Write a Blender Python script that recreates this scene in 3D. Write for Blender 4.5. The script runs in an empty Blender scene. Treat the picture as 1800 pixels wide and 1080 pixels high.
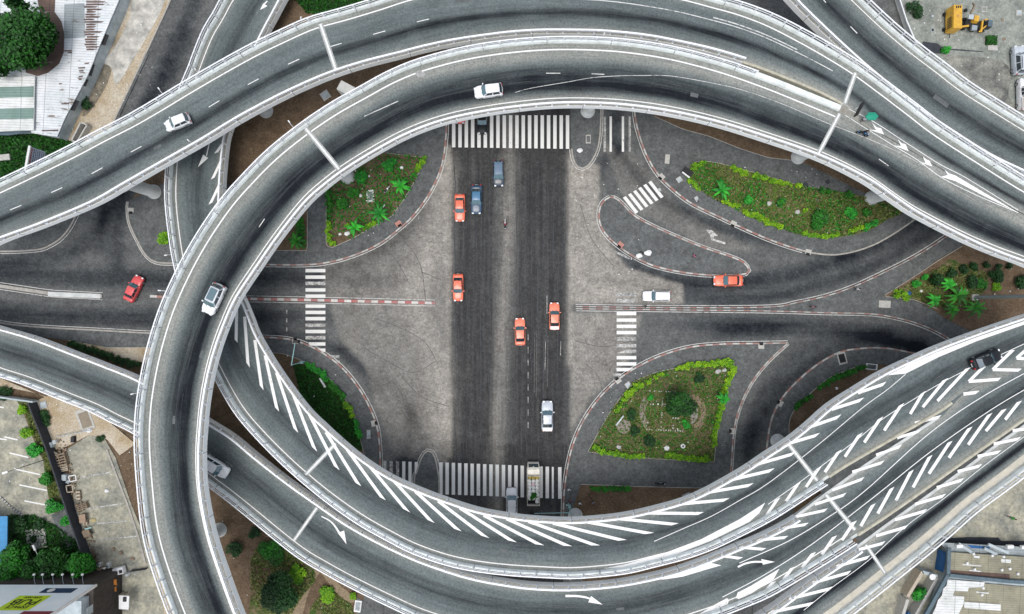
import bpy, bmesh, math, random
import numpy as np
from mathutils import Vector, Matrix
from mathutils.geometry import tessellate_polygon
random.seed(7); RNG = np.random.default_rng(7)
PI = math.pi; R = math.radians
S = 10.7; H = 85.0; F = S * H            # pixels per metre on the ground, camera height
SC = bpy.context.scene
COL = SC.collection

def W(px, py, z=0.0):
    k = (H - z) / F
    return Vector(((px - 900) * k, (540 - py) * k, z))

# ------------------------------------------------------------------ objects
def tag(o, label=None, cat=None, group=None, kind=None):
    if label: o['label'] = label
    if cat: o['category'] = cat
    if group: o['group'] = group
    if kind: o['kind'] = kind
    return o

def thing(name, label, cat, loc=(0, 0, 0), rz=0.0, group=None, kind=None):
    o = bpy.data.objects.new(name, None); COL.objects.link(o)
    o.location = loc; o.rotation_euler = (0, 0, rz); o.empty_display_size = 0.5
    return tag(o, label, cat, group, kind)

def mobj(name, V, Fc, mat, parent=None, smooth=False, world=False, uv=None, attrs=None, mats=None, midx=None):
    if world and parent is not None:
        l = parent.location
        V = [(v[0] - l[0], v[1] - l[1], v[2] - l[2]) for v in V]
    me = bpy.data.meshes.new(name)
    me.from_pydata([tuple(v) for v in V], [], [tuple(f) for f in Fc])
    if mats:
        for m in mats: me.materials.append(m)
        if midx is not None: me.polygons.foreach_set('material_index', midx)
    elif mat: me.materials.append(mat)
    if smooth: me.polygons.foreach_set('use_smooth', [True] * len(me.polygons))
    if uv is not None:
        ul = me.uv_layers.new(name='UVMap')
        li = np.zeros(len(me.loops), dtype=np.int32); me.loops.foreach_get('vertex_index', li)
        ul.data.foreach_set('uv', np.asarray(uv, dtype=np.float32)[li].ravel())
    if attrs:
        for k, a in attrs.items():
            at = me.attributes.new(k, 'FLOAT', 'POINT'); at.data.foreach_set('value', np.asarray(a, dtype=np.float32))
    me.update()
    o = bpy.data.objects.new(name, me); COL.objects.link(o)
    if parent is not None: o.parent = parent
    return o

class MB:
    def __init__(s): s.V = []; s.F = []
    def add(s, V, Fc):
        n = len(s.V); s.V += [tuple(v) for v in V]; s.F += [tuple(i + n for i in f) for f in Fc]
    def box(s, c, d, rz=0.0, M=None, taper=1.0):
        x, y, z = d[0] / 2, d[1] / 2, d[2] / 2
        P = []
        for sz in (-1, 1):
            t = 1.0 if sz < 0 else taper
            for sx, sy in ((-1, -1), (1, -1), (1, 1), (-1, 1)):
                v = Vector((sx * x * t, sy * y * t, sz * z))
                if M is not None: v = M @ v
                elif rz: v = Matrix.Rotation(rz, 3, 'Z') @ v
                P.append(v + Vector(c))
        s.add(P, [(0, 3, 2, 1), (4, 5, 6, 7), (0, 1, 5, 4), (1, 2, 6, 5), (2, 3, 7, 6), (3, 0, 4, 7)])
    def bar(s, a, b, w, h=None):
        a = Vector(a); b = Vector(b); d = b - a; L = d.length
        if L < 1e-6: return
        q = d.to_track_quat('X', 'Z').to_matrix()
        s.box((a + b) / 2, (L, w, h or w), M=q)
    def tube(s, pts, r, n=6, cap=True):
        pts = [Vector(p) for p in pts]; m = len(pts); V = []; Fc = []
        rr = r if hasattr(r, '__len__') else [r] * m
        for i, p in enumerate(pts):
            d = (pts[min(i + 1, m - 1)] - pts[max(i - 1, 0)]).normalized()
            up = Vector((0, 0, 1)) if abs(d.z) < 0.95 else Vector((1, 0, 0))
            a = d.cross(up).normalized(); b = d.cross(a)
            for k in range(n):
                t = 2 * PI * k / n
                V.append(p + (a * math.cos(t) + b * math.sin(t)) * rr[i])
        for i in range(m - 1):
            for k in range(n):
                Fc.append((i * n + k, i * n + (k + 1) % n, (i + 1) * n + (k + 1) % n, (i + 1) * n + k))
        if cap: Fc.append(tuple(range(n))); Fc.append(tuple((m - 1) * n + k for k in reversed(range(n))))
        s.add(V, Fc)
    def lathe(s, c, prof, n=12, M=None):
        V = []; Fc = []; m = len(prof)
        for (r, z) in prof:
            for k in range(n):
                t = 2 * PI * k / n; v = Vector((r * math.cos(t), r * math.sin(t), z))
                if M is not None: v = M @ v
                V.append(v + Vector(c))
        for i in range(m - 1):
            for k in range(n):
                Fc.append((i * n + k, i * n + (k + 1) % n, (i + 1) * n + (k + 1) % n, (i + 1) * n + k))
        Fc.append(tuple(reversed(range(n)))); Fc.append(tuple((m - 1) * n + k for k in range(n)))
        s.add(V, Fc)
    def poly(s, P, z0, z1=None):
        """P: list of (x,y) world; flat polygon at z0 (z1=None) or solid from z0 up to z1"""
        n = len(P); zt = z0 if z1 is None else z1
        top = [Vector((p[0], p[1], zt)) for p in P]
        tri = tessellate_polygon([top])
        base = len(s.V); s.V += [tuple(v) for v in top]
        for t in tri:
            a, b, c = [top[i] for i in t]
            cr = (b.x - a.x) * (c.y - a.y) - (b.y - a.y) * (c.x - a.x)
            if cr < 0: t = (t[0], t[2], t[1])
            s.F.append(tuple(base + i for i in t))
        if z1 is not None:
            ar = sum(P[i][0] * P[(i + 1) % n][1] - P[(i + 1) % n][0] * P[i][1] for i in range(n))
            b2 = len(s.V); s.V += [(p[0], p[1], z0) for p in P]
            for i in range(n):
                j = (i + 1) % n
                f = (b2 + i, b2 + j, base + j, base + i)
                s.F.append(f if ar > 0 else f[::-1])
    def build(s, name, mat, parent=None, smooth=False, world=False, **kw):
        return mobj(name, s.V, s.F, mat, parent, smooth, world, **kw)

def struct(o, kind='structure'):
    o['kind'] = kind; return o

# ------------------------------------------------------------------ curves
def crom(P, n=6, closed=False):
    P = [np.array(p, float) for p in P]; m = len(P); out = []
    rng = range(m) if closed else range(m - 1)
    for i in rng:
        p1 = P[i]; p2 = P[(i + 1) % m]
        p0 = P[(i - 1) % m] if (closed or i > 0) else 2 * p1 - p2
        p3 = P[(i + 2) % m] if (closed or i + 2 < m) else 2 * p2 - p1
        for k in range(n):
            t = k / n
            out.append(0.5 * (2 * p1 + (p2 - p0) * t + (2 * p0 - 5 * p1 + 4 * p2 - p3) * t * t + (3 * p1 - p0 - 3 * p2 + p3) * t ** 3))
    if not closed: out.append(P[-1])
    return out

def resample(P, step):
    P = np.array([tuple(p) for p in P], float)
    d = np.r_[0, np.cumsum(np.linalg.norm(np.diff(P, axis=0), axis=1))]
    n = max(2, int(round(d[-1] / step)) + 1)
    t = np.linspace(0, d[-1], n)
    return np.stack([np.interp(t, d, P[:, k]) for k in range(P.shape[1])], 1)

def ribbon(mb, pts, w, z=None, off=0.0):
    """flat ribbon along pts (world, 2 or 3 comps), width w, sideways offset off (left +)"""
    P = np.array([tuple(p) for p in pts], float)
    T = np.gradient(P[:, :2], axis=0); T /= (np.linalg.norm(T, axis=1)[:, None] + 1e-9)
    N = np.stack([-T[:, 1], T[:, 0]], 1)
    zz = np.full(len(P), z) if z is not None else P[:, 2]
    ww = w if hasattr(w, '__len__') else np.full(len(P), w)
    a = P[:, :2] + N * (off + np.array(ww) / 2)[:, None]; b = P[:, :2] + N * (off - np.array(ww) / 2)[:, None]
    V = []; Fc = []
    for i in range(len(P)):
        V += [(b[i][0], b[i][1], zz[i]), (a[i][0], a[i][1], zz[i])]
        if i: Fc.append((2 * i - 2, 2 * i, 2 * i + 1, 2 * i - 1))
    mb.add(V, Fc)

# ------------------------------------------------------------------ materials
MATS = {}
def newmat(name):
    m = bpy.data.materials.new(name); m.use_nodes = True
    nt = m.node_tree; b = nt.nodes['Principled BSDF']
    return m, nt, b
def N(nt, t, **kw):
    n = nt.nodes.new(t)
    for k, v in kw.items():
        if k.startswith('i_'):
            key = k[2:]
            n.inputs[int(key) if key.isdigit() else key].default_value = v
        else: setattr(n, k, v)
    return n
def mathn(nt, op, a, b=None, clamp=False):
    n = nt.nodes.new('ShaderNodeMath'); n.operation = op; n.use_clamp = clamp
    for i, x in enumerate((a, b)):
        if x is None: continue
        if isinstance(x, (int, float)): n.inputs[i].default_value = x
        else: nt.links.new(x, n.inputs[i])
    return n.outputs[0]
def mixc(nt, fac, a, b, mode='MIX'):
    n = nt.nodes.new('ShaderNodeMix'); n.data_type = 'RGBA'; n.blend_type = mode
    for sock, x in ((n.inputs[0], fac), (n.inputs[6], a), (n.inputs[7], b)):
        if isinstance(x, (int, float)): sock.default_value = x
        elif isinstance(x, (tuple, list)): sock.default_value = (*x[:3], 1)
        else: nt.links.new(x, sock)
    return n.outputs[2]
def noise(nt, vec, scale, detail=3, rough=0.55):
    n = N(nt, 'ShaderNodeTexNoise', i_Scale=scale, i_Detail=detail, i_Roughness=rough)
    if vec is not None: nt.links.new(vec, n.inputs['Vector'])
    return n.outputs['Fac']
def ramp(nt, fac, lo, hi):
    n = nt.nodes.new('ShaderNodeMapRange'); n.inputs[1].default_value = lo; n.inputs[2].default_value = hi
    nt.links.new(fac, n.inputs[0]); return n.outputs[0]
def coord(nt, which='Object', scale=None):
    tc = nt.nodes.new('ShaderNodeTexCoord'); o = tc.outputs[which]
    if scale:
        mp = nt.nodes.new('ShaderNodeMapping'); mp.inputs['Scale'].default_value = scale
        nt.links.new(o, mp.inputs['Vector']); o = mp.outputs['Vector']
    return o
def geo_pos(nt, scale=None):
    g = nt.nodes.new('ShaderNodeNewGeometry'); o = g.outputs['Position']
    if scale:
        mp = nt.nodes.new('ShaderNodeMapping'); mp.inputs['Scale'].default_value = scale
        nt.links.new(o, mp.inputs['Vector']); o = mp.outputs['Vector']
    return o
def attr(nt, name):
    return N(nt, 'ShaderNodeAttribute', attribute_name=name).outputs['Fac']

def mat_plain(name, c, rough=0.7, metal=0.0, var=0.25, scale=3.0, c2=None, bump=0.0, spec=0.4, coat=0.0):
    """colour with procedural blotches of weathering"""
    if name in MATS: return MATS[name]
    m, nt, b = newmat(name); L = nt.links.new
    p = coord(nt, 'Object')
    n1 = noise(nt, p, scale, 5, 0.65)
    c2 = c2 or tuple(x * (1 - var) for x in c)
    col = mixc(nt, ramp(nt, n1, 0.35, 0.68), c, c2)
    L(col, b.inputs['Base Color']); b.inputs['Roughness'].default_value = rough
    b.inputs['Metallic'].default_value = metal; b.inputs['Specular IOR Level'].default_value = spec
    if coat: b.inputs['Coat Weight'].default_value = coat
    if bump:
        bp = N(nt, 'ShaderNodeBump', i_Strength=bump, i_Distance=0.02); L(n1, bp.inputs['Height']); L(bp.outputs[0], b.inputs['Normal'])
    MATS[name] = m; return m

def mat_asphalt(name, base, dark, dust, deck=True):
    m, nt, b = newmat(name); L = nt.links.new
    P = geo_pos(nt)
    wear_shade = attr(nt, 'wear_shade'); du = attr(nt, 'dust')
    if deck:
        st = noise(nt, coord(nt, 'UV', (1.0, 0.05, 1)), 1.6, 6, 0.65)
        st2 = noise(nt, coord(nt, 'UV', (4.0, 0.12, 1)), 1.5, 4, 0.6)
    else:
        def mixf(a, b, f): return mathn(nt, 'ADD', mathn(nt, 'MULTIPLY', a, mathn(nt, 'SUBTRACT', 1.0, f)), mathn(nt, 'MULTIPLY', b, f))
        ns = attr(nt, 'ns'); ew = attr(nt, 'ew')
        st = noise(nt, geo_pos(nt), 0.35, 6, 0.65)
        st = mixf(st, noise(nt, geo_pos(nt, (1.1, 0.035, 1)), 1.0, 7, 0.7), ns)
        st = mixf(st, noise(nt, geo_pos(nt, (0.05, 0.9, 1)), 1.0, 6, 0.7), ew)
        st2 = noise(nt, geo_pos(nt), 1.5, 7, 0.78)
    blot = noise(nt, P, 0.11, 5, 0.6)
    w = mathn(nt, 'ADD', wear_shade, mathn(nt, 'MULTIPLY', mathn(nt, 'SUBTRACT', st, 0.5), 1.0 if deck else 1.15))
    w = mathn(nt, 'ADD', w, mathn(nt, 'MULTIPLY', mathn(nt, 'SUBTRACT', st2, 0.5), 0.35 if deck else 0.6), clamp=True)
    lo = noise(nt, P, 0.045, 4, 0.6); w = mathn(nt, 'ADD', w, mathn(nt, 'MULTIPLY', mathn(nt, 'SUBTRACT', lo, 0.5), 0.55), clamp=True)
    if deck:
        tv = noise(nt, coord(nt, 'UV', (0.12, 0.9, 1)), 0.35, 5, 0.7); w = mathn(nt, 'ADD', w, mathn(nt, 'MULTIPLY', mathn(nt, 'SUBTRACT', tv, 0.5), 0.35), clamp=True)
    col = mixc(nt, w, base, dark)
    if not deck: st2 = mixf(st2, noise(nt, geo_pos(nt, (1.6, 0.07, 1)), 1.0, 8, 0.75), ns)
    d = mathn(nt, 'MULTIPLY', du, ramp(nt, mathn(nt, 'ADD', st2, mathn(nt, 'MULTIPLY', blot, 0.35)), 0.4, 0.82), clamp=True)
    d = mathn(nt, 'ADD', mathn(nt, 'MULTIPLY', d, 0.75), mathn(nt, 'MULTIPLY', du, 0.25), clamp=True)
    col = mixc(nt, d, col, dust)
    gr = noise(nt, P, 3.4, 5, 0.85)
    vo = N(nt, 'ShaderNodeTexVoronoi', i_Scale=5.0); L(P, vo.inputs['Vector'])
    g = mathn(nt, 'ADD', mathn(nt, 'MULTIPLY', ramp(nt, gr, 0.34, 0.66), 0.7 if deck else 0.62), 0.65 if deck else 0.69)
    g = mathn(nt, 'MULTIPLY', g, mathn(nt, 'ADD', mathn(nt, 'MULTIPLY', blot, 0.35), 0.82))
    if not deck:
        m1 = noise(nt, P, 0.6, 9, 0.78); m2 = noise(nt, P, 2.1, 6, 0.85)
        g = mathn(nt, 'MULTIPLY', g, mathn(nt, 'ADD', mathn(nt, 'MULTIPLY', ramp(nt, m1, 0.36, 0.64), 0.46), 0.77))
        g = mathn(nt, 'MULTIPLY', g, mathn(nt, 'ADD', mathn(nt, 'MULTIPLY', ramp(nt, m2, 0.36, 0.64), 0.5), 0.75))
    cg = nt.nodes.new('ShaderNodeCombineColor'); [L(g, cg.inputs[i]) for i in range(3)]
    col = mixc(nt, 1.0, col, cg.outputs[0], 'MULTIPLY')
    # dark specks: chewing gum, oil drips, small patches
    sp = mathn(nt, 'LESS_THAN', vo.outputs['Distance'], 0.13)
    nn = noise(nt, P, 0.8, 3); sp = mathn(nt, 'MULTIPLY', sp, mathn(nt, 'GREATER_THAN', nn, 0.57))
    col = mixc(nt, mathn(nt, 'MULTIPLY', sp, 0.45), col, tuple(x * 0.5 for x in dark))
    # hairline cracks
    vc = N(nt, 'ShaderNodeTexVoronoi', feature='DISTANCE_TO_EDGE', i_Scale=0.16)
    wp = N(nt, 'ShaderNodeMix', data_type='VECTOR'); wp.inputs[0].default_value = 0.12
    nz = N(nt, 'ShaderNodeTexNoise', i_Scale=0.9, i_Detail=4.0); L(P, nz.inputs['Vector'])
    va = N(nt, 'ShaderNodeVectorMath', operation='SCALE'); L(nz.outputs['Color'], va.inputs[0]); va.inputs['Scale'].default_value = 4.0
    vb = N(nt, 'ShaderNodeVectorMath', operation='ADD'); L(P, vb.inputs[0]); L(va.outputs[0], vb.inputs[1])
    L(vb.outputs[0], vc.inputs['Vector'])
    ck = mathn(nt, 'LESS_THAN', vc.outputs['Distance'], 0.0035 if deck else 0.006)
    ck = mathn(nt, 'MULTIPLY', ck, mathn(nt, 'GREATER_THAN', blot, 0.52))
    col = mixc(nt, mathn(nt, 'MULTIPLY', ck, 0.35), col, tuple(x * 0.4 for x in dark))
    L(col, b.inputs['Base Color'])
    b.inputs['Roughness'].default_value = 0.92; b.inputs['Specular IOR Level'].default_value = 0.12 if deck else 0.05
    bp = N(nt, 'ShaderNodeBump', i_Strength=0.35, i_Distance=0.02); L(gr, bp.inputs['Height']); L(bp.outputs[0], b.inputs['Normal'])
    MATS[name] = m; return m

def mat_soil(name, a, c, grass=None, scale=0.5, thr=(0.45, 0.6), fine=4.0):
    m, nt, b = newmat(name); L = nt.links.new; P = geo_pos(nt)
    n1 = noise(nt, P, scale, 6, 0.65); n2 = noise(nt, P, fine, 4, 0.7)
    col = mixc(nt, ramp(nt, n1, 0.35, 0.65), a, c)
    if grass:
        n3 = noise(nt, P, scale * 1.7, 7, 0.7)
        col = mixc(nt, ramp(nt, n3, *thr), col, grass)
    g = mathn(nt, 'ADD', mathn(nt, 'MULTIPLY', ramp(nt, n2, 0.25, 0.75), 0.8), 0.6)
    cg = nt.nodes.new('ShaderNodeCombineColor'); [L(g, cg.inputs[i]) for i in range(3)]
    col = mixc(nt, 1.0, col, cg.outputs[0], 'MULTIPLY')
    vo = N(nt, 'ShaderNodeTexVoronoi', i_Scale=1.6); L(P, vo.inputs['Vector'])
    peb = mathn(nt, 'LESS_THAN', vo.outputs['Distance'], 0.07)
    col = mixc(nt, mathn(nt, 'MULTIPLY', peb, 0.7), col, (0.45, 0.43, 0.38))
    L(col, b.inputs['Base Color']); b.inputs['Roughness'].default_value = 0.95
    b.inputs['Specular IOR Level'].default_value = 0.15
    bp = N(nt, 'ShaderNodeBump', i_Strength=0.6, i_Distance=0.06); L(n2, bp.inputs['Height']); L(bp.outputs[0], b.inputs['Normal'])
    MATS[name] = m; return m

def mat_paint(name, c, worn=0.25, under=(0.13, 0.135, 0.135)):
    """road paint, chipped: fac of worn area shows the asphalt colour"""
    m, nt, b = newmat(name); L = nt.links.new; P = geo_pos(nt)
    n1 = noise(nt, P, 2.6, 8, 0.8); n2 = noise(nt, P, 0.35, 3)
    t = mathn(nt, 'ADD', n1, mathn(nt, 'MULTIPLY', mathn(nt, 'SUBTRACT', n2, 0.5), 0.35))
    f = ramp(nt, t, 0.62 - worn * 0.5, 0.70 - worn * 0.3)
    col = mixc(nt, f, c, under)
    n3 = noise(nt, P, 9, 2)
    col = mixc(nt, mathn(nt, 'MULTIPLY', n3, 0.35), col, tuple(x * 0.55 for x in c))
    L(col, b.inputs['Base Color']); b.inputs['Roughness'].default_value = 0.7
    MATS[name] = m; return m

def mat_kerb(name, ca, cb, period=2.2, worn=0.35):
    m, nt, b = newmat(name); L = nt.links.new
    uv = nt.nodes.new('ShaderNodeTexCoord').outputs['UV']
    sx = nt.nodes.new('ShaderNodeSeparateXYZ'); L(uv, sx.inputs[0])
    fr = mathn(nt, 'FRACT', mathn(nt, 'DIVIDE', sx.outputs['Y'], period))
    st = mathn(nt, 'GREATER_THAN', fr, 0.5)
    col = mixc(nt, st, ca, cb)
    P = geo_pos(nt); n1 = noise(nt, P, 3.0, 6, 0.75)
    col = mixc(nt, ramp(nt, n1, 0.62 - worn * 0.4, 0.75), col, (0.25, 0.24, 0.225))
    n2 = noise(nt, P, 0.2, 3)
    col = mixc(nt, mathn(nt, 'MULTIPLY', ramp(nt, n2, 0.4, 0.7), 0.6), col, (0.27, 0.26, 0.24))
    L(col, b.inputs['Base Color']); b.inputs['Roughness'].default_value = 0.85
    MATS[name] = m; return m

def mat_leaf(name, a, c):
    m, nt, b = newmat(name); L = nt.links.new
    t = attr(nt, 'tone')
    col = mixc(nt, t, a, c)
    L(col, b.inputs['Base Color']); b.inputs['Roughness'].default_value = 0.55
    b.inputs['Specular IOR Level'].default_value = 0.3
    b.inputs['Subsurface Weight'].default_value = 0.0
    MATS[name] = m; return m

def mat_corrug(name, c, c2, rust, pitch=1.0, axis='Y', thr=0.6, ang=0.0, rows=1.3):
    """corrugated sheets: fine ribs (bump), sheet laps, grime"""
    m, nt, b = newmat(name); L = nt.links.new
    tc = nt.nodes.new('ShaderNodeTexCoord').outputs['Object']
    mp = nt.nodes.new('ShaderNodeMapping'); mp.inputs['Rotation'].default_value = (0, 0, ang); L(tc, mp.inputs['Vector'])
    sx = nt.nodes.new('ShaderNodeSeparateXYZ'); L(mp.outputs[0], sx.inputs[0])
    X = sx.outputs['X']; Y = sx.outputs['Y']
    rib = mathn(nt, 'ABSOLUTE', mathn(nt, 'SUBTRACT', mathn(nt, 'FRACT', mathn(nt, 'DIVIDE', Y, pitch)), 0.5))
    lap = mathn(nt, 'LESS_THAN', rib, 0.07)
    lap2 = mathn(nt, 'LESS_THAN', mathn(nt, 'FRACT', mathn(nt, 'DIVIDE', X, rows * 3)), 0.035)
    P = mp.outputs[0]
    n1 = noise(nt, P, 0.3, 6, 0.7); n2 = noise(nt, P, 2.5, 5, 0.7)
    mp2 = nt.nodes.new('ShaderNodeMapping'); mp2.inputs['Scale'].default_value = (0.35, 1.6, 1); L(P, mp2.inputs['Vector'])
    n3 = noise(nt, mp2.outputs[0], 1.0, 5, 0.65)
    col = mixc(nt, ramp(nt, n1, 0.4, 0.62), c, c2)
    col = mixc(nt, ramp(nt, mathn(nt, 'ADD', mathn(nt, 'MULTIPLY', n3, 0.6), mathn(nt, 'MULTIPLY', n1, 0.4)), thr, thr + 0.04), col, rust)
    col = mixc(nt, mathn(nt, 'MULTIPLY', ramp(nt, n2, 0.55, 0.8), 0.5), col, tuple(x * 0.5 for x in c2))
    col = mixc(nt, mathn(nt, 'MULTIPLY', mathn(nt, 'MAXIMUM', lap, lap2), 0.55), col, tuple(x * 0.35 for x in c2))
    L(col, b.inputs['Base Color']); b.inputs['Roughness'].default_value = 0.6
    wv = mathn(nt, 'SINE', mathn(nt, 'MULTIPLY', Y, 2 * PI / (pitch / 3)))
    bp = N(nt, 'ShaderNodeBump', i_Strength=0.5, i_Distance=0.05); L(wv, bp.inputs['Height']); L(bp.outputs[0], b.inputs['Normal'])
    MATS[name] = m; return m

def mat_glass_dark(name, c=(0.02, 0.03, 0.035), rough=0.05):
    if name in MATS: return MATS[name]
    m, nt, b = newmat(name)
    b.inputs['Base Color'].default_value = (*c, 1); b.inputs['Roughness'].default_value = rough
    b.inputs['Specular IOR Level'].default_value = 0.9; b.inputs['Coat Weight'].default_value = 0.6
    b.inputs['Coat Roughness'].default_value = 0.02
    MATS[name] = m; return m

M_DECK = mat_asphalt('deck_asphalt', (0.138, 0.165, 0.166), (0.011, 0.014, 0.018), (0.40, 0.395, 0.345), True)
M_ROAD = mat_asphalt('street_asphalt', (0.105, 0.112, 0.112), (0.013, 0.016, 0.021), (0.355, 0.332, 0.292), False)
M_CONC = mat_plain('bridge_concrete', (0.60, 0.62, 0.60), 0.85, var=0.28, scale=0.8, bump=0.2)
M_BARR = mat_plain('barrier_concrete', (0.36, 0.35, 0.31), 0.85, c2=(0.22, 0.21, 0.18), scale=1.3, bump=0.2)
M_BARF = mat_plain('barrier_face', (0.78, 0.83, 0.82), 0.8, c2=(0.58, 0.61, 0.58), scale=0.9)
M_FASC = mat_plain('fascia_paint', (0.93, 0.95, 0.95), 0.7, c2=(0.84, 0.87, 0.86), scale=0.8)
M_RAIL = mat_plain('railing_paint', (0.86, 0.88, 0.90), 0.4, var=0.15, scale=2.0)
M_LINE = mat_paint('deck_line_paint', (0.88, 0.88, 0.86), 0.07, under=(0.40, 0.39, 0.36))
M_WORN = mat_paint('worn_line_paint', (0.75, 0.75, 0.72), 0.28)
M_JOINT = mat_plain('joint_mortar', (0.42, 0.43, 0.41), 0.85, var=0.35, scale=3)
M_JOINT2 = mat_plain('joint_steel', (0.75, 0.77, 0.76), 0.5, var=0.2, scale=3)
# ------------------------------------------------------------------ overpass decks
# each deck: driver edge (outer curve) and other edge traced on the photograph at road level, heights along it
DECKS = {}
def deck(key, outer, inner, zs, step=1.2, nu=26, flip=False, wear_shade=None, shift=0.38, cut=None):
    """outer/inner: pixel polylines of the barrier feet; zs: heights at fractions of the outer curve"""
    O = np.array(crom(outer, 14)); I = np.array(crom(inner, 24))
    zt = [a for a, _ in zs]; zv = [b for _, b in zs]
    d = np.r_[0, np.cumsum(np.linalg.norm(np.diff(O, axis=0), axis=1))]; fr = d / d[-1]
    zO = np.interp(fr, zt, zv)
    for _ in range(12): zO[1:-1] = (zO[:-2] + 2 * zO[1:-1] + zO[2:]) / 4
    Ow = np.array([tuple(W(p[0], p[1], z)) for p, z in zip(O, zO)])
    Ow = resample(Ow, step)
    k = (H - Ow[:, 2]) / F; Opx = np.stack([Ow[:, 0] / k + 900, 540 - Ow[:, 1] / k], 1)
    # nearest point on the inner edge, kept monotonic
    s = np.r_[0, np.cumsum(np.linalg.norm(np.diff(I, axis=0), axis=1))]
    sI = np.linspace(0, s[-1], 3000); ID = np.stack([np.interp(sI, s, I[:, c]) for c in (0, 1)], 1)
    near = np.array([sI[np.argmin(((ID - p) ** 2).sum(1))] for p in Opx])
    near[0] = 0; near[-1] = s[-1]
    near = np.maximum.accumulate(near)
    for _ in range(6): near[1:-1] = (near[:-2] + 2 * near[1:-1] + near[2:]) / 4
    Ipx = np.stack([np.interp(near, s, I[:, c]) for c in (0, 1)], 1)
    Iw = np.array([tuple(W(p[0], p[1], z)) for p, z in zip(Ipx, Ow[:, 2])])
    dd = (Iw - Ow); dd /= np.linalg.norm(dd, axis=1)[:, None]
    sh = np.full(len(Iw), shift)
    if cut is not None:
        ci = int(np.argmin(((Ipx - np.array(cut)) ** 2).sum(1))); sh = shift * np.clip((ci - np.arange(len(Iw))) / 8.0, 0, 1)
    Iw = Iw + dd * sh[:, None]; k = (H - Iw[:, 2]) / F; Ipx = np.stack([Iw[:, 0] / k + 900, 540 - Iw[:, 1] / k], 1)
    ds = np.r_[0, np.cumsum(np.linalg.norm(np.diff((Ow + Iw) / 2, axis=0), axis=1))]
    D = dict(O=Ow, I=Iw, Opx=Opx, Ipx=Ipx, s=ds, mid=(Opx + Ipx) / 2)
    DECKS[key] = D
    return D

def dz(key, px, py):
    D = DECKS[key]; p = np.array([px, py], float)
    a = D['Opx']; b = D['Ipx']; ab = b - a
    t = np.clip(((p - a) * ab).sum(1) / (ab ** 2).sum(1), 0, 1)
    q = a + ab * t[:, None]; dd = ((q - p) ** 2).sum(1)
    i = int(np.argmin(dd)); n = len(dd)
    j = i + 1 if i == 0 or (i < n - 1 and dd[i + 1] < dd[i - 1]) else i - 1
    v = q[j] - q[i]; f = float(np.clip(((p - q[i]) @ v) / (v @ v + 1e-9), 0, 1))
    return float(D['O'][i][2] * (1 - f) + D['O'][j][2] * f)

def DW(key, px, py, dzz=0.0):
    return W(px, py, dz(key, px, py) + dzz)

def idx_at(D, px, py):
    return int(np.argmin(((D['mid'] - np.array([px, py])) ** 2).sum(1)))

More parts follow.
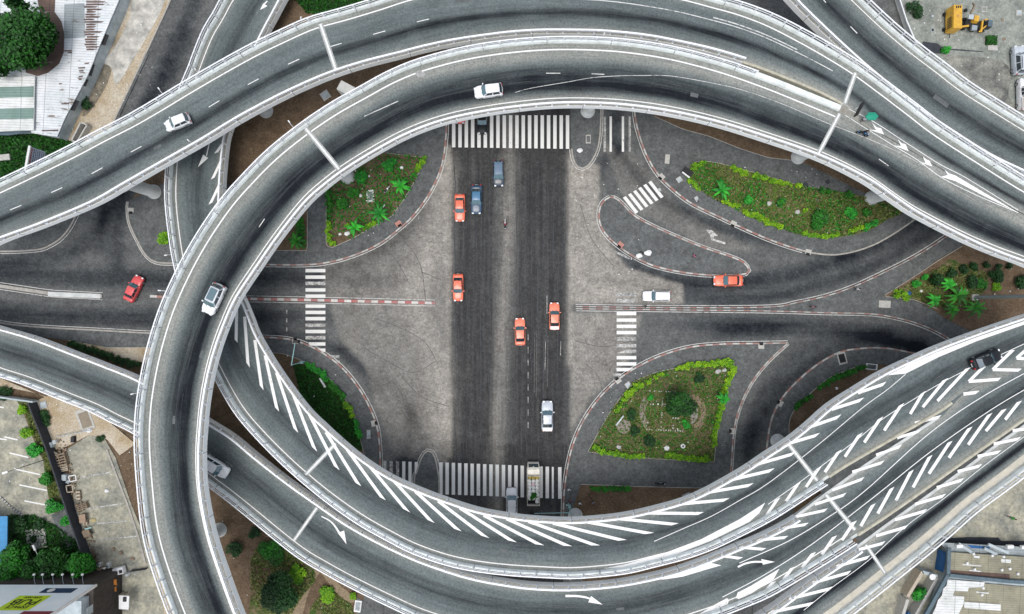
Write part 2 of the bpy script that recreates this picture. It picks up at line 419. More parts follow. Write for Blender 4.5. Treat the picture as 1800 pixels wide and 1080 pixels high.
M_JDARK = mat_plain('joint_sealant', (0.09, 0.09, 0.085), 0.9)
M_LOWK = mat_plain('beige_kerb', (0.52, 0.50, 0.40), 0.9, c2=(0.36, 0.34, 0.27), scale=1.5)
def barrier_side(root, D, edge, i0, i1, rail=True, hgt=0.45, wid=0.42, post=2.25, two=True, name='barrier', fascia=0.55, lowmat=None):
    E = D[edge][i0:i1 + 1]; Q = D['I' if edge == 'O' else 'O'][i0:i1 + 1]
    T = np.gradient(E[:, :2], axis=0); T /= np.linalg.norm(T, axis=1)[:, None]
    Nn = np.stack([-T[:, 1], T[:, 0]], 1)
    sgn = np.sign(((E - Q)[:, :2] * Nn).sum(1)); Nn = Nn * (1 if sgn.sum() > 0 else -1)
    prof = [(0.0, -0.05), (0.0, hgt * 0.3), (0.1, hgt), (wid - 0.03, hgt), (wid, hgt - 0.04), (wid, -fascia)]
    V = []; Fc = []; n = len(prof); m = len(E)
    for i in range(m):
        for (o, z) in prof: V.append((E[i][0] + Nn[i][0] * o, E[i][1] + Nn[i][1] * o, E[i][2] + z))
    left = ((E[min(1, m - 1)] - E[0])[:2] @ np.array([Nn[0][1], -Nn[0][0]])) > 0
    for i in range(m - 1):
        for k in range(n - 1):
            f = (i * n + k, (i + 1) * n + k, (i + 1) * n + k + 1, i * n + k + 1)
            Fc.append(f if left else f[::-1])
    for e in (0, m - 1): Fc.append(tuple(e * n + k for k in range(n)))
    mid = []
    for i in range(m - 1): mid += [0, 0, 0 if edge == 'O' else 1, 2, 2]
    mobj(name, V, Fc, None, root, world=True, mats=[M_BARF, M_BARR, M_FASC] if rail else [lowmat or M_LOWK] * 3, midx=mid + [2, 2])
    if rail:
        mb = MB(); c = wid * 0.62
        line = np.array([[E[i][0] + Nn[i][0] * c, E[i][1] + Nn[i][1] * c, E[i][2]] for i in range(m)])
        for (h, w_, t_) in (([(1.38, 0.16, 0.09), (0.95, 0.09, 0.07)] if edge == 'O' else [(1.3, 0.25, 0.08), (0.9, 0.06, 0.06)]) if two else [(1.1, 0.15, 0.1)]):
            L3 = line + np.array([0, 0, h])
            V = []; Fc = []
            for i in range(m):
                for (a, b) in ((-1, -1), (1, -1), (1, 1), (-1, 1)):
                    V.append((L3[i][0] + Nn[i][0] * a * w_ / 2, L3[i][1] + Nn[i][1] * a * w_ / 2, L3[i][2] + b * t_ / 2))
            for i in range(m - 1):
                for k in range(4):
                    Fc.append((i * 4 + k, i * 4 + (k + 1) % 4, (i + 1) * 4 + (k + 1) % 4, (i + 1) * 4 + k))
            Fc += [(0, 1, 2, 3), tuple((m - 1) * 4 + k for k in (3, 2, 1, 0))]
            mb.add(V, Fc)
        d = np.r_[0, np.cumsum(np.linalg.norm(np.diff(line, axis=0), axis=1))]
        for t in np.arange(0.6, d[-1] - 0.3, post):
            p = [np.interp(t, d, line[:, k]) for k in range(3)]; i = int(np.clip(np.searchsorted(d, t), 1, m - 1))
            rz = math.atan2(T[i][1], T[i][0])
            mb.box((p[0], p[1], p[2] + hgt + 0.45), (0.20, 0.24, 0.94), rz)
            mb.box((p[0], p[1], p[2] + hgt + 0.02), (0.26, 0.36, 0.05), rz)
        mb.build('railing', M_RAIL, root, world=True)
        mb = MB()
        for t in np.arange(3.0, d[-1] - 3, 9.0):
            p = [np.interp(t, d, line[:, k]) for k in range(3)]; i = int(np.clip(np.searchsorted(d, t), 1, m - 1)); q = Vector(p) + Vector((Nn[i][0], Nn[i][1], 0)) * (wid * .5 - c)
            mb.box((q.x, q.y, p[2] - .05), (0.05, wid + .03, hgt * 2 + .13), math.atan2(T[i][1], T[i][0]))
        mb.build('barrier_joint', M_JDARK, root, world=True)

def road_surface(root, D, bands, mat=None, i0=0, i1=None, nu=26, edge_dust=0.6, lights=()):
    """bands: list of (u_fraction from outer edge, width fraction, strength) or callables of t"""
    i1 = len(D['O']) - 1 if i1 is None else i1
    V = []; UV = []; wr = []; du = []; Fc = []
    u = np.linspace(0, 1, nu + 1)
    for i in range(i0, i1 + 1):
        o = D['O'][i]; n = D['I'][i]; wd = np.linalg.norm(o - n); t = i / (len(D['O']) - 1)
        w = np.zeros(nu + 1) + 0.12
        for b in bands:
            b = b(t) if callable(b) else b
            w += 1.3 * b[2] * np.exp(-((u - b[0]) / b[1]) ** 2)
        m = u * wd; e = np.minimum(m, wd - m)
        dd = edge_dust * np.exp(-(e / 0.9) ** 2)
        for b in lights: dd = dd + b[2] * np.exp(-((u - b[0]) / b[1]) ** 2)
        for j in range(nu + 1):
            p = o + (n - o) * u[j]; V.append(p); UV.append((m[j], D['s'][i])); wr.append(w[j]); du.append(dd[j])
    n1 = nu + 1
    a, b, c = V[0], V[1], V[n1]
    up = np.cross(b - a, c - a)[2] > 0
    for i in range(i1 - i0):
        for j in range(nu):
            f = (i * n1 + j, i * n1 + j + 1, (i + 1) * n1 + j + 1, (i + 1) * n1 + j)
            Fc.append(f if up else f[::-1])
    return mobj('road_surface', V, Fc, mat or M_DECK, root, world=True, uv=UV, attrs={'wear_shade': wr, 'dust': du})

def slab(root, D, eo=0.42, ei=0.42, i0=0, i1=None):
    i1 = len(D['O']) - 1 if i1 is None else i1
    V = []; Fc = []
    for i in range(i0, i1 + 1):
        o = D['O'][i]; n = D['I'][i]; d = (n - o); wd = np.linalg.norm(d); d = d / wd
        A = o - d * (eo - 0.004); B = n + d * (ei - 0.004)
        span = np.linalg.norm(B - A); g = max(1.6, span * 0.24)
        P = [(0, -0.03), (0, -0.5), (g, -0.85), (g + 0.35, -2.0), (span - g - 0.35, -2.0), (span - g, -0.85), (span, -0.5), (span, -0.03)]
        for (x, z) in P: V.append((A[0] + d[0] * x, A[1] + d[1] * x, A[2] + z))
    n = 8
    for i in range(i1 - i0):
        for k in range(n):
            Fc.append((i * n + k, i * n + (k + 1) % n, (i + 1) * n + (k + 1) % n, (i + 1) * n + k))
    Fc.append(tuple(range(n))); Fc.append(tuple((i1 - i0) * n + k for k in reversed(range(n))))
    return mobj('deck_slab', V, Fc, M_CONC, root, world=True)

def lane_line(mb, D, off, width, i0=0, i1=None, dash=None, from_inner=False, frac=None, zo=0.012):
    i1 = len(D['O']) - 1 if i1 is None else i1
    P = []
    for i in range(i0, i1 + 1):
        o = D['O'][i]; n = D['I'][i]; d = n - o; wd = np.linalg.norm(d); d = d / wd
        x = wd * frac if frac is not None else (wd - off if from_inner else off)
        P.append(o + d * x)
    P = resample(P, 0.6)
    if dash is None: ribbon(mb, P + np.array([0, 0, zo]), width); return
    on, off_ = int(round(dash[0] / 0.6)), int(round((dash[0] + dash[1]) / 0.6))
    for a in range(int(dash[2] / 0.6) if len(dash) > 2 else 0, len(P) - on, off_): ribbon(mb, P[a:a + on + 1] + np.array([0, 0, zo]), width)

def pier(root, key, bx, by, r=0.85, capw=5.0, rect=False, z_top=None):
    base = W(bx, by, 0)
    D = DECKS[key]
    mw = (D['O'] + D['I']) / 2
    i = int(np.argmin(((mw[:, :2] - np.array([base.x, base.y])) ** 2).sum(1)))
    z = D['O'][i][2] - 2.0; d = D['I'][i] - D['O'][i]; rz = math.atan2(d[1], d[0])
    mb = MB()
    if rect:
        mb.box((base.x, base.y, z / 2 - 0.4), (2.6, 1.3, z - 0.8), rz)
        mb.box((base.x, base.y, z - 0.42), (5.2, 1.7, 0.84), rz)
    else:
        mb.lathe((base.x, base.y, 0), [(r * 1.25, 0), (r * 1.25, 0.25), (r, 0.3), (r, z - 1.6), (r * 1.15, z - 1.0), (r * 1.75, z - 0.12), (r * 1.75, z + 0.01)], 20)
    mb.build('pier', M_CONC, root, smooth=not rect, world=True)

def polymark(mb, key, pts, zo=0.02):
    P = [DW(key, x, y, zo) for x, y in pts]
    n = len(mb.V); tri = tessellate_polygon([P])
    for p in P: mb.V.append(tuple(p))
    for t in tri:
        a, b, c = [P[i] for i in t]
        cr = (b.x - a.x) * (c.y - a.y) - (b.y - a.y) * (c.x - a.x)
        if cr < 0: t = (t[0], t[2], t[1])
        mb.F.append(tuple(n + i for i in t))

def stripe(mb, key, s, e, w=5.6, cut=0.0, zo=0.02):
    """hatch stripe from s to e in pixels; the end is cut slanting so that the tip sits at e"""
    s = np.array(s, float); e = np.array(e, float); d = (e - s) / np.linalg.norm(e - s); n = np.array([-d[1], d[0]])
    c = cut if cut else 0.0
    ns = max(2, int(np.linalg.norm(e - s) / 14))
    for k in range(ns):
        a = s + (e - s) * k / ns; b = s + (e - s) * (k + 1) / ns
        a1, a2 = a + n * w / 2, a - n * w / 2; b1, b2 = b + n * w / 2, b - n * w / 2
        if k == ns - 1:
            b1 = b1 + d * max(0, c) - (n * w * 0 if c <= 0 else 0); b2 = b2 + d * max(0, -c)
            b1 = b1 - d * max(0, -c); b2 = b2 - d * max(0, c)
        polymark(mb, key, [tuple(a1), tuple(a2), tuple(b2), tuple(b1)], zo)

def joint(root, key, a, b, w=10.0):
    a = np.array(a, float); b = np.array(b, float)
    for (ww, mat, zo, nm) in ((w, M_JOINT, 0.018, 'expansion_joint'), (w * 0.42, M_JOINT2, 0.024, 'joint_plate')):
        mb = MB(); d = (b - a) / np.linalg.norm(b - a); n = np.array([-d[1], d[0]])
        for k in range(5):
            p = a + (b - a) * k / 5; q = a + (b - a) * (k + 1) / 5
            polymark(mb, key, [tuple(p + n * ww / 2), tuple(p - n * ww / 2), tuple(q - n * ww / 2), tuple(q + n * ww / 2)], zo)
        mb.build(nm, mat, root, world=True)

def lampcar(*a): pass

# ---- A: the high loop
A = deck('A',
  [(1900,428),(1800,378),(1720,336),(1650,295),(1590,259),(1530,226),(1500,209),(1473,196),(1417,173),(1350,146),(1270,118),(1183,95),(1110,83),(1050,78),(975,77),(900,82),(820,94),(743,114),(690,135),(640,162),(585,193),(531,230),(480,271),(438,313),(400,356),(361,412),(330,466),(303,523),(285,572),(270,626),(260,676),(254,722),(252,780),(257,854),(266,930),(284,997),(316,1084),(350,1160)],
  [(1880,497),(1808,461),(1750,439),(1692,414),(1609,371),(1568,344),(1518,310),(1438,271),(1344,238),(1260,212),(1181,194),(1115,184),(1050,179),(975,179),(900,186),(835,196),(778,209),(725,228),(675,253),(612,291),(570,322),(534,355),(488,413),(452,465),(415,521),(393,570),(376,618),(364,666),(356,715),(352,760),(350,800),(353,860),(368,938),(393,1015),(420,1087),(450,1150)],
  [(0,11.0),(0.2,11.0),(0.33,12.3),(1,12.3)])
# ---- B: the outer top road
B = deck('B',
  [(-80,366),(0,330),(68,298),(133,266),(182,240),(235,213),(280,187),(328,158),(388,123),(450,89),(500,65),(550,43),(607,27),(667,9),(720,-8),(780,-20),(840,-28),(900,-33),(960,-35),(1020,-34),(1080,-29),(1140,-20),(1200,-9),(1253,5),(1300,18),(1350,37),(1400,62),(1450,90),(1502,122),(1550,157),(1600,195),(1643,228),(1720,278),(1800,328),(1880,372)],
  [(-90,466),(-5,420),(80,388),(168,351),(228,317),(307,272),(360,242),(407,213),(444,192),(510,158),(579,128),(640,108),(699,93),(745,81),(797,70),(850,62),(900,56),(950,53),(1000,53),(1050,54),(1100,58),(1140,63),(1183,71),(1250,86),(1317,106),(1350,118),(1417,148),(1483,182),(1506,200),(1530,224),(1590,258),(1650,294),(1720,335),(1800,377),(1900,427)],
  [(0,9.0),(0.3,9.6),(0.5,10.0),(0.72,11.0),(1,11.0)], cut=(1440,160))
# ---- C: the top right ramp
C = deck('C',
  [(1440,-70),(1474,-30),(1508,4),(1557,50),(1607,92),(1647,122),(1687,153),(1740,187),(1800,224),(1880,272)],
  [(1330,-75),(1365,-35),(1398,3),(1450,54),(1512,111),(1555,147),(1590,177),(1657,223),(1730,269),(1800,303),(1870,340)],
  [(0,8.2),(0.5,9.6),(1,10.4)])
# ---- D: ramp from the top left, then the inner bottom road
Dd = deck('D',
  [(450,-80),(430,-40),(403,0),(387,30),(369,60),(355,93),(342,128),(325,170),(312,225),(306,280),(303,330),(304,365),(309,410),(316,455),(328,505),(345,560),(364,610),(384,652),(404,690),(424,722),(447,750),(487,792),(530,832),(580,873),(634,911),(685,940),(731,963),(790,983),(845,994),(899,1000),(950,1003),(1000,1005),(1050,1002),(1100,996),(1150,984),(1200,971),(1245,955),(1290,934),(1350,903),(1417,860),(1447,841),(1480,819),(1550,778),(1647,722),(1692,691),(1740,668),(1800,638),(1880,597)],
  [(530,-70),(512,-35),(492,2),(476,32),(460,62),(440,105),(420,155),(403,215),(394,245),(388,295),(385,345),(385,378),(388,415),(400,470),(412,505),(426,535),(437,562),(450,594),(480,645),(517,698),(543,730),(566,752),(593,777),(635,812),(683,843),(733,866),(783,885),(840,903),(900,914),(950,919),(1000,921),(1050,918),(1100,912),(1150,901),(1200,887),(1240,870),(1277,850),(1313,829),(1350,804),(1390,778),(1425,750),(1460,719),(1505,690),(1550,663),(1600,639),(1650,617),(1720,591),(1800,564),(1880,540)],
  [(0,2.6),(0.1,3.2),(0.22,4.6),(0.3,6.2),(0.42,9.0),(0.52,10.5),(0.66,11.0),(1,11.0)])
# ---- E: ramp from the left, outer bottom road
E = deck('E',
  [(-80,625),(0,653),(50,669),(100,689),(135,703),(170,717),(205,735),(240,752),(290,782),(330,812),(368,841),(409,872),(450,905),(490,938),(533,971),(575,996),(617,1019),(680,1050),(740,1077),(800,1096),(850,1108),(925,1118),(1000,1121),(1065,1118),(1120,1110),(1190,1093),(1253,1073),(1300,1055),(1350,1033),(1433,984),(1510,935),(1560,902),(1620,860),(1700,803),(1800,733),(1880,675)],
  [(-60,565),(0,583),(65,602),(133,628),(190,650),(248,674),(310,710),(368,748),(408,773),(450,808),(505,851),(560,890),(605,921),(650,947),(700,972),(750,993),(825,1017),(900,1031),(950,1036),(1000,1037),(1050,1034),(1100,1028),(1167,1014),(1210,1001),(1250,986),(1300,965),(1350,941),(1400,911),(1450,874),(1483,850),(1530,816),(1583,782),(1617,759),(1650,737),(1675,712),(1695,692),(1740,668),(1800,638),(1880,597)],
  [(0,2.8),(0.14,4.2),(0.26,5.8),(0.42,8.8),(0.55,10.4),(0.68,11.0),(1,11.0)], cut=(1390,918))
# ---- F: bottom right ramp
Ff = deck('F',
  [(1340,1180),(1400,1130),(1470,1080),(1512,1048),(1551,1017),(1606,973),(1655,932),(1700,892),(1750,855),(1800,817),(1880,752)],
  [(1230,1160),(1300,1112),(1370,1067),(1440,1014),(1517,958),(1563,924),(1625,880),(1700,826),(1750,788),(1800,753),(1880,696)],
  [(0,9.6),(0.3,10.6),(0.5,11.0),(1,11.0)], cut=(1490,975))

def fr(D, px, py): return idx_at(D, px, py)
def road(name, label, D, key, bands, Oseg, Iseg, edges=(0.75, 0.75), lowO=(), lowI=(), eo=0.42, ei=0.42, edge_dust=0.6, lights=()):
    b0 = (D['O'][0] + D['I'][0]) / 2
    root = thing(name, label, 'overpass', (float(b0[0]), float(b0[1]), 0), group='elevated roads of the interchange')
    road_surface(root, D, bands, edge_dust=edge_dust, lights=lights); slab(root, D, eo, ei)
    for q in Oseg: barrier_side(root, D, 'O', q[0], q[1], rail=len(q) < 3, **({} if len(q) < 3 else dict(wid=.8, hgt=.35, lowmat=M_BARF)))
    for (a, b) in Iseg: barrier_side(root, D, 'I', a, b)
    for (a, b) in lowO: barrier_side(root, D, 'O', a, b, rail=False, hgt=0.2, wid=0.42, name='kerb_edge')
    for (a, b) in lowI: barrier_side(root, D, 'I', a, b, rail=False, hgt=0.2, wid=0.42, name='kerb_edge')
    return root

iA = fr(A, 1455, 235); iB = fr(B, 1500, 155)
nA = len(A['O']) - 1; nB = len(B['O']) - 1
rA = road('elevated_road', 'high curving overpass that loops over everything from the right edge across the top and down the left side', A, 'A',
  [(0.45, 0.11, 0.34), (0.69, 0.12, 0.60), (0.57, 0.12, 0.20)], [(fr(A, 1320, 165), nA), (iA, fr(A, 1320, 165), 1)], [(0, nA)], lights=((0.19, 0.10, 0.55), (0.88, 0.06, 0.35)))
rB = road('elevated_road', 'wide outer overpass running from the left edge up along the top of the loop to the right edge', B, 'B',
  [(0.62, 0.09, 0.58), (0.80, 0.15, 0.05)], [(0, nB)], [(0, fr(B, 1317, 62))], lowI=[(fr(B, 1317, 62), iB)])
rC = road('elevated_road', 'curved overpass descending across the top right corner beside the yellow trailer lot', C, 'C',
  [(0.50, 0.13, 0.55), (0.33, 0.07, 0.2)], [(0, len(C['O']) - 1)], [(0, len(C['O']) - 1)])
iD = fr(Dd, 1420, 810); nD = len(Dd['O']) - 1
rD = road('elevated_road', 'inner lower overpass with long white hatching that curves round the bottom of the crossing', Dd, 'D',
  [(0.45, 0.13, 0.28), (0.57, 0.08, 0.22)], [(0, iD)], [(0, nD)], lowO=[(iD + 1, fr(Dd, 1650, 660))])
iE = fr(E, 1470, 915); nE = len(E['O']) - 1; iEi = fr(E, 1415, 945)
rE = road('elevated_road', 'outer lower overpass entering at the left edge and sweeping along the bottom of the photo', E, 'E',
  [(0.50, 0.10, 0.42), (0.36, 0.05, 0.18), (0.64, 0.06, 0.2)], [(0, iE)], [(0, iEi)], lowO=[(iE + 1, nE)])
rF = road('elevated_road', 'bottom right overpass ramp with pale concrete shoulder above the corrugated roofs', Ff, 'F',
  [(0.55, 0.10, 0.62), (0.47, 0.14, 0.2)], [(0, len(Ff['O']) - 1)], [(0, fr(Ff, 1525, 985))], edge_dust=0.9, lights=((0.25, 0.12, 0.3),))

# filler plates where two decks part
for key, root, pts in (('A', rA, [(1468,188),(1483,183),(1508,200),(1536,226),(1528,232),(1500,212),(1473,200)]),):
    mb = MB(); polymark(mb, key, pts, -0.02); mb.build('gore_plate', M_BARR, root, world=True)
def strip_between(root, key, up, lo, mat, name, zo):
    mb = MB(); U = crom(up, 6); Lw = crom(lo, 6)
    for i in range(len(U) - 1): polymark(mb, key, [tuple(U[i]), tuple(U[i + 1]), tuple(Lw[i + 1]), tuple(Lw[i])], zo)
    mb.build(name, mat, root, world=True)
M_DRAIN = mat_plain('drain_channel', (0.10, 0.105, 0.10), 0.9, c2=(0.04, 0.045, 0.045), scale=1.5)
strip_between(rE, 'E', [(1436,856),(1460,834),(1550,780),(1647,722),(1695,692)], [(1450,874),(1483,850),(1583,783),(1650,738),(1695,694)], M_DRAIN, 'drain_channel', -0.12)
strip_between(rF, 'F', [(1500,945),(1560,902),(1620,860),(1700,803),(1800,733),(1880,675)], [(1517,960),(1563,925),(1625,882),(1700,827),(1800,754),(1880,697)], M_DRAIN, 'drain_channel', -0.12)

M_FILL = mat_plain('filler_asphalt', (0.13, 0.155, 0.155), 0.9, var=.3, scale=3)
mb = MB(); polymark(mb, 'D', [(1640,727),(1694,690),(1720,677),(1716,690),(1690,704),(1655,737)], -0.02); mb.build('gore_plate', M_FILL, rD, world=True)
# ---- piers
for key, root, lst in (('A', rA, [(612,312,0),(1033,196,0),(1402,277,0),(1531,349,0),(387,931,0)]),
                       ('B', rB, [(468,196,0),(272,338,0),(800,105,0),(838,96,1)]),
                       ('C', rC, [(1500,180,0),(1640,250,0)]),
                       ('D', rD, [(1011,905,0),(1366,775,0),(560,800,0),(700,870,1),(1210,880,1)]),
                       ('E', rE, [(470,850,0),(780,990,0),(1010,1010,0),(1300,960,0)]),
                       ('F', rF, [(1440,960,0),(1600,850,0)])):
    for (x, y, q) in lst: pier(root, key, x, y, rect=bool(q), r=0.95)
# square column of the outer road beside the loop
b = W(634, 190, 0); zc = dz('B', 575, 80) - 2.0
mb = MB(); mb.box((b.x, b.y, zc / 2), (2.3, 1.5, zc), R(-28)); mb.build('pier', M_CONC, rB, world=True)

# ---- markings on the decks
def marks(root, fn, mat=M_LINE, name='lane_marking'):
    mb = MB(); fn(mb); mb.build(name, mat, root, world=True)
def mA(mb):
    lane_line(mb, A, 0.85, 0.19, iA); lane_line(mb, A, 0.85, 0.13, from_inner=True)
marks(rA, mA)
def mA2(mb):
    P = crom([(905,163),(935,155),(1000,144),(1040,137),(1080,134),(1130,133),(1180,134),(1250,146),(1310,160),(1380,185),(1450,215),(1520,242),(1580,268),(1640,300)], 5)
    P = [DW('A', p[0], p[1], 0.013) for p in P]; ribbon(mb, P, 0.07)
    for s, e in (((640,205),(700,178)),((960,129),(985,129)),((1040,130),(1062,131)),((1545,280),(1562,292)),((455,400),(465,385))):
        stripe(mb, 'A', s, e, 1.3)
marks(rA, mA2, M_WORN, 'worn_line')
def mAg(mb):
    for P in ([(1533,216),(1541,224),(1549,226),(1554,237),(1527,228),(1540,229)],
              [(1578,245),(1585,252),(1592,254),(1597,266),(1571,256),(1584,257)],
              [(1622,275),(1629,281),(1634,283),(1639,293),(1615,285),(1627,287)],
              [(1660,298),(1668,305),(1680,309),(1730,339),(1790,374),(1730,345),(1680,319),(1654,311),(1666,308)]):
        polymark(mb, 'A' if False else 'B', P, 0.02)
    for P in (crom([(1492,192),(1537,215),(1594,252),(1652,289),(1700,314),(1790,370)], 5), crom([(1486,203),(1527,229),(1572,257),(1612,281),(1656,313),(1720,345),(1790,374)], 5)):
        ribbon(mb, [W(p[0], p[1], 11.03) for p in P], 0.09)
marks(rA, mAg)
def mB(mb):
    lane_line(mb, B, 0.72, 0.17)
    lane_line(mb, B, 0, 0.10, 0, fr(B, 800, 30), dash=(1.9, 4.6, 3.0), frac=0.50)
marks(rB, mB)
marks(rB, lambda mb: (lane_line(mb, B, 0, 0.12, fr(B, 930, 0), fr(B, 1460, 130), frac=0.36),
                      lane_line(mb, B, 0, 0.14, fr(B, 1250, 50), fr(B, 1400, 105), frac=0.30)), M_WORN, 'worn_line')
def mC(mb):
    lane_line(mb, C, 0.45, 0.12); stripe(mb, 'C', (1446,-2), (1452,5), 1.3); stripe(mb, 'C', (1495,47), (1507,59), 1.3)
marks(rC, mC)
def mD(mb):
    lane_line(mb, Dd, 0.55, 0.15, 0, fr(Dd, 1250, 890))
    for s, e, c in [((416,545),(415,600),3),((430,557),(436,642),5),((448,598),(460,682),5),((466,625),(487,720),5),((486,655),(520,757),6),((516,695),(553,790),6),((544,729),(592,823),6),
        ((573,760),(630,852),6),((610,790),(673,877),6),((650,820),(715,898),7),((690,843),(758,917),7),((730,864),(805,932),7),((770,881),(853,944),8),((808,893),(901,952),8),((850,906),(949,958),8),
        ((890,912),(998,960),8),((929,917),(1047,959),8),((972,920),(1094,950),8),((1033,918),(1142,938),7),((1087,912),(1187,922),6),((1133,902),(1232,903),5),((1187,887),(1277,879),5),
        ((1237,867),(1320,853),5),((1280,845),(1357,827),5),((1322,819),(1395,798),5),((1375,783),(1437,765),5),((1420,752),(1475,733),5),((1462,720),(1515,703),5),((1508,691),(1555,675),4)]:
        stripe(mb, 'D', s, e, 5.3, -c * 1.1 if e[0] > 1140 else -c * 0.9)
    for P in ([(1560,660),(1600,640),(1650,618),(1720,592),(1800,565),(1880,541),(1880,546),(1800,571),(1717,600),(1650,628),(1610,648),(1592,657)],):
        polymark(mb, 'D', P)
    polymark(mb, 'D', [(1060,1000),(1100,992),(1167,973),(1233,948),(1300,913),(1345,884),(1335,902),(1317,918),(1250,951),(1183,977),(1113,996)])
    for tip in ((1367,877),(1403,850),(1440,822),(1475,793),(1512,763),(1548,735),(1585,711)):
        L_ = 0.8 + (tip[0] - 1367) / 1367 * 3; stripe(mb, 'D', (tip[0] - 24 * L_, tip[1] + 36 * L_), tip, 5.2, 5)
    for s, e in (((1600,728),(1623,690)),((1622,716),(1662,667)),((1648,705),(1702,647))): stripe(mb, 'D', s, e, 5.2, 5)
    for v, a, c in (((1745,650),(1780,616),(1793,651)),((1703,671),(1730,644),(1757,667)),((1787,630),(1815,605),(1830,632))):
        stripe(mb, 'D', v, a, 5.4, 3); stripe(mb, 'D', v, c, 5.4, -3, 0.027)
    polymark(mb, 'D', [(1693,690),(1722,687),(1715,693),(1694,696)])
    P = crom([(1150,952),(1200,930),(1250,908),(1300,880),(1350,850),(1437,783),(1515,718),(1560,685),(1592,658)], 6)
    ribbon(mb, [DW('D', p[0], p[1], 0.013) for p in P], 0.09)
    P = crom([(1350,887),(1400,852),(1450,815),(1500,778),(1550,738),(1600,706),(1650,676),(1700,650),(1750,628),(1800,605)], 6)
    ribbon(mb, [DW('D', p[0], p[1], 0.013) for p in P], 0.09)
    stripe(mb, 'D', (470,2), (462,10), 2.2); polymark(mb, 'D', [(457,18),(463,6),(470,11)])
    stripe(mb, 'D', (368,252), (363,274), 1.6); polymark(mb, 'D', [(348,294),(357,272),(366,278)])
    for s, e in (((392,252),(380,269)),((390,280),(374,314)),((387,322),(370,358)),((386,352),(374,382))): stripe(mb, 'D', s, e, 4.5, 3)
marks(rD, mD)
def mE(mb):
    lane_line(mb, E, 0.55, 0.14, 0, iE)
    for t, s in (((1652,733),(1608,744)),((1617,758),(1577,770)),((1583,785),(1540,800)),((1552,813),(1498,830)),((1517,842),(1463,862)),((1485,870),(1432,887)),((1452,897),(1397,909)),((1418,922),(1363,931)),((1382,945),(1330,950)),((1343,966),(1298,962)),((1302,982),(1268,977))):
        stripe(mb, 'E', s, t, 4.9, -4)
    polymark(mb, 'E', [(1185,1012),(1215,1001),(1250,990),(1268,994),(1240,1002),(1200,1014),(1160,1020)])
    up = [(1765,720),(1740,728),(1705,752),(1670,777),(1635,802),(1602,828),(1568,858),(1535,887),(1502,917),(1467,943),(1430,972),(1393,998),(1360,1023)]
    lo = [(1733,758),(1702,782),(1668,805),(1633,833),(1605,857),(1575,880),(1543,903),(1513,925),(1480,950),(1445,975),(1410,998),(1377,1020),(1345,1040)]
    for t, s in zip(up, lo): stripe(mb, 'E', s, t, 5.4, 4)
    for s, t in (((1767,738),(1792,706)),): stripe(mb, 'E', s, t, 5.4, 4)
    for P in ([(1300,990),(1385,952),(1452,912),(1517,866),(1617,776),(1677,730),(1740,690),(1800,657)], [(1270,1050),(1345,1010),(1430,955),(1535,875),(1635,795),(1740,722),(1810,680)]):
        P = crom(P, 6); ribbon(mb, [DW('E', p[0], p[1], 0.013) for p in P], 0.11)
    polymark(mb, 'E', [(1225,1082),(1262,1060),(1320,1030),(1370,1000),(1360,1018),(1320,1044),(1262,1070)])
    P = crom([(565,908),(580,916),(590,927),(598,940)], 4); ribbon(mb, [DW('E', p[0], p[1], 0.014) for p in P], [0.16 + 0.15 * i / (len(P) - 1) for i in range(len(P))])
    polymark(mb, 'E', [(594,937),(605,933),(609,957)])
    P = crom([(994,1048),(1012,1048),(1028,1050),(1038,1053)], 4); ribbon(mb, [DW('E', p[0], p[1], 0.014) for p in P], [0.34 - 0.1 * i / (len(P) - 1) for i in range(len(P))])
    polymark(mb, 'E', [(1039,1048),(1059,1063),(1034,1059)])
    P = crom([(1297,997),(1310,991),(1325,988),(1340,988)], 4); ribbon(mb, [DW('E', p[0], p[1], 0.014) for p in P], 0.26)
    polymark(mb, 'E', [(1338,983),(1362,988),(1341,993)])
marks(rE, mE)
def mF(mb):
    tips = [(1325,155),(1220,225),(1120,298),(1025,372),(930,455),(830,535),(730,620),(610,705),(530,780),(430,860),(330,945),(230,1025),(1420,95),(1500,40)]
    sts = [(1190,182),(1105,247),(1000,327),(890,412),(775,500),(670,582),(570,667),(478,740),(360,828),(235,915),(110,1000),(0,1073),(1290,112),(1380,55)]
    for t, s in zip(tips, sts): stripe(mb, 'F', (s[0] / 3 + 1350, s[1] / 3 + 720), (t[0] / 3 + 1350, t[1] / 3 + 720), 5.2, -4)
    P = crom([(1413,1073),(1460,1035),(1527,985),(1593,925),(1660,876),(1725,823),(1800,768)], 6); ribbon(mb, [DW('F', p[0], p[1], 0.013) for p in P], 0.08)
marks(rF, mF)
M_SHOULD = mat_plain('concrete_shoulder', (0.55, 0.52, 0.43), 0.9, var=0.2, scale=1.2)
mb = MB()
lane_line(mb, Ff, 0.7, 0.95, zo=0.01); mb.build('concrete_shoulder', M_SHOULD, rF, world=True)
mb = MB(); lane_line(mb, Ff, 0.15, 0.35, zo=0.012, dash=(1.8, 0.4)); mb.build('drain_grate', M_JOINT, rF, world=True)
for key, root, a, b_, w in (('B', rB, (563,42),(590,122), 11), ('A', rA, (537,226),(596,298), 11), ('A', rA, (1476,200),(1438,272), 10), ('B', rB, (1504,128),(1485,182), 10),
    ('D', rD, (590,780),(537,835), 9), ('D', rD, (1386,781),(1437,846), 10), ('E', rE, (557,893),(517,950), 8), ('E', rE, (1452,870),(1503,932), 10), ('F', rF, (1522,958),(1556,1008), 8)):
    joint(root, key, a, b_, w * .82)
# ---- patched asphalt and stains on the decks
M_PATCH = mat_plain('pale_patch', (0.40, 0.41, 0.40), 0.9, var=0.4, scale=2)
marks(rA, lambda mb: polymark(mb, 'A', [(730,129),(736,124),(745,126),(749,131),(742,137),(733,135)], 0.016), M_PATCH, 'dust_patch')

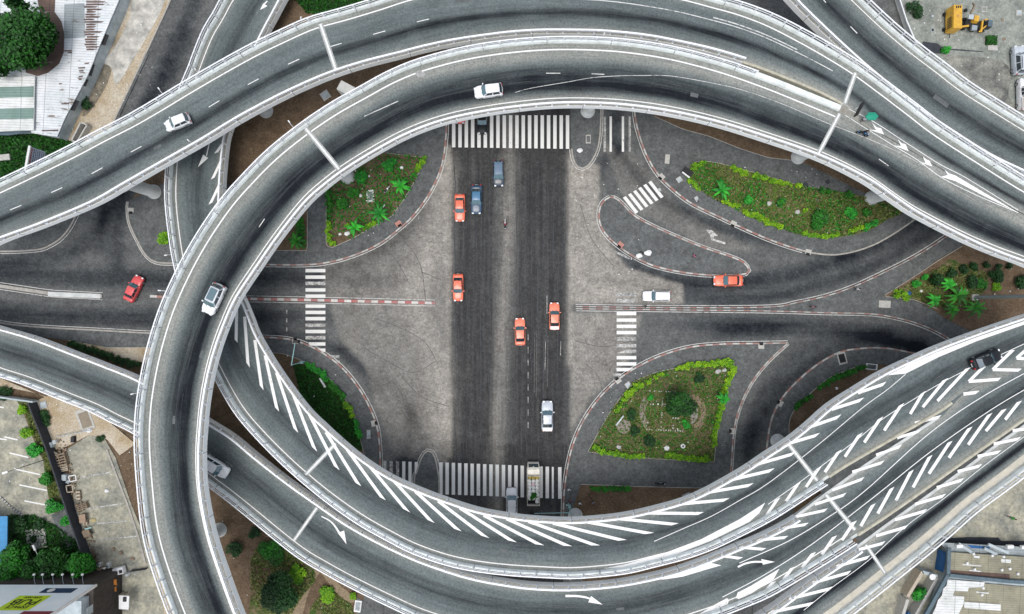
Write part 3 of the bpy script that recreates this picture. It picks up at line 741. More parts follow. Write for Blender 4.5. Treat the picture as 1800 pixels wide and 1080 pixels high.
M_SEAM = mat_plain('tar_seam', (0.03, 0.032, 0.035), 0.8, c2=(0.10, 0.105, 0.105), scale=1.2)
for root, D, L3 in ((rE, E, ((.37, .12), (.60, .07), (.66, .06))), (rD, Dd, ((.50, .08), (.62, .07))), (rB, B, ((.555, .07),)), (rC, C, ((.42, .08),)), (rA, A, ((.52, .05), (.60, .05)))):
    mb = MB()
    for fr_, w_ in L3:
        n_ = len(D['O']) - 1; k0 = int(n_ * .04)
        while k0 < n_ - 12:
            k1 = min(n_, k0 + random.randint(12, 40)); lane_line(mb, D, 0, w_ * random.uniform(.6, 1.2), k0, k1, frac=fr_ + random.uniform(-.006, .006), zo=.008); k0 = k1 + random.choice((0, 3, 8, 14))
    mb.build('tar_seam', M_SEAM, root, world=True)
# darker relaid patches and small repairs
M_REP = mat_plain('relaid_asphalt', (0.085, 0.095, 0.098), 0.9, c2=(0.14, 0.15, 0.15), scale=1.5)
rp = random.Random(21)
for root, D, n_ in ((rA, A, 3), (rB, B, 3), (rC, C, 1), (rD, Dd, 2), (rE, E, 3)):
    mb = MB(); N_ = len(D['O'])
    for _ in range(n_):
        i = rp.randint(8, N_ - 14); ln = rp.choice((1, 1, 2)); f = rp.uniform(.2, .75); wd = rp.uniform(.3, .7) / np.linalg.norm(D['O'][i] - D['I'][i])
        q = [D['O'][j] + (D['I'][j] - D['O'][j]) * g + np.array([0, 0, .006]) for j, g in ((i, f), (i + ln, f), (i + ln, f + wd), (i, f + wd))]
        a_, b_, c_ = q[0], q[1], q[2]; up = np.cross(b_ - a_, c_ - a_)[2] > 0; mb.add(q, [(0, 1, 2, 3) if up else (0, 3, 2, 1)])
    mb.build('asphalt_repair', M_REP, root, world=True)
# ------------------------------------------------------------------ ground sheets
M_SOIL = mat_soil('brown_soil', (0.105, 0.072, 0.045), (0.16, 0.115, 0.075))
M_SAND = mat_soil('tan_dirt', (0.34, 0.26, 0.155), (0.50, 0.45, 0.36), scale=0.22)
M_LAWN = mat_soil('weedy_lawn', (0.13, 0.10, 0.055), (0.19, 0.15, 0.09), grass=(0.045, 0.085, 0.018), scale=0.55, thr=(0.40, 0.56))
M_LAWN2 = mat_soil('lush_lawn', (0.045, 0.055, 0.02), (0.03, 0.05, 0.015), grass=(0.018, 0.055, 0.012), scale=0.4, thr=(0.35, 0.6))
M_LOT = mat_soil('lot_concrete', (0.32, 0.34, 0.30), (0.18, 0.195, 0.175), scale=0.3, fine=2.5)
M_LOT2 = mat_soil('sandy_concrete', (0.40, 0.38, 0.29), (0.20, 0.205, 0.18), scale=0.3, fine=2.0)
M_PAVE = mat_asphalt('pavement_asphalt', (0.118, 0.126, 0.126), (0.06, 0.064, 0.065), (0.17, 0.165, 0.15), False)
M_KERBR = mat_kerb('kerb_red_white', (0.58, 0.56, 0.52), (0.36, 0.15, 0.12), 2.2, 0.5)
M_KERB = mat_plain('kerb_concrete', (0.42, 0.40, 0.36), 0.9, var=0.35, scale=2)
M_PL = mat_paint('kerb_line_paint', (0.62, 0.61, 0.58), 0.22)
M_ZEB = mat_paint('zebra_paint', (0.78, 0.78, 0.75), 0.02, under=(0.10, 0.10, 0.10))
M_ZEBW = mat_paint('zebra_paint_worn', (0.60, 0.60, 0.57), 0.42, under=(0.13, 0.13, 0.125))

g = MB(); s_ = 900
g.add([(-s_, -s_, -0.03), (s_, -s_, -0.03), (s_, s_, -0.03), (-s_, s_, -0.03)], [(0, 1, 2, 3)])
struct(g.build('ground', M_SAND))

# street asphalt: one sheet; wear and dust painted per vertex where tyres have run, plus shade painted in by the decks
nx, ny = 620, 400
gx = np.linspace(-90, 1890, nx); gy = np.linspace(-90, 1190, ny)
GX, GY = np.meshgrid(gx, gy)
wear_shade = np.full(GX.shape, 0.10); dust = np.full(GX.shape, 0.10)
def segdist(P):
    best = np.full(GX.shape, 1e9); T = np.zeros(GX.shape)
    L = [0]
    for a, b in zip(P[:-1], P[1:]): L.append(L[-1] + math.hypot(b[0] - a[0], b[1] - a[1]))
    for i, (a, b) in enumerate(zip(P[:-1], P[1:])):
        ax, ay = a; bx, by = b; dx, dy = bx - ax, by - ay; l2 = dx * dx + dy * dy + 1e-9
        t = np.clip(((GX - ax) * dx + (GY - ay) * dy) / l2, 0, 1)
        d = np.hypot(GX - ax - t * dx, GY - ay - t * dy)
        m = d < best; best = np.where(m, d, best); T = np.where(m, (L[i] + t * (L[i + 1] - L[i])) / L[-1], T)
    return best, T
def stroke(arr, P, w, s, fade=(1, 1), curve=True):
    P = [tuple(p) for p in (crom(P, 4) if curve and len(P) > 2 else P)]
    d, T = segdist(P)
    f = np.interp(T, [0, 0.25, 0.75, 1], [fade[0], 1, 1, fade[1]])
    arr += s * f * np.exp(-(d / w) ** 2)
def polymask(P):
    P = np.array(P, float); ins = np.zeros(GX.shape, bool); j = len(P) - 1
    for i in range(len(P)):
        xi, yi = P[i]; xj, yj = P[j]
        c = ((yi > GY) != (yj > GY)) & (GX < (xj - xi) * (GY - yi) / (yj - yi + 1e-12) + xi)
        ins ^= c; j = i
    return ins
def soft(P, arr, v):
    m = polymask(P).astype(float)
    for _ in range(2):
        m[1:-1, 1:-1] = (m[:-2, 1:-1] + m[2:, 1:-1] + m[1:-1, :-2] + m[1:-1, 2:] + 2 * m[1:-1, 1:-1]) / 6
    arr += v * m
# dusty turning areas either side of the main street
soft([(700,330),(788,250),(788,820),(690,800),(640,640),(600,600),(560,470),(640,440)], dust, 0.42); stroke(dust, [(778,300),(770,420),(730,520),(770,640),(775,760)], 26, 0.45); stroke(dust, [(560,625),(640,700),(680,800)], 10, .25)
soft([(1003,280),(1055,290),(1055,400),(1100,470),(1200,500),(1200,535),(1003,535)], dust, 0.9)
soft([(1003,550),(1130,552),(1100,640),(1040,700),(1003,760)], dust, 0.6)
soft([(1060,250),(1115,270),(1200,370),(1330,440),(1250,440),(1100,360)], dust, 0.25)
soft([(788,-90),(1003,-90),(1003,1190),(788,1190)], wear_shade, 0.55); soft([(788,-90),(1003,-90),(1003,1190),(788,1190)], dust, 0.04)
soft([(773,780),(1000,780),(1000,1190),(773,1190)], wear_shade, 0.45)  # extra darkening: shade under the lower decks painted into the asphalt
soft([(788,180),(1003,180),(1003,270),(788,270)], wear_shade, 0.5)  # shade beside the loop painted in at the upper crossing
for x, w, s in ((802,9,0.20),(818,9,0.42),(840,10,0.40),(858,8,0.28),(915,10,0.25),(933,9,0.42),(950,8,0.25),(968,9,0.42),(985,7,0.30)):
    stroke(wear_shade, [(x,-90),(x + 2,400),(x,1190)], w, s, (1, 1))
stroke(dust, [(897,150),(893,400),(882,600),(873,800),(872,900)], 13, 0.42, (0.4, 1)); stroke(wear_shade, [(897,150),(893,400),(882,600),(873,900)], 13, -0.28)
stroke(dust, [(790,260),(790,800)], 5, 0.5); stroke(dust, [(1003,270),(1001,640)], 6, 0.5)
# west arm
for P, w, s, fd in (([(-60,478),(100,487),(300,492),(560,487),(700,500)], 15, 0.85, (1, 0.0)), ([(-60,540),(100,556),(300,560),(480,560),(640,552)], 15, 0.9, (1, 0.0)),
        ([(480,592),(560,600),(640,650),(700,740)], 10, 0.35, (1, 0)), ([(225,300),(180,390),(110,450),(-60,470)], 14, 0.7, (0.6, 1)), ([(330,60),(250,230),(210,380),(205,470)], 14, 0.5, (0.5, 0.6)),
        ([(345,0),(270,150),(190,330),(180,440)], 12, 0.35, (1, 0.6)), ([(560,480),(650,450),(720,400),(770,340)], 13, 0.45, (0.6, 0.6)), ([(600,498),(660,496),(720,490)], 12, 0.25, (0.3, 0)),
        ([(660,640),(730,740),(745,800)], 10, 0.3, (0, 0.6)), ([(725,690),(716,780),(700,830)], 12, 0.35, (0, 1)), ([(745,800),(715,830)], 14, 0.4, (0.6, 1)),
        # east arm
        ([(1060,405),(1095,450),(1160,488),(1250,500),(1400,482),(1550,425),(1700,340)], 14, 0.9, (0.2, 1)), ([(1180,522),(1300,528),(1400,512),(1530,470),(1650,400)], 11, 0.75, (0.4, 1)),
        ([(1150,575),(1280,572),(1420,575),(1550,592),(1700,640)], 15, 0.8, (0.0, 1)), ([(1240,585),(1330,583),(1400,578)], 12, 0.3, (0, 0)),
        ([(1620,610),(1520,600),(1440,630),(1370,690),(1325,770),(1310,860)], 11, 0.7, (1, 1)), ([(1560,585),(1440,600),(1350,680),(1310,780)], 12, 0.25, (1, 1)),
        ([(1085,200),(1080,250),(1130,320),(1180,360),(1260,400),(1400,430),(1500,455)], 11, 0.42, (1, 0.6)), ([(1090,260),(1060,290),(1030,340)], 10, 0.3, (0.7, 0)),
        ([(1012,480),(1100,500),(1180,512)], 10, 0.3, (0, 0.6)), ([(1040,650),(1080,640),(1100,655)], 12, 0.25, (0, 0))):
    s *= .68 if s > .6 else 1.2; stroke(wear_shade, P, w, s, fd)
    stroke(dust, P, w * 1.1, -0.35 * s, fd)
rt = random.Random(11)
for _ in range(46):
    q = rt.choice(((700,560,0),(700,430,0),(720,700,0),(1050,420,1),(1060,600,1),(1040,700,1),(1030,330,1)))
    x0, y0 = q[0] + rt.uniform(-60, 60), q[1] + rt.uniform(-60, 60); a0 = rt.uniform(0, 2 * PI); cv = rt.uniform(-.012, .012); P_ = []
    for k in range(9): P_.append((x0, y0)); x0 += math.cos(a0) * 14; y0 += math.sin(a0) * 14; a0 += cv * 14
    if all(x < 786 or x > 1006 for x, y in P_): stroke(wear_shade, P_, rt.uniform(2.5, 6), rt.uniform(.08, .28), (0, 0), False)
for _ in range(40):
    x0, y0 = rt.uniform(590, 780) if rt.random() < .5 else rt.uniform(1006, 1130), rt.uniform(300, 760)
    stroke(wear_shade, [(x0, y0), (x0 + rt.uniform(-9, 9), y0 + rt.uniform(-9, 9))], rt.uniform(4, 12), rt.uniform(.1, .4), (1, 1), False)
nsm = np.zeros(GX.shape); ewm = np.zeros(GX.shape)
soft([(788,-90),(1003,-90),(1003,1190),(788,1190)], nsm, 1.0); soft([(-90,460),(600,468),(600,590),(-90,590)], ewm, .9); soft([(1100,500),(1350,500),(1700,560),(1500,610),(1150,605)], ewm, .9)
wear_shade += 0.05 * RNG.standard_normal(wear_shade.shape)
KK = H / F
V = np.stack([((GX - 900) * KK).ravel(), ((540 - GY) * KK).ravel(), np.zeros(GX.size)], 1)
ii, jj = np.meshgrid(np.arange(ny - 1), np.arange(nx - 1), indexing='ij')
a = (ii * nx + jj).ravel()
Fq = np.stack([a, a + nx, a + nx + 1, a + 1], 1)
struct(mobj('road', V.tolist(), Fq.tolist(), M_ROAD, attrs={'wear_shade': np.clip(wear_shade, 0, 1.1).ravel(), 'dust': np.clip(dust, 0, 1).ravel(), 'ns': np.clip(nsm, 0, 1).ravel(), 'ew': np.clip(ewm, 0, 1).ravel()}))

def PX(P, z=0.0): return [tuple(W(p[0], p[1], z))[:2] for p in P]
def sm(P, n=5): return [tuple(p) for p in crom(P, n)]
def slabg(name, P, mat, zt, kind='structure', z0=-0.02):
    mb = MB(); mb.poly(PX(P), z0, zt); 
    o = mb.build(name, mat)
    if mat is M_PAVE:
        n = len(o.data.vertices)
        for k, v in (('wear_shade', 0.15), ('dust', 0.12)):
            at = o.data.attributes.new(k, 'FLOAT', 'POINT'); at.data.foreach_set('value', [v] * n)
    return struct(o, kind)
def kerb(P, mat=None, w=0.24, z0=0.0, z1=0.15, line=0.34, name='kerb', side=1, lw=0.11):
    """solid kerb along a pixel polyline with a painted line on the road beside it"""
    pts = resample([tuple(W(p[0], p[1], 0)) for p in P], 0.8)
    T = np.gradient(pts[:, :2], axis=0); T /= np.linalg.norm(T, axis=1)[:, None]; Nn = np.stack([-T[:, 1], T[:, 0]], 1)
    V = []; Fc = []; UV = []; s = np.r_[0, np.cumsum(np.linalg.norm(np.diff(pts, axis=0), axis=1))]
    for i, p in enumerate(pts):
        for (o, z) in ((-w / 2, z0), (-w / 2, z1), (w / 2, z1), (w / 2, z0)):
            V.append((p[0] + Nn[i][0] * o, p[1] + Nn[i][1] * o, z)); UV.append((o, s[i]))
        if i:
            for k in range(3): Fc.append(((i - 1) * 4 + k, (i - 1) * 4 + k + 1, i * 4 + k + 1, i * 4 + k))
    Fc += [(0, 1, 2, 3), tuple(len(pts) * 4 - 4 + k for k in (3, 2, 1, 0))]
    struct(mobj(name, V, Fc, mat or M_KERBR, uv=UV))
    if line:
        mb = MB(); ribbon(mb, pts, lw, 0.006, side * line); struct(mb.build('road_marking', M_PL))

# north west: dirt, road edge, lot
nw_edge = [(330,-90),(305,-10),(285,35),(250,110),(212,190),(180,260),(150,330),(132,378),(118,408),(92,430),(50,441),(-90,443)]
slabg('dirt_bank', [(-90,-90)] + nw_edge, M_SAND, 0.08)
slabg('pavement', [(-90,330),(160,330),(132,378),(118,408),(92,430),(50,441),(-90,443)], M_PAVE, 0.12)
kerb(sm(nw_edge[1:8], 3), M_KERB, line=None, z1=0.16); kerb(sm([(150,335),(136,375),(118,408),(92,430),(50,441),(-90,443)]), M_KERB, side=1)
slabg('weedy_verge', [(-90,225),(58,228),(100,240),(130,250),(165,250),(190,262),(150,330),(-90,400)], M_LAWN2, 0.10)
slabg('old_concrete', sm([(232,-90),(285,-30),(290,5),(262,60),(232,110),(205,150),(196,120),(180,150),(175,120),(205,80),(230,30)], 3), mat_soil('broken_concrete', (0.62, 0.60, 0.54), (0.27, 0.265, 0.24), scale=0.5), 0.10)
slabg('grey_verge', [(258,95),(262,97),(225,175),(211,205),(206,200)], M_PAVE, 0.13)
# between the outer road and the loop
slabg('soil', [(430,-90),(400,-10),(345,120),(290,250),(228,360),(226,372),(440,400),(790,180),(790,-90)], M_SOIL, 0.08)
slabg('weedy_verge', sm([(518,-40),(525,0),(540,22),(580,28),(640,10),(700,-20),(700,-60),(600,-80)], 3), M_LAWN2, 0.10)
i1 = sm([(1100,0)], 1)
I1_out = sm([(785,120),(785,200),(784,240),(777,290),(757,337),(728,378),(700,404),(665,430),(620,450),(575,462),(530,466),(440,465),(380,464),(300,463),(275,461),(258,450),(243,425),(229,395),(225,370),(226,355)], 4)
slabg('pavement', I1_out + [(330,300),(420,330),(500,300),(640,200),(785,120)][:-1], M_PAVE, 0.13)
kerb([p for p in I1_out if p[0] > 455 and not (p[1] < 130)], side=1); kerb([p for p in I1_out if p[0] < 335], M_KERB, side=1)
bed1 = [(574,296),(574,432),(584,436),(620,420),(655,400),(690,380),(710,352),(730,318),(748,278),(735,274),(680,270),(640,268),(580,270)]
slabg('planting_bed', bed1, M_SOIL, 0.19); 
slabg('planting_bed', [(500,380),(542,360),(541,441),(440,441),(440,400)], M_SOIL, 0.19)
for P in ([(574,300),(574,433),(584,436),(620,420),(655,400),(690,380),(710,352),(730,318),(748,278),(680,270)], [(541,372),(541,441),(478,441)]): kerb(P, M_KERB, 0.09, 0.1, 0.21, None, 'bed_edging')
# north centre island
I3 = sm([(1003,100),(1003,200),(1005,262),(1009,284),(1019,296),(1032,293),(1045,275),(1053,250),(1056,205),(1057,100)], 4)
slabg('pavement', I3, M_PAVE, 0.13); kerb(I3[8:], M_KERB, side=-1)
# north east pavement
I4 = sm([(1113,100),(1113,160),(1116,205),(1124,240),(1137,275),(1157,308),(1182,333),(1215,358),(1260,380),(1300,399),(1350,421),(1400,438),(1440,447),(1480,447),(1530,433),(1580,405),(1640,360),(1700,300)], 4)
slabg('pavement', I4 + [(1900,250),(1900,100)], M_PAVE, 0.13); kerb([p for p in I4 if p[0] < 1420], side=-1); kerb([p for p in I4 if p[0] >= 1410], M_KERB, side=-1, line=None)
slabg('soil', [(1149,100),(1149,206),(1200,228),(1245,240),(1300,262),(1350,278),(1405,284),(1440,300),(1560,360),(1600,352),(1900,100)], M_SOIL, 0.17)
kerb([(1149,205),(1200,228),(1245,240),(1300,262),(1350,278),(1405,284)], M_KERB, 0.09, 0.1, 0.19, None, 'bed_edging')
bed4 = sm([(1215,288),(1232,284),(1265,288),(1310,300),(1350,311),(1400,325),(1440,332),(1490,340),(1540,352),(1590,372),(1560,385),(1535,402),(1500,413),(1460,418),(1430,417),(1395,410),(1365,398),(1320,382),(1290,366),(1250,348),(1225,328),(1207,312)], 2)
slabg('planting_bed', bed4, mat_soil('weedy_bed', (0.13, 0.095, 0.05), (0.21, 0.165, 0.10), grass=(0.07, 0.125, 0.02), scale=0.7, thr=(0.36, 0.56)), 0.19)
kerb(bed4[:14] , M_KERB, 0.09, 0.1, 0.21, None, 'bed_edging')
# teardrop island
I5 = sm([(1072,347),(1060,355),(1053,372),(1055,395),(1067,415),(1088,434),(1115,452),(1150,468),(1200,479),(1250,484),(1300,483),(1316,478),(1308,463),(1285,452),(1240,437),(1200,421),(1150,399),(1115,380),(1095,360),(1083,349)], 4)
slabg('pavement', I5, M_PAVE, 0.13); kerb(I5 + [I5[0]], side=-1)
# east wedge
I6n = sm([(1012,539),(1180,541),(1350,540),(1400,532),(1450,521),(1500,504),(1560,476),(1610,450),(1660,418),(1720,375)], 4)
I6s = sm([(1012,543),(1180,545),(1350,547),(1450,550),(1530,552),(1580,560),(1620,572),(1660,591),(1710,625)], 4)
slabg('pavement', I6n + [(1900,400),(1900,640)] + I6s[::-1], M_PAVE, 0.13)
kerb(I6n, side=1, w=0.15); kerb(I6s, side=-1, w=0.15)
slabg('planting_bed', [(1551,521),(1600,490),(1650,455),(1690,433),(1900,330),(1900,640),(1720,590),(1660,560),(1640,545),(1605,527)], M_SOIL, 0.18)
slabg('weedy_verge', sm([(1562,521),(1600,497),(1650,470),(1670,456),(1700,470),(1730,478),(1735,500),(1722,520),(1700,540),(1650,540),(1610,527)], 3), M_LAWN, 0.20)
kerb([(1690,433),(1650,457),(1600,490),(1551,521),(1605,527),(1645,543)], M_KERB, 0.09, 0.1, 0.22, None, 'bed_edging')
# west median
def median(P, w, mat, z=0.16, ln=True):
    kerb(P, mat, w, 0.0, z, None, 'median')
    if ln:
        for sd in (1, -1):
            mb = MB(); ribbon(mb, resample([tuple(W(p[0], p[1], 0)) for p in P], 1.0), 0.1, 0.006, sd * (w / 2 + 0.28)); struct(mb.build('road_marking', M_PL))
median([(300,523),(560,528),(765,533)], 0.42, mat_kerb('median_red_white', (0.66, 0.64, 0.60), (0.42, 0.12, 0.11), 2.2, 0.25)); median([(265,521),(300,523)], 0.42, M_KERBR, ln=False)
median([(-90,490),(0,503),(88,516),(180,521)], 0.55, M_KERB); 
mb = MB(); mb.poly(PX([(86,513),(178,517),(178,525),(86,521)]), 0.15, 0.18); struct(mb.build('median', M_CONC))
# south west
k2 = sm([(-90,545),(0,567),(43,573),(100,577),(177,581),(267,586),(380,590),(467,593),(505,596),(535,604),(570,622),(602,647),(630,681),(650,716),(663,750),(668,790),(669,840),(672,1000),(675,1190)], 4)
slabg('soil', k2 + [(-90,1190)], M_SOIL, 0.08)
slabg('pavement', k2 + [(640,1190),(640,800),(622,725),(588,672),(548,640),(500,622),(380,612),(267,611),(190,611),(120,598),(-90,575)], M_PAVE, 0.13)
kerb([p for p in k2 if p[0] > 380 and p[1] < 900], side=1); kerb([p for p in k2 if p[0] <= 400], M_KERB, side=1)
kerb([(180,611),(267,611),(380,612),(500,622),(548,640),(588,672),(622,725),(641,800)], M_KERB, 0.09, 0.1, 0.18, None, 'bed_edging')
slabg('weedy_verge', sm([(515,640),(550,645),(590,680),(622,735),(637,790),(600,790),(560,740),(530,700)], 3), M_LAWN2, 0.14)
slabg('tan_verge', [(120,598),(190,611),(267,611),(267,640),(200,628)], M_SAND, 0.15)
# south peninsula and south-east block
I9 = sm([(728,1190),(728,870),(733,830),(742,803),(753,792),(763,800),(769,825),(772,870),(772,1190)], 4)
slabg('pavement', I9, M_PAVE, 0.13); kerb(I9[3:-3], M_KERB, side=1)
I7w = sm([(990,1190),(990,960),(990,900),(993,850),(1003,795),(1020,750),(1048,706),(1083,670),(1120,645),(1165,624),(1215,610),(1270,605),(1330,604),(1385,603)], 4)
I7e = sm([(1385,603),(1352,633),(1322,670),(1302,710),(1290,755),(1284,830),(1276,900),(1260,1190)], 4)
slabg('pavement', I7w + I7e[1:], M_PAVE, 0.13); kerb([p for p in I7w if p[1] < 920], side=1); kerb([p for p in I7e if p[1] < 860], side=1)
slabg('soil', [(1021,851),(1100,854),(1200,857),(1262,858),(1262,1190),(1010,1190),(1005,900)], M_SOIL, 0.17)
kerb([(1262,858),(1200,857),(1100,854),(1021,851)], M_KERB, 0.09, 0.1, 0.19, None, 'bed_edging')
bed7 = sm([(1288,636),(1260,634),(1200,645),(1150,655),(1112,672)], 2) + sm([(1104,682),(1080,712),(1056,752),(1033,794)], 2) + [(1060,798),(1150,806),(1255,812)] + sm([(1256,795),(1262,750),(1275,690),(1291,642)], 2)
slabg('planting_bed', bed7, mat_soil('weedy_bed_south', (0.13, 0.095, 0.055), (0.20, 0.155, 0.10), grass=(0.05, 0.095, 0.018), scale=0.75, thr=(0.38, 0.56)), 0.19)
kerb(bed7 + [bed7[0]], M_KERB, 0.09, 0.1, 0.21, None, 'bed_edging')
# east lower block
I8 = sm([(1660,640),(1620,625),(1575,615),(1550,612),(1523,612),(1483,617),(1455,629),(1425,649),(1393,678),(1371,705),(1355,740),(1347,790),(1340,860),(1325,1000),(1320,1190)], 4)
slabg('pavement', I8[::-1] + [(1900,700),(1900,1190)], M_PAVE, 0.13); kerb([p for p in I8 if p[1] < 830], side=1)
bed8 = sm([(1392,790),(1386,760),(1388,735),(1400,715),(1425,690),(1455,665),(1485,652),(1515,642),(1545,640),(1600,650)], 3) + [(1900,700),(1900,1190),(1400,1190)]
slabg('soil', bed8, M_SOIL, 0.18); kerb(bed8[:22], M_KERB, 0.09, 0.1, 0.2, None, 'bed_edging')
slabg('lot_ground', [(1900,800),(1800,800),(1600,960),(1480,1080),(1400,1190),(1900,1190)], M_LOT2, 0.22)
# north east concrete lot
slabg('lot_ground', [(1560,-90),(1575,0),(1610,90),(1700,170),(1820,240),(1900,290),(1900,-90)], M_LOT, 0.24)
slabg('stained_concrete', sm([(1655,98),(1700,100),(1760,110),(1775,135),(1770,170),(1790,200),(1760,195),(1720,165),(1680,135)], 3), mat_soil('stained_concrete', (0.10, 0.105, 0.10), (0.30, 0.30, 0.26), scale=0.35, fine=3.0), 0.255)
slabg('rubble_verge', sm([(182,112),(196,120),(192,140),(180,165),(160,195),(146,205),(158,170),(172,140)], 3), mat_soil('dark_rubble', (0.12, 0.11, 0.09), (0.26, 0.23, 0.17), scale=1.2, fine=6), 0.115)
# south west lots
slabg('lot_ground', [(-90,690),(0,697),(60,706),(100,790),(135,900),(165,980),(183,1040),(183,1190),(-90,1190)], M_LOT2, 0.20)
slabg('lot_ground', [(118,790),(160,764),(185,770),(205,805),(230,880),(262,960),(285,1040),(300,1190),(183,1190),(183,1030),(165,980),(135,900)], M_LOT2, 0.20)
slabg('dirt_bank', [(-90,660),(60,690),(130,712),(235,768),(250,800),(262,960),(300,1190),(340,1190),(360,900),(300,800),(180,740),(0,664)], M_SAND, 0.16)
slabg('dirt_bank', [(62,706),(100,690),(180,730),(240,780),(212,800),(190,772),(160,764),(118,785),(100,790)], M_SAND, 0.23)
slabg('garden_lawn', sm([(14,905),(60,905),(100,925),(150,960),(165,1000),(180,1040),(120,1040),(14,1020),(-90,1020),(-90,990),(14,985)], 1), M_LAWN2, 0.24)
slabg('weedy_verge', [(30,700),(62,706),(80,750),(96,800),(115,860),(118,905),(92,900),(85,860),(78,810),(60,770),(45,730)], M_LAWN, 0.23)
slabg('garden_path', [(92,905),(116,892),(124,915),(150,985),(137,965),(120,960),(105,930)], M_PAVE, 0.27)
# lower middle: dirt with trodden paths
slabg('trodden_path', sm([(440,1140),(470,1040),(500,1010),(530,1000),(560,985),(575,990),(560,1010),(540,1050),(520,1140)], 3), mat_soil('trodden_dirt', (0.22, 0.17, 0.11), (0.27, 0.21, 0.14)), 0.12)
slabg('trodden_path', sm([(560,1000),(575,1000),(600,1030),(625,1050),(615,1060),(590,1040)], 2), MATS['trodden_dirt'], 0.125)
slabg('weedy_verge', sm([(455,955),(500,950),(530,985),(480,1000),(440,985)], 3), M_LAWN, 0.13)
slabg('weedy_verge', sm([(500,1000),(545,995),(555,1020),(530,1050),(500,1100),(450,1140),(440,1060),(470,1030)], 3), M_LAWN, 0.135)
slabg('weedy_verge', sm([(575,1030),(600,1050),(620,1068),(620,1140),(530,1140),(545,1070)], 3), M_LAWN, 0.13)
slabg('pavement', [(628,1050),(640,1056),(760,1140),(628,1140)], M_PAVE, 0.15)

# ---- zebra crossings and other paint on the street
def quadmark(mb, P, z=0.008): mb.poly(PX(P), z)
z = MB(); zw = MB()
for i in range(19):
    x = 794.5 + 11.12 * i; quadmark(z, [(x, 262 - (18 - i) * 0.15), (x + 6, 262 - (18 - i) * 0.15), (x + 6, 203), (x, 203)])
for i in range(20):
    x = 772 + 11.0 * i; w_ = 6 if i != 18 else 3.4; quadmark(z, [(x, 869 + i * 0.42), (x + w_, 869 + i * 0.42), (x + w_, 813 + i * 0.45), (x, 813 + i * 0.45)])
for i in range(6):
    x = 674 + 11 * i; quadmark(zw if i < 3 else z, [(x, 870), (x + 5.5, 870), (x + 5.5, 810 + i * 0.5), (x, 810 + i * 0.5)])
for i, x in ((0,1061),(1,1071.5),(3,1093),(4,1105)): quadmark(zw if i in (0, 4) else z, [(x, 267), (x + 4, 267), (x + 4, 205), (x, 205)])
for i in range(6):
    x, y = 1095 + 8.9 * i, 348 - 5.4 * i; quadmark(z, [(x, y), (x + 22, y + 28), (x + 27, y + 25), (x + 5, y - 3)])
for i, y in enumerate((473,484.5,495.5,507,518,535.5,546.5,557.5,569,580,591,602,613)):
    xl = 537 if i < 11 else (543, 555)[i - 11]; quadmark(z if i not in (2, 8, 10) else zw, [(xl, y + 6), (572, y + 6), (572, y), (xl, y)])
for y in (625,634): quadmark(zw, [(578, y + 5), (597, y + 5), (597, y), (578, y)])
for i, y in enumerate((515,526,548.5,560,571,582,593,605,615,626,637,647)):
    quadmark(z if i in (2, 3, 4, 5, 9, 10, 11) else zw, [(1084, y + 6), (1118.5, y + 6), (1118.5, y), (1084 + (18 if i == 8 else 0), y)])
for y in (657,665): quadmark(zw, [(1078, y + 5), (1092, y + 5), (1092, y), (1078, y)])
struct(z.build('zebra_crossing', M_ZEB)); struct(zw.build('zebra_crossing', M_ZEBW))
mb = MB()
quadmark(mb, [(1241,404),(1252,405),(1262,415),(1255,415),(1254,420),(1276,427),(1274,430),(1250,422),(1248,413)][::1])
struct(mb.build('road_marking', M_PL))
mb = MB()
for y0, y1 in ((545,552),(560,567),(576,583)): quadmark(mb, [(503, y1), (505, y1), (505, y0), (503, y0)])
for y0 in range(588, 760, 22): quadmark(mb, [(927.8, y0 + 11), (928.8, y0 + 11), (928.8, y0), (927.8, y0)])
quadmark(mb, [(960.8,552),(962,552),(962,520),(961,520)]); quadmark(mb, [(957.5,650),(958.4,650),(959.4,600),(958.6,600)]); quadmark(mb, [(984.6,625),(985.6,625),(986.3,600),(985.5,600)])
for x in range(880, 890, 20): pass
quadmark(mb, [(1080,441),(1096,447),(1108,455),(1104,456),(1092,450),(1080,444)])
struct(mb.build('road_marking', M_ZEBW))
# tyre skid marks
M_SKID = mat_plain('tyre_rubber_mark', (0.05, 0.05, 0.05), 0.9, c2=(0.14, 0.135, 0.125), scale=2)
mb = MB()
for P in ([(700,415),(725,440),(740,470),(745,500),(748,530)], [(740,478),(760,486),(775,492)], [(640,612),(680,635),(720,655),(745,648),(765,635)], [(690,670),(705,690),(712,720)], [(696,670),(711,692),(718,722)], [(700,655),(722,680),(745,700),(790,715)],
          [(660,560),(700,575),(745,600),(770,640)], [(1020,360),(1040,420),(1080,470)], [(1012,600),(1060,610),(1110,600)], [(640,430),(690,450),(720,500)], [(1030,640),(1050,660),(1060,690)],
          [(735,418),(745,416)], [(1026,270),(1040,276),(1056,277)]):
    ribbon(mb, resample([tuple(W(p[0], p[1], 0)) for p in crom(P, 5)], 0.5), 0.09, 0.007)
for x, y0, y1 in ((940,585,690),(943.5,587,700),(963,590,680)): ribbon(mb, [W(x, y0), W(x - 0.5, (y0 + y1) / 2), W(x - 1, y1)], 0.13, 0.007)
struct(mb.build('skid_mark', M_SKID))
M_TRACK = mat_plain('tyre_track', (0.030, 0.033, 0.037), 0.85, c2=(0.075, 0.08, 0.08), scale=0.8); mb = MB(); rt = random.Random(4)
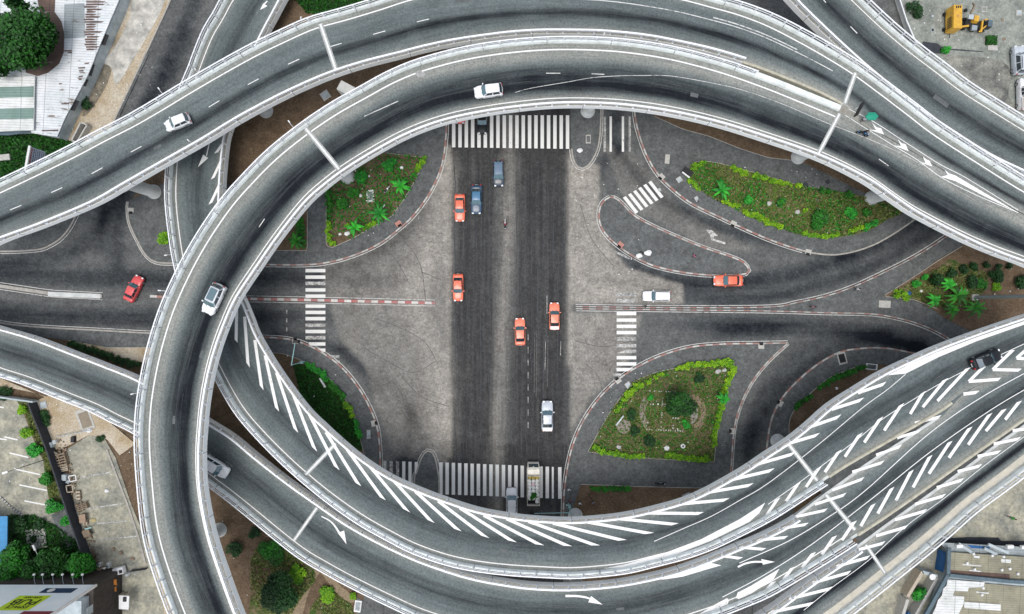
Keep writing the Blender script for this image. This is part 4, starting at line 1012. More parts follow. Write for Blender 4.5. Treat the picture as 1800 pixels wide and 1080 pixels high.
for x in (800,806,814,821,838,845,852,860,908,916,925,934,946,955,963,972,981):
    y = rt.uniform(262, 330)
    while y < 800:
        y2 = min(806, y + rt.uniform(40, 220)); P_ = [W(x + rt.uniform(-1.2, 1.2), y + (y2 - y) * k / 5) for k in range(6)]; wv = rt.uniform(.05, .17)
        ribbon(mb, resample([tuple(p) for p in P_], .6), [wv * math.sin(PI * (k + .5) / max(1, len(resample([tuple(p) for p in P_], .6)))) ** .5 for k in range(len(resample([tuple(p) for p in P_], .6)))], 0.0065); y = y2 + rt.uniform(5, 90)
struct(mb.build('skid_mark', M_TRACK))
mb = MB()
for _ in range(34):
    q = rt.choice(((690,560),(700,430),(715,690),(1050,420),(1060,600),(1040,330),(1110,500))); x0, y0 = q[0] + rt.uniform(-50, 50), q[1] + rt.uniform(-50, 50); a0 = rt.uniform(0, 2 * PI); cv = rt.uniform(-.016, .016); P_ = []
    for k in range(rt.randint(5, 11)): P_.append((x0, y0)); x0 += math.cos(a0) * 10; y0 += math.sin(a0) * 10; a0 += cv * 10
    if all((640 < x < 786 or 1006 < x < 1130) and 330 < y < 740 and not (1050 < x and 345 < y < 480) and not (x > 1040 and y > 640) for x, y in P_):
        for o_ in (0, 1.5): ribbon(mb, resample([tuple(W(*p)) for p in P_], .5), .06, 0.0065, o_)
struct(mb.build('skid_mark', mat_plain('faint_tyre_mark', (0.10, 0.098, 0.09), 0.9, c2=(0.19, 0.18, 0.16), scale=1.2)))
# ------------------------------------------------------------------ vehicles
M_TYRE = mat_plain('tyre_rubber', (0.02, 0.02, 0.02), 0.9, var=0.3)
M_RIM = mat_plain('wheel_rim', (0.45, 0.46, 0.48), 0.35, metal=0.6)
M_GLASS = mat_glass_dark('car_glass', (0.018, 0.035, 0.045))
M_GLASSL = mat_glass_dark('windscreen_glass', (0.06, 0.13, 0.155), 0.08)
M_LAMPW = mat_plain('headlight_glass', (0.75, 0.78, 0.8), 0.15, var=0.05)
M_LAMPR = mat_plain('tail_light_glass', (0.45, 0.02, 0.02), 0.2, var=0.1)
M_BLACK = mat_plain('black_trim', (0.02, 0.02, 0.022), 0.6, var=0.3)
M_PLATE = mat_plain('licence_plate', (0.7, 0.7, 0.62), 0.5, var=0.1)
def paint(name, c, rough=0.32, c2=None):
    return mat_plain(name, c, rough, c2=c2 or tuple(x * 0.82 for x in c), scale=1.2, spec=0.55, coat=0.5)
P_ORANGE = paint('orange_paint', (0.84, 0.17, 0.085), c2=(0.74, 0.14, 0.07)); P_ORANGE2 = paint('faded_orange_paint', (0.88, 0.25, 0.15), 0.4, c2=(0.78, 0.20, 0.11))
P_RED = paint('red_paint', (0.70, 0.08, 0.08), c2=(0.60, 0.07, 0.07)); P_WHITE = paint('white_paint', (0.84, 0.85, 0.86)); P_SILVER = paint('silver_paint', (0.55, 0.60, 0.65))
P_BLUE = paint('blue_paint', (0.02, 0.06, 0.12)); P_GREY = paint('slate_paint', (0.03, 0.045, 0.07)); P_BLACK = mat_plain('black_paint', (0.008, 0.011, 0.015), 0.45, spec=0.3)
P_YEL = paint('machine_yellow', (0.72, 0.42, 0.03), 0.5, c2=(0.50, 0.27, 0.03))

def loft(stations, close=True):
    """stations: list of rings (same count)"""
    V = []; Fc = []; n = len(stations[0])
    for r in stations: V += [tuple(p) for p in r]
    for i in range(len(stations) - 1):
        for k in range(n):
            Fc.append((i * n + k, i * n + (k + 1) % n, (i + 1) * n + (k + 1) % n, (i + 1) * n + k))
    if close:
        Fc.append(tuple(reversed(range(n)))); Fc.append(tuple((len(stations) - 1) * n + k for k in range(n)))
    return V, Fc

KINDS = {  # L, W, H, belt, hood z, cabin base front/rear x, roof front/rear x, boot z
    'sedan': (4.45, 1.72, 1.42, 0.90, 0.86, 0.82, -1.62, 0.18, -0.98, 0.98),
    'hatch': (3.95, 1.70, 1.46, 0.92, 0.90, 0.90, -1.86, 0.28, -1.45, 0.95),
    'wagon': (4.55, 1.72, 1.50, 0.92, 0.88, 0.88, -2.14, 0.30, -1.85, 0.96),
    'suv':   (4.60, 1.84, 1.70, 1.02, 1.02, 1.00, -2.12, 0.45, -1.82, 1.05),
    'pickup':(5.10, 1.84, 1.72, 1.05, 1.05, 1.15, -0.55, 0.60, -0.30, 1.05)}
def car(name, label, cat, pos, rz, kind, pm, group=None, roof=None, boot=None, hood=None, scale=1.0, sun=False, rack=False, rearm=None):
    L, Wd, Ht, belt, hz, cf, cr, rf, rr, bz = KINDS[kind]
    t = thing(name, label, cat, pos, rz, group); t.scale = (scale,) * 3
    h = Wd / 2; X = L / 2
    bx_ = [(-X, .80, .42, .60), (-X + .05, .90, .34, bz - .22), (-X + .22, .97, .28, bz - .04), (-X + .5, 1.0, .24, bz), (cr, 1.0, .22, belt + .02), (-.3, 1.0, .22, belt), (cf, .995, .22, hz + .02),
           (cf + (X - cf) * .45, .98, .24, hz - .03), (X - .38, .95, .26, hz - .12), (X - .14, .86, .30, hz - .22), (X - .02, .70, .36, hz - .38), (X, .62, .42, .5)]
    rings = []
    for x, wf, zb, zt in bx_:
        w_ = h * wf; zm = zb + (zt - zb) * .55
        rings.append([(x, -w_ * .92, zb), (x, -w_, zb + .08), (x, -w_, zm), (x, -w_ * .95, zt - .05), (x, -w_ * .86, zt), (x, -w_ * .4, zt + .03), (x, 0, zt + .04), (x, w_ * .4, zt + .03),
                      (x, w_ * .86, zt), (x, w_ * .95, zt - .05), (x, w_, zm), (x, w_, zb + .08), (x, w_ * .92, zb)])
    V, Fc = loft(rings)
    body = mobj('body', V, Fc, pm, t, smooth=True)
    es = body.modifiers.new('e', 'BEVEL'); es.width = .015; es.segments = 1; es.limit_method = 'ANGLE'
    # glasshouse
    wb = h * .88; wt = h * .70; zb = belt - .02; zr = Ht
    gh = []
    def ring(x0, x1, z, wf, wr_):  # plan outline at height z, slightly rounded ends
        return [(x0, -wf, z), (x0 + .07, -wf * .5, z), (x0 + .09, 0, z), (x0 + .07, wf * .5, z), (x0, wf, z), ((x0 * .5 + x1 * .5), wf * 1.03, z), (x1, wr_, z), (x1 - .06, wr_ * .5, z), (x1 - .07, 0, z), (x1 - .06, -wr_ * .5, z), (x1, -wr_, z), ((x0 * .5 + x1 * .5), -wf * 1.03, z)]
    r0 = ring(cf, cr, zb, wb, wb * .96); r1 = ring(rf, rr, zr - .05, wt, wt * .94)
    def lerp(a, b, f): return tuple(a[i] + (b[i] - a[i]) * f for i in range(3))
    def patch(idx, name, mat, f0=.05, f1=.97, out=.012, shrink=.0):
        V = []; Fc = []
        m = len(idx)
        for f in (f0, (f0 + f1) / 2, f1):
            for k in idx:
                p = Vector(lerp(r0[k], r1[k], f)); c = Vector(((cf + cr) / 2, 0, p.z)); d = (p - c); d.z = .3 * d.length; p = p + d.normalized() * out
                V.append(p)
        for a in range(2):
            for k in range(m - 1): Fc.append((a * m + k, a * m + k + 1, (a + 1) * m + k + 1, (a + 1) * m + k))
        return mobj(name, V, Fc, mat, t, smooth=True)
    V, Fc = loft([r0, [lerp(a, b, .5) for a, b in zip(r0, r1)], r1], close=False)
    mobj('pillars', V, Fc, roof or pm, t, smooth=False)
    patch([0, 1, 2, 3, 4], 'windscreen', M_GLASSL, .06, .95)
    patch([6, 7, 8, 9, 10], 'rear_window', rearm or M_GLASS, .12, .92)
    for sgn, a, b in ((1, 4, 6), (-1, 0, 10)):
        V = []; Fc = []
        A0, B0 = Vector(r0[a]), Vector(r0[b]); A1, B1 = Vector(r1[a]), Vector(r1[b]); mid0 = Vector(r0[5 if sgn > 0 else 11]); mid1 = Vector(r1[5 if sgn > 0 else 11])
        def q(P0, P1, f, g, o): p = P0.lerp(P1, f) ; return p + Vector((0, sgn * o, 0))
        for (s0, s1) in ((.10, .47), (.53, .92)):
            def pt(s, f):
                if s < .5: bt = A0.lerp(mid0, s * 2); tp = A1.lerp(mid1, s * 2)
                else: bt = mid0.lerp(B0, s * 2 - 1); tp = mid1.lerp(B1, s * 2 - 1)
                return bt.lerp(tp, f) + Vector((0, sgn * .014, .004))
            n = len(V); V += [pt(s0, .1), pt(s1, .1), pt(s1, .9), pt(s0, .9)]; Fc.append((n, n + 1, n + 2, n + 3))
        mobj('side_window', V, Fc, M_GLASS, t)
    # roof panel
    rings = []
    for f in np.linspace(0, 1, 7):
        x = rf + .06 + (rr - .05 - rf - .06) * f; e = min(f, 1 - f); wv = wt * (1.0 if f < .5 else .97); cz = .045 * math.sin(PI * (0.12 + .76 * f))
        rings.append([(x, wv * s, zr - .05 + cz * 1.2 * (1 - s * s) + .012 + (.0 if e > 0 else -.02)) for s in (-1.02, -.8, -.4, 0, .4, .8, 1.02)])
    V = []; Fc = []
    for r in rings: V += r
    for i in range(6):
        for k in range(6): Fc.append((i * 7 + k, (i + 1) * 7 + k, (i + 1) * 7 + k + 1, i * 7 + k + 1))
    mobj('roof', V, Fc, roof or pm, t, smooth=True)
    if sun:
        mb = MB(); mb.box(((rf + rr) / 2 - .02, 0, zr + .035), ((rf - rr) * .86, wt * 1.5, .02)); mb.build('sunroof', M_GLASSL, t)
    if rack:
        for s in (-1, 1):
            mb = MB(); mb.bar((rf - .15, s * wt * .86, zr + .06), (rr + .15, s * wt * .84, zr + .06), .05); mb.build('roof_rail', M_BLACK, t)
    if hood:
        pass
    if boot is not None:
        mb = MB(); mb.box(((-X + cr) / 2 + .02, 0, bz + .045), (abs(cr + X) * .8, Wd * .78, .012)); mb.build('boot_lid', boot, t)
    for s in (-1, 1):
        for x in (X - .82, -X + .82):
            M_ = Matrix.Rotation(R(90), 3, 'X'); mb = MB()
            mb.lathe((x, s * (h - .10), .31), [(.20, -.10), (.29, -.10), (.31, -.06), (.31, .06), (.29, .10), (.20, .10)], 18, M_)
            wob = mb.build('wheel', M_TYRE, t, smooth=False)
            mr = MB(); mr.lathe((x, s * (h + .002), .31), [(.02, -.01), (.19, -.01), (.20, 0.0), (.19, .012), (.02, .012)], 14, M_); mr.build('rim', M_RIM, wob)
        mb = MB(); mb.box((X - .13, s * h * .60, hz - .24), (.26, h * .34, .12)); mb.build('headlight', M_LAMPW, t)
        mb = MB(); mb.box((-X + .08, s * h * .70, bz - .20), (.16, h * .26, .16)); mb.build('tail_light', M_LAMPR, t)
        mb = MB(); mb.box((cf - .22, s * (h + .085), belt + .05), (.14, .20, .13), s * .25); mb.build('wing_mirror', pm if not pm is P_BLACK else M_BLACK, t)
    mb = MB(); mb.box((X - .0, 0, .46), (.07, Wd * .66, .13)); mb.build('front_bumper', M_BLACK, t)
    mb = MB(); mb.box((-X + .0, 0, .50), (.06, Wd * .72, .14)); mb.build('rear_bumper', M_BLACK, t)
    mb = MB(); mb.box((-X - .02, 0, .64), (.03, .5, .12)); mb.build('licence_plate', M_PLATE, t)
    for s in (-1, 1):
        mb = MB(); mb.bar((cf + .16, s * .3 + .1, belt + .03), (cf - .1, s * .3 - .25, belt + .17), .03, .02); mb.build('wiper', M_BLACK, t)
    return t

def hd(a, b):  # heading from pixel a (rear) to pixel b (front)
    return math.atan2(-(b[1] - a[1]), b[0] - a[0])
GT = 'orange and red taxis at the crossing'; GC = 'cars driving on the roads'
def gpos(x, y, z=0.01): return tuple(W(x, y, z))
car('taxi', 'orange taxi beside the blue car, with black rear window, queueing before the upper zebra crossing', 'car', gpos(809, 367), R(-90), 'sedan', P_ORANGE, GT)
car('car', 'steel blue saloon between the orange taxi and the slate car', 'car', gpos(838, 352.5), R(-91), 'sedan', P_BLUE, GC, scale=1.06, roof=paint('blue_roof_reflection', (0.05, 0.17, 0.31)))  # paler roof colour paints in the reflected sky
car('car', 'slate grey car in the middle lane, nearest the upper zebra crossing', 'car', gpos(876.5, 307), R(-89), 'hatch', P_GREY, GC, scale=1.08, roof=paint('slate_roof_reflection', (0.12, 0.19, 0.28)))  # roof reflection is put into its lighter colour
car('taxi', 'orange taxi alone in the left lane level with the end of the striped median', 'car', gpos(806, 506), R(-90), 'sedan', P_ORANGE, GT)
car('taxi', 'orange taxi driving up the middle of the main street', 'car', gpos(914, 583), R(91), 'sedan', P_ORANGE2, GT)
car('taxi', 'orange taxi with white reflection painted on its boot lid in the right lane', 'car', gpos(974, 556), R(90), 'sedan', P_ORANGE2, GT, boot=P_WHITE)  # white panel on the boot is a painted reflection
car('car', 'silver saloon driving up the right lane in the lower half of the street', 'car', gpos(961.5, 730), R(90), 'sedan', P_SILVER, GC, scale=1.1, boot=P_WHITE)
car('car', 'white car half under the lower overpass on the zebra crossing', 'car', gpos(899.5, 878), R(90), 'hatch', P_WHITE, GC, scale=1.08)
car('car', 'black car on the upper zebra crossing just under the loop', 'car', gpos(848, 214), R(-90), 'sedan', P_BLACK, GC)
car('taxi', 'red taxi almost hidden under the loop at the left end of the upper zebra crossing', 'car', gpos(809, 196), R(-90), 'sedan', P_RED, GT)
car('taxi', 'red car turning across the left road beside the grey median', 'car', gpos(240.5, 508), hd((229, 532), (251, 486)), 'sedan', P_RED, GT)
car('taxi', 'reddish orange taxi in the right road beside the teardrop island', 'car', gpos(1277, 494), R(180), 'sedan', P_ORANGE, GT, scale=1.06)
car('car', 'white estate car in the right road beside the striped median', 'car', gpos(1152.5, 521), R(180), 'wagon', P_WHITE, GC)
def dcar(key, x, y, *a, **k):
    return car(a[0], a[1], a[2], tuple(DW(key, x, y, 0.015)), *a[3:], **k)
dcar('A', 859, 163.5, 'car', 'white hatchback on the high loop above the upper zebra crossing', 'car', hd((886, 160), (832, 167)), 'hatch', P_WHITE, GC, scale=1.0)
dcar('A', 380.5, 526, 'car', 'silver car with glass sunroof on the left side of the high loop', 'car', hd((393, 500), (369, 551)), 'hatch', P_WHITE, GC, sun=True, scale=1.13, roof=P_SILVER)
dcar('B', 317, 218, 'car', 'small white car on the outer overpass at the upper left', 'car', hd((340, 209), (295, 227)), 'hatch', P_WHITE, GC, scale=0.96)
dcar('D', 1726.5, 631, 'car', 'black car beside the white hatching on the lower right overpass', 'car', hd((1703, 641), (1751, 621)), 'sedan', P_BLACK, GC, rearm=mat_glass_dark('bright_rear_glass', (0.10, 0.14, 0.17), 0.15))
dcar('E', 384, 818.5, 'car', 'white car coming out from below the loop on the lower left ramp', 'car', hd((345, 806), (403, 843)), 'hatch', P_WHITE, GC, scale=1.1)
car('parked_car', 'silver off-road car parked in the upper right lot above the white pickup', 'car', gpos(1784, 110, 0.24), R(93), 'suv', P_SILVER, rack=True, scale=1.02)
pk = car('pickup_truck', 'white pickup with sandy load bed parked below the silver car in the upper right lot', 'pickup', gpos(1793, 169, 0.24), R(91), 'pickup', P_WHITE, scale=1.0)
mb = MB(); mb.box((-1.55, 0, 1.05), (1.7, 1.5, .16)); mb.build('load_bed', mat_plain('sandy_load', (0.42, 0.35, 0.25), 0.95, var=0.4, scale=4), pk)
for s in (-1, 1):
    mb = MB(); mb.box((-1.55, s * .82, 1.15), (1.8, .08, .28)); mb.build('bed_side', P_WHITE, pk)
mb = MB(); mb.box((-2.46, 0, 1.15), (.07, 1.64, .28)); mb.build('tailgate', P_WHITE, pk)

# open truck loaded with sacks and boughs on the lower zebra crossing
t = thing('loaded_truck', 'small cream open truck piled with sacks and greenery on the lower zebra crossing', 'truck', gpos(937, 847, 0.01), R(90))
P_CREAM = paint('cream_paint', (0.74, 0.70, 0.60), 0.5)
mb = MB()
V, Fc = loft([[(x, -w_, zb), (x, -w_, zt), (x, 0, zt + .05), (x, w_, zt), (x, w_, zb)] for x, w_, zb, zt in ((1.75, .95, .5, 1.95), (1.9, .97, .45, 2.0), (2.6, .97, .4, 2.0), (2.95, .95, .4, 1.75), (3.3, .93, .4, 1.25), (3.42, .88, .45, 1.0))])
mobj('cab', V, Fc, P_CREAM, t)
mobj('windscreen', [(3.34, -.80, 1.27), (3.34, .80, 1.27), (2.92, .82, 1.83), (2.92, -.82, 1.83)], [(0, 1, 2, 3)], M_GLASS, t)
mb = MB(); mb.box((-.85, 0, .80), (5.0, 1.95, .18)); mb.build('cargo_bed', M_BLACK, t)
for s in (-1, 1): mb = MB(); mb.box((-.85, s * .98, 1.25), (5.0, .07, .8)); mb.build('bed_side', P_CREAM, t)
mb = MB(); mb.box((-3.33, 0, 1.25), (.07, 2.0, .8)); mb.build('tailgate', P_CREAM, t)
mb = MB(); mb.box((1.62, 0, 1.5), (.07, 1.95, 1.3)); mb.build('headboard', P_CREAM, t)
for s in (-1, 1):
    for x in (2.6, -1.9):
        mb = MB(); mb.lathe((x, s * .85, .38), [(.2, -.12), (.36, -.12), (.38, -.05), (.38, .05), (.36, .12), (.2, .12)], 18, Matrix.Rotation(R(90), 3, 'X')); mb.build('wheel', M_TYRE, t)
for s in (-1, 1):
    mb = MB(); mb.box((3.40, s * .7, .8), (.1, .3, .18)); mb.build('headlight', M_LAMPW, t)
    mb = MB(); mb.box((3.0, s * 1.1, 1.5), (.1, .2, .3)); mb.build('wing_mirror', M_BLACK, t)

def sack(mb, c, d, rz, seed):
    rr = random.Random(seed); V = []; n, m = 8, 5
    for i in range(m):
        f = i / (m - 1); z = -1 + 2 * f; r = max(.25, math.cos(z * 1.25))
        for k in range(n):
            a = 2 * PI * k / n; q = 1 + rr.uniform(-.12, .12)
            sx = math.copysign(abs(math.cos(a)) ** .6, math.cos(a)); sy = math.copysign(abs(math.sin(a)) ** .6, math.sin(a))
            v = Matrix.Rotation(rz, 3, 'Z') @ Vector((sx * d[0] / 2 * r * q, sy * d[1] / 2 * r * q, z * d[2] / 2)); V.append(v + Vector(c))
    Fc = [(i * n + k, i * n + (k + 1) % n, (i + 1) * n + (k + 1) % n, (i + 1) * n + k) for i in range(m - 1) for k in range(n)]
    Fc += [tuple(reversed(range(n))), tuple((m - 1) * n + k for k in range(n))]
    mb.add(V, Fc)
SACKS = [mat_plain('white_sack', (0.85, 0.85, 0.80), 0.9, var=0.3, scale=4), mat_plain('lilac_sack', (0.70, 0.55, 0.78), 0.9, var=0.3, scale=4), mat_plain('pink_sack', (0.82, 0.62, 0.68), 0.9, var=0.3, scale=4), mat_plain('ochre_load', (0.60, 0.48, 0.14), 0.9, var=0.5, scale=4)]
rr_ = random.Random(3); tb = gpos(937, 847, 0.01)
for i in range(22):
    lx = 1.2 - (i // 3) * .55; ly = ((i % 3) - 1) * .6
    m_ = SACKS[3] if lx > .7 else (SACKS[1] if .1 < lx < .5 else SACKS[2] if -.3 < lx <= .1 and i % 2 else SACKS[0])
    mb = MB(); sack(mb, (0, 0, 0), (.62, .72, .42), rr_.uniform(-.4, .4), i)
    o = mb.build('sack', m_, None, smooth=True); o.location = (tb[0] - ly, tb[1] + lx, 1.52 + rr_.uniform(0, .25))
    cn = {0: 'white', 1: 'lilac', 2: 'pink', 3: 'ochre'}[SACKS.index(m_)]
    tag(o, cn + ' sack among those piled in the bed of the cream open truck', 'sack', 'sacks piled in the truck bed')

# ------------------------------------------------------------------ people
def skin_mesh(verts, edges, radii, sub=1):
    me = bpy.data.meshes.new('tmp'); me.from_pydata(verts, edges, []); o = bpy.data.objects.new('tmp', me); COL.objects.link(o)
    sk = o.modifiers.new('s', 'SKIN'); sk.use_smooth_shade = True
    for i, r_ in enumerate(radii): me.skin_vertices[0].data[i].radius = r_ if hasattr(r_, '__len__') else (r_, r_)
    me.skin_vertices[0].data[0].use_root = True
    if sub: ss = o.modifiers.new('b', 'SUBSURF'); ss.levels = sub; ss.render_levels = sub
    dg = bpy.context.evaluated_depsgraph_get(); ev = o.evaluated_get(dg); m2 = bpy.data.meshes.new_from_object(ev)
    bpy.data.objects.remove(o); return m2
M_SKIN = mat_plain('skin', (0.16, 0.085, 0.055), 0.6, var=0.1); M_HAIR = mat_plain('hair', (0.012, 0.01, 0.01), 0.8, var=0.2)
M_TROUS = mat_plain('dark_trousers', (0.03, 0.035, 0.05), 0.9, var=0.3)
def person(label, pos, rz, shirt, pose='walk', trousers=None, hat=None, group=None, name='person'):
    """one continuous body: pelvis root, spine, head, arms with five fingers, legs"""
    V = [(0, 0, .95)]; E_ = []; Rr = [(.15, .11)]
    def add(p, par, r):
        V.append(p); Rr.append(r); E_.append((par, len(V) - 1)); return len(V) - 1
    sit = pose == 'ride'; fw = .18 if sit else .03
    ch = add((fw * .5, 0, 1.18), 0, (.15, .11)); sh = add((fw, 0, 1.40), ch, (.16, .10)); nk = add((fw + .01, 0, 1.50), sh, .055)
    hd_ = add((fw + .03, 0, 1.60), nk, (.085, .095)); tp = add((fw + .03, 0, 1.72), hd_, (.075, .085)); add((fw + .13, 0, 1.60), hd_, .018)
    for s in (-1, 1):
        s0 = add((fw, s * .17, 1.40), sh, .055)
        if sit: el, wr = (fw + .22, s * .28, 1.18), (fw + .45, s * .27, 1.10)
        else: el, wr = (.0 + s * .10, s * .25, 1.14), (.08 + s * .18, s * .25, .92)
        e = add(el, s0, .042); w_ = add(wr, e, .028); pd = Vector(wr) - Vector(el); pd.normalize()
        pm_ = add(tuple(Vector(wr) + pd * .07), w_, (.036, .018))
        for f, (o, ln) in enumerate(((-.027, .062), (-.009, .075), (.009, .07), (.027, .055))):
            b_ = Vector(wr) + pd * .10 + Vector((0, 0, 0)) + Vector((0, o, 0)); k1 = add(tuple(b_), pm_, .009); k2 = add(tuple(b_ + pd * ln * .55 + Vector((0, 0, -.006))), k1, .008); add(tuple(b_ + pd * ln + Vector((-.01, -s * .008, -.014))), k2, .007)
        th = add(tuple(Vector(wr) + pd * .045 + Vector((.03, -s * .015, .0))), w_, .010); add(tuple(Vector(wr) + pd * .085 + Vector((.045, -s * .02, -.005))), th, .009)
        hp = add((0, s * .09, .88), 0, .085)
        if sit: kn, an, to = (.38, s * .20, .78), (.25, s * .20, .38), (.42, s * .20, .34)
        elif pose == 'stand': kn, an, to = (.02, s * .10, .48), (0, s * .10, .08), (.17, s * .12, .04)
        else: kn, an, to = (.10 * s + .04, s * .09, .49), (.22 * s - .02, s * .09, .09), (.22 * s + .15, s * .10, .04)
        k = add(kn, hp, .058); a_ = add(an, k, .038); add(to, a_, (.042, .03))
    me = skin_mesh(V, E_, Rr)
    for m_ in (trousers or M_TROUS, shirt, M_SKIN): me.materials.append(m_)
    me.name = 'person'
    mi = []
    for p in me.polygons:
        c = p.center
        if c.z > 1.46: mi.append(2)
        elif c.z > .93 and not (abs(c.y) > .19 and c.z < 1.22 and not sit) and not (sit and c.x > .38 and c.z > .95): mi.append(1)
        elif abs(c.y) > .19 and c.z > .70 and not sit: mi.append(2)
        elif sit and c.z > 1.0 and c.x > .38: mi.append(2)
        elif c.z < .12: mi.append(2)
        else: mi.append(0)
    me.polygons.foreach_set('material_index', mi)
    o = bpy.data.objects.new(name, me); COL.objects.link(o); o.location = pos; o.rotation_euler = (0, 0, rz)
    tag(o, label, 'person', group)
    mb = MB(); mb.lathe((fw + .015, 0, 1.66), [(.088, -.03), (.105, 0), (.10, .05), (.07, .095), (.02, .115)], 12)
    mb.build('helmet' if hat else 'hair', hat or M_HAIR, o, smooth=True)
    for s in (-1, 1):
        mb = MB(); mb.lathe((fw + .112, s * .032, 1.63), [(.001, -.008), (.011, 0), (.001, .008)], 6); mb.build('eye', M_BLACK, o)
        mb = MB(); mb.box((fw + .03, s * .092, 1.615), (.04, .018, .055)); mb.build('ear', M_SKIN, o)
    mb = MB(); mb.box((fw + .116, 0, 1.558), (.012, .045, .012)); mb.build('mouth', mat_plain('lips', (0.2, 0.07, 0.06), 0.6), o)
    return o
def cloth(n, c): return mat_plain(n, c, 0.9, var=0.3, scale=6)
C_WH = cloth('white_cloth', (0.75, 0.76, 0.78)); C_RED = cloth('dark_red_cloth', (0.30, 0.03, 0.05)); C_BLU = cloth('blue_cloth', (0.03, 0.22, 0.50)); C_PNK = cloth('pink_cloth', (0.62, 0.18, 0.32)); C_BLK = cloth('black_cloth', (0.015, 0.015, 0.018)); C_OR = cloth('orange_cloth', (0.32, 0.17, 0.08)); C_GRN = cloth('green_cloth', (0.08, 0.42, 0.08)); C_TEAL = cloth('pale_teal_cloth', (0.5, 0.68, 0.66))

def motorbike(label, pos, rz, pm, name='motorbike'):
    t = thing(name, label, 'motorbike', pos, rz)
    for x in (-.62, .62):
        M_ = Matrix.Rotation(R(90), 3, 'X'); mb = MB(); mb.lathe((x, 0, .30), [(.2, -.04), (.28, -.05), (.30, 0), (.28, .05), (.2, .04)], 18, M_); w_ = mb.build('wheel', M_TYRE, t)
        mb = MB(); mb.lathe((x, 0, .30), [(.02, -.06), (.06, -.05), (.19, -.015), (.19, .015), (.06, .05), (.02, .06)], 10, M_); mb.build('rim', M_RIM, w_)
    mb = MB(); mb.tube([(.62, 0, .30), (.48, 0, .70), (.42, 0, .98)], .03); mb.tube([(-.62, .1, .30), (-.1, .1, .45)], .03); mb.tube([(-.62, -.1, .30), (-.1, -.1, .45)], .03); mb.build('frame', M_BLACK, t)
    mb = MB(); mb.box((0, 0, .42), (.42, .26, .3)); mb.build('engine', M_RIM, t)
    V, Fc = loft([[(x, -w_ * .6, z - h_), (x, -w_, z), (x, -w_ * .5, z + h_), (x, w_ * .5, z + h_), (x, w_, z), (x, w_ * .6, z - h_)] for x, w_, z, h_ in ((-.02, .10, .76, .08), (.1, .16, .78, .12), (.28, .15, .80, .12), (.42, .08, .80, .07))])
    mobj('fuel_tank', V, Fc, pm, t, smooth=True)
    V, Fc = loft([[(x, -w_, z - .05), (x, -w_ * .8, z + .04), (x, w_ * .8, z + .04), (x, w_, z - .05)] for x, w_, z in ((-.72, .08, .84), (-.5, .14, .80), (-.2, .15, .76), (0, .10, .77))])
    mobj('seat', V, Fc, M_BLACK, t, smooth=True)
    mb = MB(); mb.tube([(.34, -.36, 1.0), (.42, -.12, 1.03), (.42, .12, 1.03), (.34, .36, 1.0)], .02); mb.build('handlebar', M_BLACK, t)
    mb = MB(); mb.lathe((.54, 0, .88), [(.03, -.06), (.09, 0), (.09, .05)], 10, Matrix.Rotation(R(90), 3, 'Y')); mb.build('headlight', M_LAMPW, t)
    for x, w_ in ((.62, .1), (-.62, .12)):
        mb = MB(); mb.box((x, 0, .64), (.42, w_, .04), taper=.85); mb.build('mudguard', pm, t)
    for s in (-1, 1):
        mb = MB(); mb.tube([(.36, s * .25, 1.02), (.36, s * .33, 1.16)], .008); mb.box((.35, s * .35, 1.2), (.02, .12, .08)); mb.build('mirror', M_BLACK, t)
    mb = MB(); mb.tube([(.1, -.14, .32), (-.3, -.17, .30), (-.75, -.18, .38)], [.03, .045, .05]); mb.build('exhaust', M_RIM, t)
    return t
pb = gpos(888, 395, 0.01)
motorbike('white motorbike ridden up the middle of the main street', pb, R(90), P_WHITE); person('motorcyclist in a dark red jacket riding in the middle of the main street', (pb[0], pb[1] - .25, .01), R(90), C_RED, 'ride', hat=cloth('helmet_white', (0.6, 0.5, 0.52)))
pb = DW('A', 1513, 237, 0.02); hz_ = hd((1500, 231), (1526, 241))
motorbike('dark blue motorbike on the high loop beside the white arrow tip', pb, hz_, paint('bike_blue', (0.03, 0.2, 0.45)))
person('motorcyclist in black riding on the high loop beside the green umbrella', tuple(pb + Vector((-.25 * math.cos(hz_), -.25 * math.sin(hz_), 0))), hz_, C_BLK, 'ride', hat=cloth('helmet_black', (0.03, 0.03, 0.03)))
motorbike('black motorbike parked on the lower pavement by the brown verge', gpos(1160, 848.5, 0.14), R(3), P_BLACK)
pu = DW('A', 1517, 213, 0.05)
person('vendor in a pale shirt under the green umbrella on the gore of the high road', tuple(pu + Vector((-.5, -.1, 0))), R(20), C_WH, 'stand')
